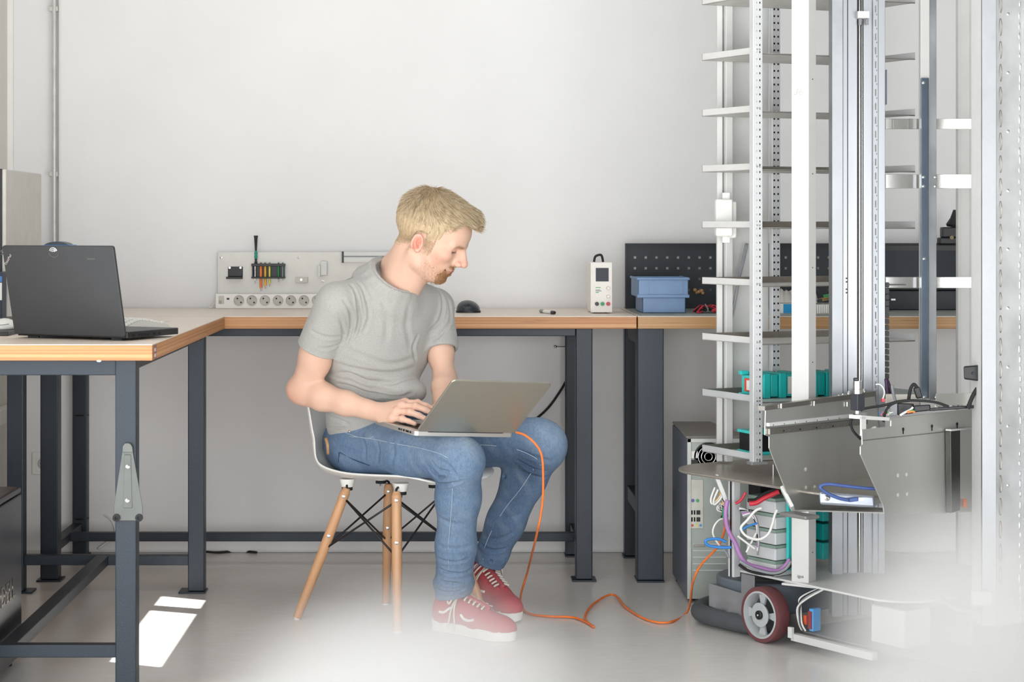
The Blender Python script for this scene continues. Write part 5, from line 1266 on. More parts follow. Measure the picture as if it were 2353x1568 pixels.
# boxes and boards on the right bench seen between the robot's columns
t = thing('component_box', 'white and blue carton lying on the right bench between the robot columns', 'box', (PX(1815, 6.45), 6.45, MT))
MB().mm(PX(1791, 6.42), PX(1830, 6.42), 6.42, 6.55, MT+.0003, ZY(698, 6.42)).build('carton', M_WHITEP, t, bevel=.001)
MB().mm(PX(1800, 6.42), PX(1830, 6.42), 6.4185, 6.42, MT+.002, ZY(699, 6.42)).build('blue_print', mat('cyan_print', '#1f9bd6', .5), t)
t = thing('foam_tray', 'grey crumpled foam tray on top of the white and blue carton', 'tray', (PX(1805, 6.5), 6.5, ZY(698, 6.42)))
MB().grid(lambda u, v: Vector((PX(1790, 6.46)+u*.13, 6.44+v*.1, ZY(697, 6.42)+(.03+.012*math.sin(u*9+v*5)+.006*math.sin(u*31))*(0 if u in (0, 1) or v in (0, 1) else 1))), 18, 8).build('tray_surface', M_GREYP, t, smooth=True)
t = thing('circuit_tray', 'white ribbed tray with green and amber circuit boards on the right bench', 'tray', (PX(1900, 6.45), 6.45, MT))
w = MB()
for i in range(12): w.mm(PX(1872+i*5, 6.42), PX(1875.5+i*5, 6.42), 6.42, 6.56, MT+.0003, ZY(700, 6.42))
w.mm(PX(1872, 6.42), PX(1930, 6.42), 6.425, 6.56, MT+.0005, ZY(701, 6.42)); w.build('ribbed_tray', M_WHITEP, t)
MB().bar((PX(1878, 6.45), 6.47, ZY(692, 6.45)), (PX(1925, 6.45), 6.5, ZY(684, 6.45)), .06, .003).build('board', mat('amber_board', '#a98648', .45, var=.2, vscale=90), t)
MB().bar((PX(1900, 6.45), 6.46, ZY(681, 6.45)), (PX(1925, 6.45), 6.48, ZY(678, 6.45)), .03, .008).build('board', M_PCB, t)
MB().bar((PX(1878, 6.45), 6.45, ZY(693, 6.45)), (PX(1888, 6.45), 6.45, ZY(690, 6.45)), .02, .01).build('connector', M_BLACK, t)
# ------------------------------------------------------------------ cables under the benches
tag(MB().tube([P(1308, 862, 6.93), P(1290, 895, 6.93), P(1262, 935, 6.93), P(1232, 963, 6.93), P(1212, 976, 6.93), P(1150, 1010, 6.93), P(1060, 1050, 6.93)], .0042, 8, 8).build('hanging_cable', M_BLACKR, smooth=True), 'black cable hanging under the back bench behind the silver laptop', 'cable')
tag(MB().tube([P(474, 1271, 6.9)+Vector((0, 0, .004)), PZ(500, 1270, .005), PZ(550, 1266.5, .005), PZ(590, 1270, .005)], .004, 8, 8).build('floor_cable', M_BLACKR, smooth=True), 'short black cable lying on the floor below the back bench', 'cable')
tag(MB().tube([P(150, 1092, 6.985), P(158, 1125, 6.98), P(175, 1150, 6.975), P(215, 1172, 6.96), P(255, 1195, 6.93), P(262, 1230, 6.93), P(225, 1262, 6.92)], .0042, 8, 8).build('wall_cable', M_WHITEC, smooth=True), 'pale cable drooping from the white double wall socket', 'cable')
t = thing('cable_hook', 'small metal hook screwed to the wall under the back bench', 'hook', P(1290, 797, 6.93))
MB().cyl(P(1276, 797, 6.925), P(1306, 797, 6.925), .0022, n=8).build('rod', M_CHROME, t, smooth=40); MB().ball(P(1276, 797, 6.925), .006).build('rod_end', M_CHROME, t, smooth=True); MB().cyl(P(1304, 797, 6.94), P(1304, 797, 6.915), .004, n=8).build('wall_screw', M_CHROME, t, smooth=40)
# ------------------------------------------------------------------ mobile warehouse robot, panels off
rb = thing('warehouse_robot', 'tall mobile robot with open aluminium mast, trays, cables and steel gripper plates', 'robot', (1.15, 5.45, 0))
th_ = math.radians(21); vR = Vector((math.cos(th_), math.sin(th_), 0)); uR = Vector((math.sin(th_), -math.cos(th_), 0)); R21 = Matrix.Rotation(th_, 3, 'Z')
b1 = Vector((.56, -.83, 0)).normalized(); b2 = Vector((.83, .56, 0)).normalized(); UP = Vector((0, 0, 1)); ZTOP = 2.35
def post(px, Y, w, d, z0, z1, m, name, ang=th_, bevel=.0015):
    return MB().box((PX(px, Y), Y, (z0+z1)/2), (w, d, z1-z0), Matrix.Rotation(ang, 3, 'Z')).build(name, m, rb, bevel=bevel)
M_LALU = mat('pale_satin_aluminium', '#d6d8da', .45, .35, var=.04, vscale=8)
# trays
TA = Vector((PX(1613, 5.70), 5.70, 0)); TB = Vector((PX(1742, 5.46), 5.46, 0)); tv = vR*.52; ted = (TB-TA)
z0t, dzt = ZY(1022, 5.70), (ZY(124, 5.70)-ZY(1022, 5.70))/7
TZ = [z0t+dzt*k for k in range(9)]
for k, z in enumerate(TZ):
    zz = z-.020; M_T = M_SHEET if k != 0 else M_SHEET
    tr_ = MB().prism([TA+UP*zz, TB+UP*zz, TB+tv+UP*zz, TA+tv+UP*zz], UP*.002).build('tray', mat('tray_steel', '#d4d2cd', .45, .2, var=.05), rb)
    MB().prism([TA+UP*zz, TB+UP*zz, TB+UP*(z-.001), TA+UP*z], (tv.normalized())*.002).build('side_lip', M_WHITEM if k > 1 else M_LALU, tr_)
    MB().prism([TA+UP*zz, TA+tv+UP*zz, TA+tv+UP*z, TA+UP*z], -ted.normalized()*-.002).build('back_lip', mat('tray_back_lip', '#a39c93', .36, .75, var=.08), tr_)
    MB().prism([TA+tv+UP*zz, TB+tv+UP*zz, TB+tv+UP*z, TA+tv+UP*z], -tv.normalized()*.002).build('side_lip', M_LALU, tr_)
    MB().prism([TB+UP*(zz-.002), TB+tv+UP*(zz-.002), TB+tv+UP*(zz+.002), TB+UP*(zz+.002)], -ted.normalized()*.002).build('front_fold', M_SHEETD, tr_)
# perforated uprights
def slots(px, Y, z0, z1, dz, cols, w, h, ang, front, m=None, nm='slots'):
    c = Vector((PX(px, Y), Y, 0)); R_ = Matrix.Rotation(ang, 3, 'Z'); g = MB(); z = z0
    while z < z1:
        for cx_ in cols:
            p = c+R_ @ Vector((cx_, -front, 0))+UP*z; g.box(p, (w, .0012, h), R_)
        z += dz
    return g
Yf = 5.44
p1 = post(1737, Yf, .030, .022, ZY(1068, Yf), ZTOP, M_LALU, 'perforated_upright')
g = slots(1737, Yf, ZY(1060, Yf), 1.9, 16.2*Yf/FPX, (.006,), .0028, .0055, th_, .0112).build('slots', M_HOLE, p1); g['kind'] = 'stuff'
g = slots(1737, Yf, ZY(1060, Yf), 1.9, 16.2*Yf/FPX, (-.004,), .0018, .0045, th_, .0112).build('slots', M_GREYC, p1); g['kind'] = 'stuff'
for z in TZ:
    for dx in (-.004, .004): MB().cyl(Vector((PX(1737, Yf), Yf, z-.012))+R21 @ Vector((dx, -.011, 0)), Vector((PX(1737, Yf), Yf, z-.012))+R21 @ Vector((dx, -.0145, 0)), .0028, n=8).build('tray_rivet', M_CHROME, p1, smooth=40)
MB().box((PX(1740, Yf), Yf, ZY(1064, Yf)), (.050, .03, .008), R21).build('foot_bracket', M_GALV, p1, bevel=.001)
Yr = 5.80
p2 = post(1780, Yr, .028, .018, ZY(990, Yr), ZTOP, M_LALU, 'perforated_upright')
g = slots(1780, Yr, ZY(980, Yr), 1.85, 15.7*Yr/FPX, (-.0065, .0065), .0050, .0055, th_, .0092).build('slots', M_HOLE, p2); g['kind'] = 'stuff'
post(1653, 5.78, .0165, .02, ZY(1060, 5.78), ZTOP, M_WHITEM, 'white_upright', 0)
post(1668, 5.79, .022, .05, ZY(1060, 5.78), ZTOP, M_WHITEG, 'duct_side', .3)
post(1722, 5.84, .118, .012, ZY(985, 5.84), ZTOP, M_WHITEG, 'cable_duct', th_*.5)
# junction box on the duct
jb_ = MB().rbox(P(1663, 501, 5.72), (.050, .035, .110), .006, None, 4, 1).build('antenna_box', M_WHITEP, rb, smooth=40, bevel=.004, label='white rounded plastic box')
MB().rbox(P(1681, 505, 5.735), (.026, .03, .108), .006, None, 4, 1).build('box_cover', M_WHITEP, jb_, smooth=40, bevel=.003)
for y in (451, 550):
    MB().mm(PX(1660, 5.73), PX(1677, 5.73), 5.728, 5.735, ZY(y+8, 5.73), ZY(y-8, 5.73)).build('mounting_tab', M_WHITEP, jb_, bevel=.001)
    MB().cyl(P(1669, y, 5.729), P(1669, y, 5.724), .004, n=10).build('tab_screw', M_CHROME, jb_, smooth=40)
for d in (0, 6): MB().tube([P(1714+d*.6, 560, 5.80), P(1706+d*.5, 600, 5.79), P(1697+d*.3, 640, 5.785), P(1686+d*.3, 700, 5.78), P(1672+d*.5, 760, 5.78)], .0034, 8, 6).build('mast_cable', M_GREYC, rb, smooth=True)
# front white column
Yc = 5.40; wc = .0515; aC = math.radians(-34)
c_ = Vector((PX(1847, Yc), Yc, 0)); RC = Matrix.Rotation(aC, 3, 'Z')
col = MB().box(c_+UP*((ZY(1345, Yc)+ZTOP)/2), (wc, wc, ZTOP-ZY(1345, Yc)), RC).build('white_column', M_WHITEM, rb, bevel=.002, label='square white column with a pencilled number')
MB().box(c_+UP*ZY(1342, Yc), (.10, .075, .006), RC).build('column_foot', M_WHITEM, col, bevel=.001)
fc = RC @ Vector((0, -1, 0)); sd = RC @ Vector((1, 0, 0))
text_mesh("36'", .026, frameM(c_+fc*(wc/2+.0003)-sd*.019+UP*ZY(219, Yc), sd, UP), 'pencilled_number', mat('pencil_grey', '#b9b9b6', .7), col, .0001, shear=.25)
text_mesh('igus', .0125, frameM(c_+fc*(wc/2+.0003)-sd*.008+UP*ZY(1325, Yc), sd, UP), 'maker_lettering', M_BLACK, col, .0002)
sf = RC @ Vector((1, 0, 0))
for y in (183, 400, 615, 832, 1268): MB().cyl(c_+sf*(wc/2)+UP*ZY(y, Yc), c_+sf*(wc/2+.0012)+UP*ZY(y, Yc), .0017, n=8).build('rivet_hole', M_HOLE, col)
# lift mast: extrusions side by side
Ym = 5.52; zb_ = ZY(1415, Ym)
def strip(px0, px1, Y, z0, z1, m, name, depth=.03): return MB().mm(PX(px0, Y), PX(px1, Y), Y, Y+depth, z0, z1).build(name, m, rb, bevel=.001)
strip(1912, 1937, Ym-.02, zb_, ZTOP, M_GALV, 'mast_profile', .05)
strip(1937, 1970, Ym, zb_, ZTOP, M_ALU, 'mast_profile', .05)
strip(1947, 1949, Ym-.0015, zb_, ZTOP, M_BLACK, 'mast_groove', .002)
strip(1970, 1984, Ym+.012, zb_, ZTOP, M_BLACK, 'lift_belt', .01)
strip(1974, 1977, Ym+.006, zb_, ZTOP, M_CHROME, 'guide_rod', .006); strip(1980, 1982, Ym+.006, zb_, ZTOP, M_CHROME, 'guide_rod', .006)
strip(1984, 2006, Ym+.004, zb_, ZTOP, M_ALU, 'mast_profile', .05)
sl = strip(2006, 2018, Ym-.008, zb_, ZTOP, M_GALV, 'slotted_strip', .03)
g = MB(); z = .4; rs = random.Random(2)
while z < 2.1:
    x = PX(2012, Ym-.008); g.rbox((x, Ym-.0084, z), (.0035, .0012, .020), .0015, None, 3, 1); g.box((x+.003, Ym-.0084, z-.016), (.003, .001, .004)); z += .0395
g = g.build('slots', mat('slot_shadow', '#7a7c7c', .6), sl); g['kind'] = 'stuff'
strip(2018, 2034, Ym-.004, zb_, ZTOP, M_ALU, 'mast_profile', .04)
c0 = strip(1971, 1998, Ym-.03, ZY(44, Ym), ZY(28, Ym), M_WHITEM, 'belt_clamp', .03)
for x in (1976, 1992): MB().cyl(P(x, 44, Ym-.015), P(x, 57, Ym-.015), .0045, n=12).build('clamp_pin', M_GREYC, c0, smooth=40)
for x, y in ((1945, 640), (1945, 648), (1945, 665), (1945, 673)): MB().cyl(P(x, y, Ym-.0002), P(x, y, Ym-.0012), .0022, n=8).build('bolt_hole', M_HOLE, rb)
# cable chain behind the mast edge
for i in range(18): MB().rbox((PX(2038, 5.56), 5.56, ZY(655+i*14, 5.56)), (.010, .014, .015), .003, None, 3, 1).build('cable_chain_link', M_BLACK, rb)
strip(2036, 2038.5, 5.56, ZY(240, 5.56), ZY(160, 5.56), M_BLUEST, 'rear_strip', .02)
# second upright with blued bar
Yp = 5.60
p3 = strip(2115, 2136, Yp, ZY(920, Yp), ZTOP, M_WHITEM, 'angle_upright', .02); strip(2136, 2152, Yp+.004, ZY(920, Yp), ZTOP, M_GALV, 'angle_flange', .03)
bl = strip(2117, 2134, Yp-.012, ZY(915, Yp), ZY(180, Yp), M_BLUEST, 'blued_bar', .01); strip(2132.5, 2134.5, Yp-.016, ZY(915, Yp), ZY(180, Yp), mat('blued_edge', '#46525e', .4, .7), 'blued_bar_edge', .012)
for x, y in ((2122, 407), (2149, 407), (2122, 428), (2149, 428), (2124, 595), (2124, 913), (2151, 913), (2151, 933), (2122, 190)): MB().lathe([(.0045, 0), (.0045, .003), (0, .005)], P(x, y, Yp-.012), (0, -1, 0), 12).build('bolt', M_CHROME, rb, smooth=40)
# crossbars to the right column
for y0, y1 in ((273, 297), (401, 433), (637, 662)):
    MB().mm(PX(2034, 5.64), PX(2262, 5.64), 5.635, 5.645, ZY(y1, 5.64), ZY(y0, 5.64)).build('crossbar', mat('polished_crossbar', '#d6d5d1', .16, .85, var=.06, vscale=9), rb, bevel=.0008)
strip(2050, 2056, 5.632, ZY(297, 5.64), ZY(273, 5.64), M_SHEETD, 'crossbar_joint', .003); strip(2086, 2090, 5.632, ZY(297, 5.64), ZY(273, 5.64), M_SHEETD, 'crossbar_joint', .003)
# round-edged rear post and right column
post(2215, 5.95, .048, .03, ZY(1305, 5.95), ZTOP, M_WHITEM, 'rear_post', 0, .012)
Yx = 5.02
rc = MB().mm(PX(2257, Yx), PX(2290, Yx), Yx, Yx+.012, ZY(1440, Yx), ZTOP).build('column_front_face', M_GALV, rb, bevel=.0015)
MB().mm(PX(2257, Yx), PX(2261, Yx), Yx+.01, Yx+.10, ZY(1440, Yx), ZTOP).build('column_inner_face', M_WHITEG, rc)
strip(2234, 2256, Yx+.24, ZY(905, 5.2), ZTOP, M_WHITEG, 'column_rear_flange', .012)
rf = MB().prism([(PX(2290, Yx), Yx+.004, ZY(1440, Yx)), (PX(2352, Yx+.05), Yx+.05, ZY(1440, Yx)), (PX(2352, Yx+.05), Yx+.05, ZTOP), (PX(2290, Yx), Yx+.004, ZTOP)], (.002, .01, 0)).build('welded_face', mat('mottled_aluminium', '#c9cbcd', .5, .35, var=.10, vscale=9), rb, label='mottled welded aluminium face with slots')
MB().mm(PX(2352, Yx+.05), PX(2420, Yx+.05), Yx+.045, Yx+.055, ZY(1440, Yx), ZTOP).build('column_side_face', M_WHITEM, rb)
def facep(px, py, lift=0):
    t = (px-2290)/62.0; Y = Yx+.004+.046*t; return P(px, py, Y-lift)
for i in range(26):
    y = 10+i*52.5; g = MB(); pts = []
    for a in np.linspace(0, 2*math.pi, 14, endpoint=False): pts.append(facep(2299+3.0*math.cos(a), y+20*math.sin(a), .0006))
    g.tube(pts, .0011, 5, 1, True).build('weld_slot', M_SHEETD, rf)
M_WELD = mat('weld_bead', '#dcdddd', .3, .9, var=.2, vscale=60)
rs = random.Random(9)
for i in range(60):
    y = 6+i*24+rs.random()*6; MB().ball(facep(2342+rs.random()*3, y, .0004), (.0028, .002, .007+.006*rs.random()), None, 8, 6).build('weld_bead', M_WELD, rf, smooth=True)
for y in (32, 167, 302, 438, 573, 708, 844, 980, 1116): MB().lathe([(.004, 0), (.004, .002), (0, .003)], facep(2316, y, 0), (0, -1, 0), 10).build('rivet', M_CHROME, rf, smooth=40)
# depth camera beside the column and its cord
dc = MB().hexa([P(x, y, Y) for Y in (5.06, 5.12) for x, y in ((2215, 872), (2262, 878), (2262, 838), (2214, 842))]).build('depth_camera', M_BLACK, rb, bevel=.004, label='black depth camera')
MB().cyl(P(2237, 859, 5.06), P(2237, 859, 5.055), .004, n=12).build('lens', M_SCREEN, dc, smooth=40)
MB().tube([P(2262, 880, 5.08), P(2250, 888, 5.08), P(2238, 905, 5.08), P(2229, 925, 5.08), P(2224, 940, 5.08)], .0055, 8, 6).build('camera_cord', M_BLACKR, rb, smooth=True)
MB().hexa([P(x, y, Y) for Y in (5.5, 5.56) for x, y in ((2150, 940), (2262, 945), (2262, 903), (2150, 905))]).build('rear_bracket', M_SHEET, rb, bevel=.001)
# ------------------------------------------------ turntable plate, deck and base shell
def stad(o, wlen, wid, r, n=10):      # rounded rectangle with axes b1 (length), b2 (width); o = left far corner
    return rrect(o, b1, b2, wlen, wid, r, n)
zt_ = ZY(1078, 5.65)
PT = Vector((.78, 5.64, 0))
def onside(t, off=0): return PT+b1*t+b2*off
tt = MB().prism([p+UP*(zt_-.005) for p in stad(onside(-.14, -.135), .80, .74, .17, 12)], UP*.006).build('turntable_plate', mat('turned_steel_plate', '#bdb6ac', .3, .7, var=.08, vscale=5), rb, smooth=40, bevel=.001)
zd = ZY(1330, 5.45)
dk = MB().prism([p+UP*(zd-.003) for p in stad(onside(-.02, -.005), .72, .60, .12, 12)], UP*.006).build('deck_plate', M_WHITEG, rb, smooth=40, bevel=.001)
for q in (Vector((PX(1687, 5.46), 5.46, 0)), onside(.60, .45), onside(.05, .5)):
    e = MB().box(q+UP*(zd+zt_)/2, (.024, .024, zt_-zd-.008), Matrix.Rotation(math.atan2(b1.y, b1.x), 3, 'Z')).build('corner_profile', M_LALU, rb, bevel=.001)
    MB().box(q+UP*(zd+zt_)/2-b2*.0122, (.006, .0012, zt_-zd-.008), Matrix.Rotation(math.atan2(b1.y, b1.x), 3, 'Z')).build('profile_groove', M_BLACK, e)
# tray support bracket, thin rods
MB().cyl(P(1777, 1068, 5.5), P(1777, 1105, 5.5), .002, n=8).build('threaded_rod', M_CHROME, rb, smooth=40)
MB().bar(P(1645, 1092, 5.50), P(1668, 1150, 5.50), .012, .024, (0, 1, 0)).build('support_strut', M_WHITEG, rb, bevel=.002)
MB().bar(P(1797, 1122, 5.16), P(1822, 1170, 5.12), .010, .030, (0, 1, 0)).build('support_strut', M_WHITEM, rb, bevel=.002)
# electronics stack between the plates
st_ = Vector((PX(1778, 5.53), 5.53, 0))-b1*.10-b2*.05; Rb = Matrix.Rotation(math.atan2(b1.y, b1.x), 3, 'Z')
M_STK = mat('pale_grey_module', '#d4d6d8', .45, var=.03); M_STKG = mat('green_grey_band', '#8ea69a', .5, var=.05)
zz = zd+.004; i = 0
while zz < zt_-.075:
    MB().box(st_+b1*.10+b2*.05+UP*(zz+.017), (.12, .10, .033), Rb).build('drive_module', M_STK, rb, bevel=.003)
    MB().box(st_+b1*.10+b2*.05+UP*(zz+.038), (.112, .094, .008), Rb).build('connector_band', M_STKG, rb); zz += .044; i += 1
MB().box(Vector((PX(1815, 5.47), 5.47, zd+.12)), (.010, .02, .20), Rb).build('teal_side_frame', M_TEALL, rb, bevel=.002)
MB().box(onside(.27, .17)+UP*(zt_-.035), (.13, .10, .05), Rb).build('teal_power_unit', M_TEALL, rb, bevel=.003, label='teal power unit')
MB().box(onside(.21, .16)+UP*(zt_-.03), (.03, .09, .04), Rb).build('power_unit_socket', M_BLACK, rb, bevel=.002)
for k in range(4): MB().box(Vector((PX(1900, 5.66), 5.66, zd+.05+.055*k)), (.07, .10, .048), Rb).build('battery_cell', M_TEAL if k % 2 else M_TEALL, rb, bevel=.003)
MB().box(onside(.10, .20)+UP*(zd+.13), (.10, .16, .20), Rb).build('motor_housing', M_BLACK, rb, bevel=.01)
MB().box(onside(.05, .12)+UP*(zd+.20), (.05, .08, .09), Rb).build('relay_block', M_BLACKR, rb, bevel=.006)
MB().cyl(onside(.15, .07)+UP*(zd+.15), onside(.20, .05)+UP*(zd+.145), .030, n=18).build('coil_core', M_BLACK, rb, smooth=40)
Yk = 5.40
def cab(pts, r, m, name, Y=Yk, dy=None):
    ps_ = [P(x, y, (dy[i] if dy else Y)) for i, (x, y) in enumerate(pts)]
    return MB().tube(ps_, r, 8, 7).build(name, m, rb, smooth=True)
cab([(1672, 1150), (1668, 1170), (1668, 1195), (1674, 1220), (1690, 1250), (1700, 1275), (1716, 1296), (1745, 1305), (1785, 1313), (1805, 1300), (1815, 1285)], .0062, M_PURPLE, 'violet_cable', 5.43)
cab([(1722, 1158), (1738, 1156), (1755, 1146), (1772, 1138), (1790, 1130)], .0068, M_RED, 'red_cable', 5.36); cab([(1718, 1150), (1735, 1150), (1752, 1138), (1770, 1130), (1790, 1124)], .0055, M_BLACKR, 'black_cable', 5.38)
cab([(1690, 1158), (1700, 1152), (1708, 1142), (1713, 1132)], .004, M_RED, 'red_cable', 5.42)
cab([(1750, 1168), (1735, 1175), (1718, 1195), (1703, 1212), (1708, 1226), (1722, 1236), (1745, 1240), (1765, 1228), (1775, 1205), (1780, 1185), (1786, 1172)], .0036, M_WHITEC, 'white_cable', 5.34)
cab([(1700, 1222), (1718, 1210), (1740, 1203)], .003, M_BLUEC, 'blue_cable', 5.38)
cab([(1695, 1232), (1712, 1245), (1735, 1262)], .0032, M_WHITEC, 'white_cable', 5.40); cab([(1715, 1270), (1725, 1250), (1738, 1225)], .003, M_WHITEC, 'white_cable', 5.42)
for k in range(7): cab([(1696+k*2, 1165+k*4), (1715+k*3, 1172+k*2), (1735+k*1.5, 1195+k*5), (1741, 1222+k*9)], .003, (M_GREYC, M_WHITEC, M_BLACKR, M_GREYC, M_PURPLE, M_WHITEC, M_GREYC)[k], 'ribbon_cable', 5.44)
cab([(1700, 1290), (1720, 1302), (1745, 1312), (1780, 1318), (1805, 1308), (1818, 1290)], .0042, M_GREYC, 'grey_cable', 5.41); cab([(1698, 1298), (1720, 1312), (1755, 1320), (1790, 1318), (1820, 1300)], .004, M_BLACKR, 'black_cable', 5.42)
cab([(1643, 1120), (1634, 1145), (1636, 1158), (1648, 1150), (1658, 1135)], .003, M_WHITEC, 'white_cable', 5.52); cab([(1650, 1125), (1640, 1150), (1642, 1160), (1655, 1148), (1662, 1130)], .0028, M_WHITEC, 'white_cable', 5.51)
rs = random.Random(12)
for k in range(14):
    x, y = 1655+rs.random()*22, 1118+rs.random()*45; cab([(x, y), (x+rs.uniform(-10, 10), y+rs.uniform(5, 16)), (x+rs.uniform(-12, 14), y+rs.uniform(14, 30)), (x+rs.uniform(0, 24), y+rs.uniform(20, 45))], .0024, (M_BLACKR, M_BLACKR, M_WHITEC, M_GREYC, M_YELLOW)[k % 5], 'loose_wire', 5.52)
cab([(1662, 1192), (1652, 1196), (1642, 1208), (1638, 1225), (1645, 1242), (1655, 1256)], .0028, M_WHITEC, 'white_cable', 5.50)
MB().box(P(1668, 1202, 5.46), (.012, .02, .02)).build('cable_plug', mat('red_plug', '#cf6a58', .45), rb, bevel=.002); MB().box(P(1664, 1180, 5.47), (.010, .02, .03)).build('cable_plug', M_GREEN, rb, bevel=.002)
cab([(1668, 1246), (1655, 1240), (1635, 1239), (1622, 1243), (1624, 1252), (1642, 1257), (1665, 1259), (1680, 1258)], .0040, M_BLUEC, 'blue_network_cable', 5.44)
cab([(1655, 1252), (1665, 1265), (1676, 1282)], .003, M_GREYC, 'grey_cable', 5.46)
# base shell, bumper, side panel, wheel
Rz = Rb
sh = MB().prism([p+UP*.055 for p in stad(onside(-.12, .01), .30, .56, .14, 12)], UP*(zd-.035-.055)).build('nose_shell', M_BASEG, rb, smooth=40, bevel=.006, label='slate grey rounded base shell')
MB().prism([p+UP*(zd-.0345) for p in stad(onside(-.08, .05), .20, .46, .10, 12)], UP*.0008).build('shell_top_inset', mat('dark_inset', '#6d6a64', .6), sh)
MB().box(onside(-.118, .18)+UP*.10, (.004, .05, .03), Rb).build('laser_window', M_TAN, sh)
bp_ = [onside(.17, -.005), onside(.06, -.02), onside(-.06, -.015), onside(-.125, .03), onside(-.165, .12), onside(-.175, .28), onside(-.165, .42)]
MB().tube([p+UP*.032 for p in bp_], .026, 14, 7).build('rubber_bumper', mat('dark_grey_rubber', '#4d5155', .6, var=.04), rb, smooth=40, label='dark rubber bumper tube')
sp = MB().prism([onside(t, -.012)+UP*z for t, z in ((-.03, .058), (.155, .050), (.155, zd-.003), (.10, zd-.003), (.10, .118), (-.03, .125))], -b2*.003).build('side_panel', M_GALV, rb, bevel=.001)
MB().box(onside(-.032, -.004)+UP*.092, (.012, .02, .066), Rb).build('panel_flange', M_GALV, sp)
for t in (.05, .11): MB().box(onside(t, -.018)+UP*.053, (.02, .012, .010), Rb).build('hinge', M_CHROME, sp, bevel=.002)
wcn = PZ(1771, 1411, 0); wheelc = Vector((PX(1768, 5.46), 5.46, .0)); 
WR_ = .078; wc_ = onside(.215, -.030)+UP*(WR_+.0005)
ax_ = -b2
ty = MB().lathe([(WR_-.012, -.022), (WR_-.002, -.022), (WR_, -.016), (WR_, .016), (WR_-.002, .020), (WR_-.012, .021)], wc_, ax_, 48, (0, 0, 1), False).build('drive_wheel', M_TIRE, rb, smooth=40, label='grey spoked wheel with dark red tyre')
MB().lathe([(.012, .010), (.030, .012), (.034, .020), (.030, .021), (.014, .020)], wc_, ax_, 36, (0, 0, 1)).build('wheel_hub', M_WHEEL, ty, smooth=40)
MB().lathe([(WR_-.012, -.02), (WR_-.012, .021), (WR_-.017, .022), (WR_-.022, .010), (WR_-.024, -.015)], wc_, ax_, 48, (0, 0, 1), False).build('wheel_rim', M_WHEEL, ty, smooth=40)
dsk = MB(); d_, s_, u_2 = basis(ax_, (0, 0, 1))
for k in range(4):
    a0 = math.radians(90*k+14); a1 = math.radians(90*k+90-14-20)
    ring_ = [(r, a) for a in np.linspace(a0+math.radians(62), a0+math.radians(90), 6) for r in (.030, WR_-.02)]
    for a in np.linspace(a0+math.radians(62), a0+math.radians(90)-.001, 6)[:-1]:
        b_a = a+math.radians(28)/5; q = [wc_+ax_*.004+(s_*math.cos(t)+u_2*math.sin(t))*r for r, t in ((.028, a), (WR_-.02, a), (WR_-.02, b_a), (.028, b_a))]; dsk.prism(q, ax_*.006)
dsk.build('wheel_spokes', M_WHEEL, ty)
MB().lathe([(WR_-.022, -.014), (0, -.014)], wc_, ax_, 36, (0, 0, 1)).build('wheel_back', mat('wheel_recess', '#6c6e6f', .6), ty, smooth=40)
MB().lathe([(.0125, .018), (.0125, .026), (.009, .028), (.004, .028), (.004, .026), (0, .027)], wc_, ax_, 24, (0, 0, 1)).build('axle_cap', M_BLACK, ty, smooth=40)
MB().ball(wc_+ax_*.027, .0035, nu=10, nv=8).build('axle_screw', M_CHROME, ty, smooth=True)
# lower frame rail, cables and small devices to the right of the wheel
MB().prism([onside(t, -.028)+UP*z for t, z in ((.315, .022), (.62, .022), (.62, .042), (.315, .042))], b2*.02).build('skirt_rail', M_WHITEM, rb, bevel=.001)
MB().box(onside(.318, -.03)+UP*.045, (.016, .01, .03), Rb).build('rail_bracket', M_WHITEG, rb, bevel=.001)
fp = MB().prism([p+UP*.045 for p in stad(onside(.30, .0), .62, .60, .04, 6)], UP*.004).build('floor_pan', mat('dark_floor_pan', '#7c7f82', .4, .6, var=.05), rb, bevel=.001)
MB().box(onside(.36, .02)+UP*.082, (.016, .03, .062), Rb).build('blue_connector', mat('sky_blue_plastic', '#4aa2e6', .4), rb, bevel=.002, label='blue connector')
MB().box(onside(.358, .003)+UP*.082, (.012, .004, .048), Rb).build('connector_window', mat('dark_red_window', '#8d2a30', .35), rb)
MB().box(onside(.335, .01)+UP*.078, (.012, .01, .026), Rb).build('indicator', mat('orange_indicator', '#d8552e', .4), rb, bevel=.002)
for k in range(4): MB().tube([onside(.40-.01*k, .02+.01*k)+UP*(zd-.004), onside(.35-.008*k, .0)+UP*.14, onside(.318, -.005+.004*k)+UP*.11, onside(.322+.004*k, -.004)+UP*.07, onside(.33+.005*k, 0)+UP*.05], .0028, 6, 7).build('wheel_cable', (M_WHITEC, M_GREYC, M_BLACKR, M_WHITEC)[k], rb, smooth=True)
MB().box(onside(.60, .10)+UP*.10, (.12, .10, .10), Rb).build('drive_box', M_WHITEG, rb, bevel=.004); MB().box(onside(.66, .28)+UP*.09, (.16, .12, .08), Rb).build('drive_box', M_GREYC, rb, bevel=.004)
q = P(2255, 1375, 5.0); MB().box(q, (.05, .02, .035)).build('column_bracket', M_WHITEM, rb, bevel=.002); MB().tube([P(2165, 1375, 5.05), P(2190, 1395, 5.02), P(2225, 1405, 5.0), P(2262, 1398, 4.99)], .006, 8, 6).build('base_hose', M_GREYC, rb, smooth=True)
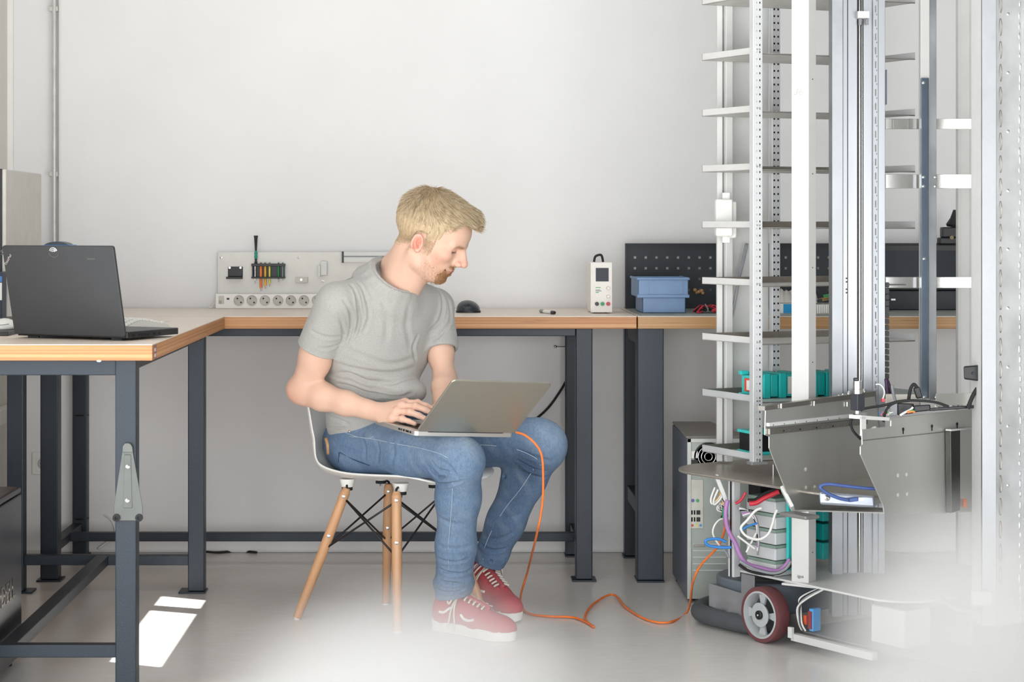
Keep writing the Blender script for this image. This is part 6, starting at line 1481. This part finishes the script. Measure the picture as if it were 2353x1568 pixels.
# ------------------------------------------------ gripper: two steel plates, rail, sensor tray
g1 = Vector((PX(1758, 5.05), 5.05, 0)); gd = Vector((.665, .747, 0)).normalized()
def onpl(px, py, g0):     # point of the vertical plate plane seen at this pixel
    nrm = Vector((-gd.y, gd.x, 0)); r = Vector(((px-CX)/FPX, 1, -(py-CY)/FPX)); c0 = Vector((0, 0, CAMH)); return c0+r*((g0-c0).dot(nrm)/r.dot(nrm))
nout = Vector((gd.y, -gd.x, 0))      # towards the camera side
pl1 = [(1760, 941), (2010, 911), (2040, 1150), (2000, 1166), (1832, 1178), (1820, 1172), (1815, 1150), (1768, 1030), (1768, 1004), (1758, 1000)]
A1 = MB().prism([onpl(x, y, g1) for x, y in pl1], -nout*.003).build('gripper_plate', M_SHEET, rb, label='rear brushed steel gripper plate')
MB().prism([onpl(x, y, g1)+nout*.001 for x, y in ((1757, 934), (2012, 899), (2012, 911), (1757, 944))], -nout*.02).build('plate_top_flange', M_SHEETD, A1)
MB().prism([onpl(x, y, g1)+nout*.0005 for x, y in ((1760, 972), (1985, 948), (1985, 956), (1760, 980))], nout*.010).build('linear_guide', M_WHITEG, A1, bevel=.001)
rl = MB().prism([onpl(x, y, g1)+nout*.0005 for x, y in ((1763, 985), (1988, 962), (1988, 975), (1763, 999))], nout*.008).build('guide_rail', M_SHEETD, A1, bevel=.001)
for i in range(15):
    x = 1769+i*12.6; y = 992.5-i*1.2; q = onpl(x, y, g1)+nout*.0086; MB().cyl(q, q+nout*.0012, .0022, n=8).build('rail_hole', M_HOLE if i % 3 == 2 else M_CHROME, rl)
for i in range(7):
    x = 1769+i*25.2; q = onpl(x, 976.5-i*2.6, g1)+nout*.0106; MB().box(q, (.0015, .0015, .004)).build('guide_mark', M_HOLE, A1)
for x, y in ((1851, 1079), (1852, 1121), (1872, 1120)): q = onpl(x, y, g1); MB().cyl(q+nout*.0002, q+nout*.0010, .0052, n=18).build('plate_hole', M_WHITEM, A1)
for x, y in ((1792, 933), (1868, 927), (1944, 929)): q = onpl(x, y, g1)+nout*.004; MB().cyl(q-UP*.006, q+UP*.006, .0035, n=10).build('bolt', M_CHROME, A1, smooth=40)
for x, y in ((1944, 912), (1958, 906), (1984, 902), (1993, 900), (1935, 915), (1950, 917)): q = onpl(x, y, g1)-nout*.01; MB().lathe([(.006, -.006), (.006, .004), (.003, .008), (0, .008)], q, (0, 0, 1), 10).build('bolt', M_CHROME, A1, smooth=40)
g2 = g1+nout*.30-gd*.022
pl2 = [(1981, 988), (2048, 980), (2048, 962), (2262, 936), (2262, 1176), (2176, 1178), (2032, 1178), (2030, 1162), (1978, 1045), (1978, 1027), (1982, 1022)]
A2 = MB().prism([onpl(x, y, g2) for x, y in pl2], -nout*.003).build('gripper_plate', M_SHEET, rb, label='front brushed steel gripper plate')
for a, b_ in (((1981, 1012), (2175, 1003)),): pass
MB().prism([onpl(x, y, g2)+nout*.0004 for x, y in ((1982, 1012), (2170, 992), (2170, 994), (1982, 1014))], nout*.001).build('bend_line', M_SHEETD, A2)
for x, y in ((2063, 1093), (2083, 1091), (2063, 1138), (2084, 1136)): q = onpl(x, y, g2); MB().cyl(q+nout*.0002, q+nout*.001, .0048, n=16).build('plate_hole', M_WHITEM, A2)
for x, y in ((2075, 987), (2141, 980), (2199, 975)):
    q = onpl(x, y, g2)+nout*.0005; MB().cyl(q, q+nout*.001, .0045, n=14).build('keyhole', M_HOLE, A2); MB().box(q-UP*.006, (.003, .002, .012)).build('keyhole', M_HOLE, A2)
text_mesh('~~', .012, frameM(onpl(2080, 970, g2)+nout*.0006, gd, UP), 'scribble', M_WHITEM, A2, .0002)
# raised channel on the front plate
MB().prism([onpl(x, y, g2)+nout*.001 for x, y in ((2170, 990), (2192, 987), (2192, 1172), (2172, 1178))], nout*.018).build('dark_channel', mat('dark_channel_steel', '#4b4b49', .3, .9), A2, bevel=.002)
MB().prism([onpl(x, y, g2)+nout*.001 for x, y in ((2192, 987), (2230, 983), (2230, 1150), (2192, 1172))], nout*.006).build('bright_channel', M_SHEET, A2, bevel=.001)
MB().prism([onpl(x, y, g2)+nout*.006 for x, y in ((2168, 986), (2232, 981), (2232, 984), (2168, 990))], nout*.016).build('channel_cap', M_WHITEM, A2)
MB().box(onpl(2206, 1156, g2)+nout*.014, (.010, .010, .024)).build('orange_tab', M_ORPL, A2, bevel=.002)
MB().hexa([onpl(x, y, g2)-nout*d for d in (.02, .10) for x, y in ((2215, 1085), (2262, 1085), (2262, 1068), (2215, 1070))]).build('rear_clamp', M_WHITEG, A2, bevel=.002)
# bracket frame at the plate's upper corner
MB().prism([onpl(x, y, g2)-nout*.002 for x, y in ((1981, 958), (1992, 958), (1992, 1000), (1981, 1002))], -nout*.004).build('corner_frame', M_WHITEM, A2)
MB().prism([onpl(x, y, g2)-nout*.002 for x, y in ((1981, 955), (2046, 960), (2046, 968), (1981, 964))], -nout*.035).build('motor_shelf', M_WHITEG, A2, bevel=.001)
MB().bar(onpl(1994, 996, g2)-nout*.004, onpl(2014, 983, g2)-nout*.004, .006, .006).build('diagonal_brace', M_WHITEM, A2)
# motor and gripper electronics
mq = onpl(2011, 958, g2)-nout*.05
mt_ = MB().cyl(mq+UP*.004, mq+UP*.012, .008, n=14).build('motor_nut', M_CHROME, rb, smooth=40)
MB().box(mq+UP*.034, (.026, .026, .042), Rb).build('motor_gearbox', mat('charcoal_metal', '#3d4047', .45, .3), rb, bevel=.002); MB().cyl(mq+UP*.055, mq+UP*.087, .0115, n=20).build('motor_body', M_CHROME, rb, smooth=40); MB().cyl(mq+UP*.066, mq+UP*.068, .0118, n=20).build('motor_band', M_SHEETD, rb, smooth=40)
MB().box(mq+UP*.091+Vector((-.004, 0, 0)), (.012, .012, .008)).build('motor_connector', M_BLACK, rb, bevel=.002)
Ye = 5.02
MB().hexa([P(x, y, Y) for Y in (5.0, 5.10) for x, y in ((2045, 958), (2062, 955), (2062, 925), (2045, 930))]).build('circuit_case', M_GREYC, rb, bevel=.002)
MB().hexa([P(x, y, Y) for Y in (5.02, 5.12) for x, y in ((2062, 955), (2100, 950), (2100, 928), (2062, 926))]).build('circuit_case', M_BLACK, rb, bevel=.003)
MB().hexa([P(x, y, Y) for Y in (5.0, 5.08) for x, y in ((2100, 948), (2138, 944), (2138, 930), (2100, 932))]).build('black_module', M_BLACK, rb, bevel=.003)
MB().hexa([P(x, y, Y) for Y in (5.1, 5.2) for x, y in ((2135, 945), (2250, 938), (2250, 931), (2135, 938))]).build('controller_board', M_BLACK, rb, bevel=.002)
for i in range(9): MB().box(P(2150+i*11, 938-i*.8, 5.12), (.008, .02, .006)).build('board_chip', M_GREYC if i % 3 else M_WHITEC, rb)
cab([(1978, 1010), (1960, 990), (1955, 970), (1962, 955), (1985, 940), (2030, 932), (2070, 922), (2110, 921), (2150, 925), (2180, 935)], .0034, M_BLACKR, 'arc_cable', 4.98)
cab([(2030, 970), (2034, 950), (2042, 935), (2060, 925), (2090, 921)], .0034, M_BLACKR, 'arc_cable', 4.98)
cab([(2036, 870), (2042, 885), (2048, 905), (2052, 920)], .0055, M_DPURPLE, 'violet_cable', 5.40); cab([(2036, 872), (2038, 890), (2040, 908)], .005, M_DPURPLE, 'violet_cable', 5.39)
cab([(2050, 886), (2053, 905), (2060, 930)], .0042, M_GREYC, 'grey_cable', 5.2); cab([(2088, 918), (2092, 895), (2099, 884), (2105, 888), (2108, 897)], .0045, M_BLACKR, 'looped_cable', 5.05)
MB().bar(P(2105, 890, 5.05), P(2113, 915, 5.05), .012, .016).build('cable_connector', M_BLACK, rb, bevel=.003)
cab([(2012, 884), (2022, 884), (2030, 893), (2032, 905), (2028, 918)], .0018, M_WHITEC, 'motor_wire', 5.0); MB().box(P(2029, 920, 5.0), (.008, .01, .008)).build('red_terminal', M_RED, rb)
for i, m_ in enumerate((M_BLUEC, M_ORPL, M_RED, M_GREEN, M_WHITEC, M_WHITEC)): cab([(2020+i*4, 955), (2024+i*5, 948), (2032+i*4, 954-i)], .0015, m_, 'thin_wire', 4.99)
cab([(2068, 955), (2080, 948), (2092, 942), (2098, 936)], .003, M_WHITEC, 'white_cable', 4.98); cab([(2085, 948), (2095, 946), (2102, 947)], .003, M_ORPL, 'orange_wire', 4.97); cab([(2090, 946), (2100, 944)], .0025, M_GREEN, 'green_wire', 4.97)
MB().hexa([P(x, y, Y) for Y in (5.35, 5.40) for x, y in ((2035, 940), (2115, 935), (2115, 905), (2035, 905))]).build('carriage_block', M_SHEETD, rb, bevel=.002)
# gripper floor and the sensor lying on it
fl = MB().prism([onpl(1820, 1172, g1), onpl(2010, 1166, g1), onpl(2176, 1178, g2), onpl(2032, 1178, g2)], -UP*.003).build('gripper_floor', M_SHEET, rb)
MB().bar(onpl(1806, 1180, g1)+nout*.0, onpl(1868, 1190, g1+nout*.10), .05, .010).build('floor_lip', mat('grey_lip', '#8c8b89', .45, .5), rb, bevel=.004)
sq = onpl(1880, 1150, g1)+nout*.10+UP*.02; 
sn = MB().hexa([P(x, y, Y) for Y in (4.95, 5.03) for x, y in ((1884, 1160), (2012, 1168), (2010, 1140), (1882, 1130))]).build('line_camera', mat('silver_blue_housing', '#aab1bb', .35, .7), rb, bevel=.006, label='long silver sensor housing')
MB().lathe([(.008, 0), (.008, .006), (.003, .008), (0, .006)], P(1900, 1144, 4.95), (0, -1, 0), 14).build('sensor_screw', M_CHROME, sn, smooth=40)
MB().box(P(1915, 1141, 4.949), (.004, .002, .004)).build('status_light', M_GREEN, sn)
cab([(1950, 1150), (1930, 1146), (1905, 1136), (1887, 1124), (1886, 1117), (1905, 1113), (1940, 1117), (1985, 1122), (2018, 1124)], .0042, M_DBLUEC, 'sensor_cable', 4.93); MB().bar(P(1950, 1150, 4.935), P(1972, 1147, 4.935), .010, .010).build('sensor_plug', M_DBLUEC, rb, bevel=.002); MB().bar(P(1972, 1147, 4.935), P(1985, 1148, 4.935), .008, .008).build('sensor_plug_tip', M_CHROME, rb)
# ------------------------------------------------------------------ teal modules on the trays
def zt(k): return TZ[k]-.018
q = TA+tv*.30+ted*.48
t = thing('battery_module', 'teal ribbed battery module with red end plate on the robot tray', 'battery', q+UP*zt(1))
L0 = TA+ted*.50+tv*.14; 
for k in range(11):
    c = L0+vR*(.022+.0262*k)+UP*(zt(1)+.0365); s_ = .072 if k % 2 == 0 else .064
    MB().box(c, (.024, .10 if k % 2 == 0 else .092, s_), R21).build('rib_segment', M_TEAL, t, bevel=.003)
MB().box(L0+vR*.0+UP*(zt(1)+.036), (.02, .085, .055), R21).build('end_frame', M_TEALL, t, bevel=.004)
MB().box(L0+uR*.004-vR*.012+UP*(zt(1)+.037), (.006, .045, .038), R21).build('red_end_plate', mat('coral_red_plastic', '#e2583c', .4), t, bevel=.002)
MB().box(L0+uR*.012-vR*.016+UP*(zt(1)+.037), (.004, .022, .028), R21).build('white_end_label', M_WHITEP, t)
for s_, z_ in ((-1, .07), (1, .07), (-1, .006), (1, .006)): MB().box(L0-vR*.004+uR*.040*s_+UP*(zt(1)+z_), (.026, .016, .012), R21).build('corner_lug', M_TEALL, t, bevel=.002)
MB().box(L0+vR*.10+uR*.0505+UP*(zt(1)+.037), (.020, .0012, .050), R21).build('type_label', M_GREYP, t)
t = thing('battery_module', 'black and teal module on the lowest tray of the robot', 'battery', TA+tv*.2+ted*.5+UP*zt(0))
c = TA+ted*.42+tv*.22
MB().box(c+UP*(zt(0)+.034), (.085, .09, .050), R21).build('module_core', M_BLACK, t, bevel=.002)
for z_ in (.0045, .0635): MB().box(c+UP*(zt(0)+z_), (.095, .098, .009), R21).build('teal_plate', M_TEALL, t, bevel=.002)
for s_ in (-1, 1): MB().box(c+vR*.044*s_+uR*.044+UP*(zt(0)+.034), (.006, .006, .05), R21).build('corner_rod', M_TEAL, t)
# ------------------------------------------------------------------ orange data cable from laptop to robot
oc = [P(1186, 994, 5.455), P(1205, 1000, 5.43), P(1228, 1018, 5.42), P(1244, 1045, 5.42), P(1248, 1090, 5.43), P(1246, 1160, 5.45), P(1233, 1230, 5.50)]
oc += [PZ(1212, 1315, .085), PZ(1196, 1375, .012), PZ(1210, 1408, .005), PZ(1260, 1417, .005), PZ(1320, 1420, .005), PZ(1360, 1438, .005)]
oc2 = [PZ(1362, 1440, .005), PZ(1344, 1420, .005), PZ(1362, 1390, .006), PZ(1408, 1367, .010), PZ(1440, 1398, .006), PZ(1490, 1426, .005), PZ(1540, 1430, .005), PZ(1580, 1405, .006), P(1592, 1340, 5.66), P(1610, 1300, 5.62), P(1645, 1262, 5.56), P(1660, 1235, 5.52), P(1668, 1205, 5.47)]
tag(MB().tube(oc+oc2, .0034, 8, 8).build('data_cable', M_ORANGE, smooth=True), 'orange data cable running over the floor from the silver laptop to the robot', 'cable')
# ------------------------------------------------------------------ old computer tower behind the robot
Yt = 6.02
t = thing('computer_tower', 'grey computer tower turned backwards behind the robot, ports facing out', 'computer', (PX(1640, Yt), Yt+.15, 0))
ztp, zbt = ZY(1008, Yt), .012; xa, xb = PX(1579, Yt), PX(1720, Yt); Yb2 = Yt+.43
MB().add([(xa, Yt+.003, zbt), (xb, Yt+.003, zbt), (xb-.06, Yb2, zbt), (PX(1545, Yb2), Yb2, zbt), (xa, Yt+.003, ztp), (xb, Yt+.003, ztp), (xb-.06, Yb2, ztp), (PX(1545, Yb2), Yb2, ztp)], [(3, 2, 1, 0), (4, 5, 6, 7), (0, 1, 5, 4), (1, 2, 6, 5), (2, 3, 7, 6), (3, 0, 4, 7)]).build('case', M_PCB2, t, bevel=.004)
MB().add([(xa-.004, Yt-.004, ztp-.0005), (xb, Yt-.004, ztp-.0005), (xb-.06, Yb2, ztp+.004), (PX(1545, Yb2), Yb2, ztp+.004), (xa-.004, Yt-.004, ztp+.008), (xb, Yt-.004, ztp+.008), (xb-.06, Yb2, ztp+.010), (PX(1545, Yb2), Yb2, ztp+.010)], [(3, 2, 1, 0), (4, 5, 6, 7), (0, 1, 5, 4), (1, 2, 6, 5), (2, 3, 7, 6), (3, 0, 4, 7)]).build('case_lid', mat('mid_grey_lid', '#7f7d79', .45), t, bevel=.003)
rp = MB().mm(xa, xb, Yt, Yt+.003, zbt, ztp).build('rear_panel', M_PCG, t)
MB().mm(xa, xa+.012, Yt-.006, Yt, zbt, ztp).mm(xa, xb, Yt-.006, Yt, ztp-.012, ztp).build('rear_frame', mat('pale_case_frame', '#c3c7c1', .4, .3), t, bevel=.001)
def tm(x0, x1, y0, y1, d, m, name, par=rp): return MB().mm(PX(x0, Yt), PX(x1, Yt), Yt-d, Yt, ZY(y1, Yt), ZY(y0, Yt)).build(name, m, par, bevel=.0008)
tm(1586, 1616, 1102, 1215, .002, mat('port_shield', '#bdbcb2', .35, .6), 'port_shield')
for x, y, c in ((1592, 1151, mat('violet_port', '#55489a', .4)), (1603, 1151, M_GREEN)): MB().cyl(P(x, y, Yt-.002), P(x, y, Yt-.006), .0055, n=14).build('round_port', c, rp, smooth=40)
for y in (1178, 1194):
    tm(1588, 1591.5, y-5, y+5, .0035, M_HOLE, 'usb_port'); tm(1594, 1597.5, y-5, y+5, .0035, M_HOLE, 'usb_port'); tm(1600, 1609, y-5, y+5, .004, M_BLACK, 'network_port')
for x, c in ((1591, M_RED), (1601, M_LIME), (1610, M_BLUEC)): MB().cyl(P(x, 1208, Yt-.002), P(x, 1208, Yt-.005), .004, n=12).build('audio_jack', c, rp, smooth=40)
tm(1588, 1603, 1037, 1053, .004, M_WHITEP, 'power_switch'); tm(1587, 1604, 1057, 1077, .005, M_BLACK, 'power_inlet')
fn = MB().lathe([(.045, 0), (.045, .003), (.040, .003), (.040, 0)], P(1628, 1050, Yt-.001), (0, -1, 0), 28, (1, 0, 0), False).build('fan_grille', M_BLACK, rp, smooth=40)
for r in (.012, .022, .032): MB().tube([P(1628, 1050, Yt-.004)+Vector((r*math.cos(a), 0, r*math.sin(a))) for a in np.linspace(0, 2*math.pi, 18, endpoint=False)], .0018, 5, 1, True).build('grille_ring', M_CHROME, fn, smooth=True)
MB().lathe([(.040, 0), (0, 0)], P(1628, 1050, Yt-.0012), (0, -1, 0), 24).build('fan_recess', M_HOLE, fn)
for i in range(5): tm(1592, 1668, 1250+i*15, 1252+i*15, .003, M_WHITEG, 'slot_cover_edge')
tm(1594, 1620, 1251, 1257, .004, M_SHEETD, 'slot_latch')
for x in (xa+.02, xb-.02): 
    for y in (Yt+.05, Yb2-.06): MB().cyl((x, y, 0), (x, y, .013), .012, n=10).build('foot', M_BLACKR, t)
# ------------------------------------------------------------------ added white volumes imitating a blurred pale reflection before the lens
def added_veil(name, c, r, dens, label, lo, hi):
    m = bpy.data.materials.new(name); m.use_nodes = True; nt = m.node_tree; nt.nodes.remove(nt.nodes['Principled BSDF'])
    t = nt.nodes; L = nt.links; out = t['Material Output']
    tc = t.new('ShaderNodeTexCoord'); mp = t.new('ShaderNodeMapping'); L.new(tc.outputs['Object'], mp.inputs[0]); mp.inputs['Scale'].default_value = [1/x for x in r]
    ln = t.new('ShaderNodeVectorMath'); ln.operation = 'LENGTH'; L.new(mp.outputs[0], ln.inputs[0])
    mr = t.new('ShaderNodeMapRange'); mr.interpolation_type = 'SMOOTHSTEP'; L.new(ln.outputs['Value'], mr.inputs[0])
    mr.inputs[1].default_value = 1.0; mr.inputs[2].default_value = .25; mr.inputs[3].default_value = 0; mr.inputs[4].default_value = dens
    vs = t.new('ShaderNodeVolumeScatter'); vs.inputs['Color'].default_value = (.86, .86, .855, 1); vs.inputs['Anisotropy'].default_value = 0.0
    L.new(mr.outputs[0], vs.inputs['Density']); L.new(vs.outputs[0], out.inputs['Volume'])
    g = MB().ball((0, 0, 0), (r[0], r[1], r[2]), None, 24, 16)
    me = bpy.data.meshes.new(name); zc = -c[2]+.002
    me.from_pydata([(v.x, v.y, max(v.z, zc)) for v in g.V], [], g.F); me.update(); me.materials.append(m)
    o = bpy.data.objects.new(name, me); COL.objects.link(o); o.location = c; o['kind'] = 'stuff'; o['label'] = label; o['category'] = 'added_veil'
    return o
added_veil('floor_veil', (-.10, 4.45, 0.0), (.52, .85, .38), 3.6, 'added white volume imitating a pale blurred wash before the chair and shoes', 0, 1)
added_veil('robot_veil', (1.17, 4.40, .16), (.40, .48, .46), 4.6, 'added white volume imitating a pale blurred wash over the lower right of the robot', 0, 1)
SC.cycles.volume_bounces = 2; SC.cycles.volume_step_rate = 4.0; SC.cycles.volume_max_steps = 64
for o in bpy.data.objects:
    if '_loc' in o: del o['_loc']
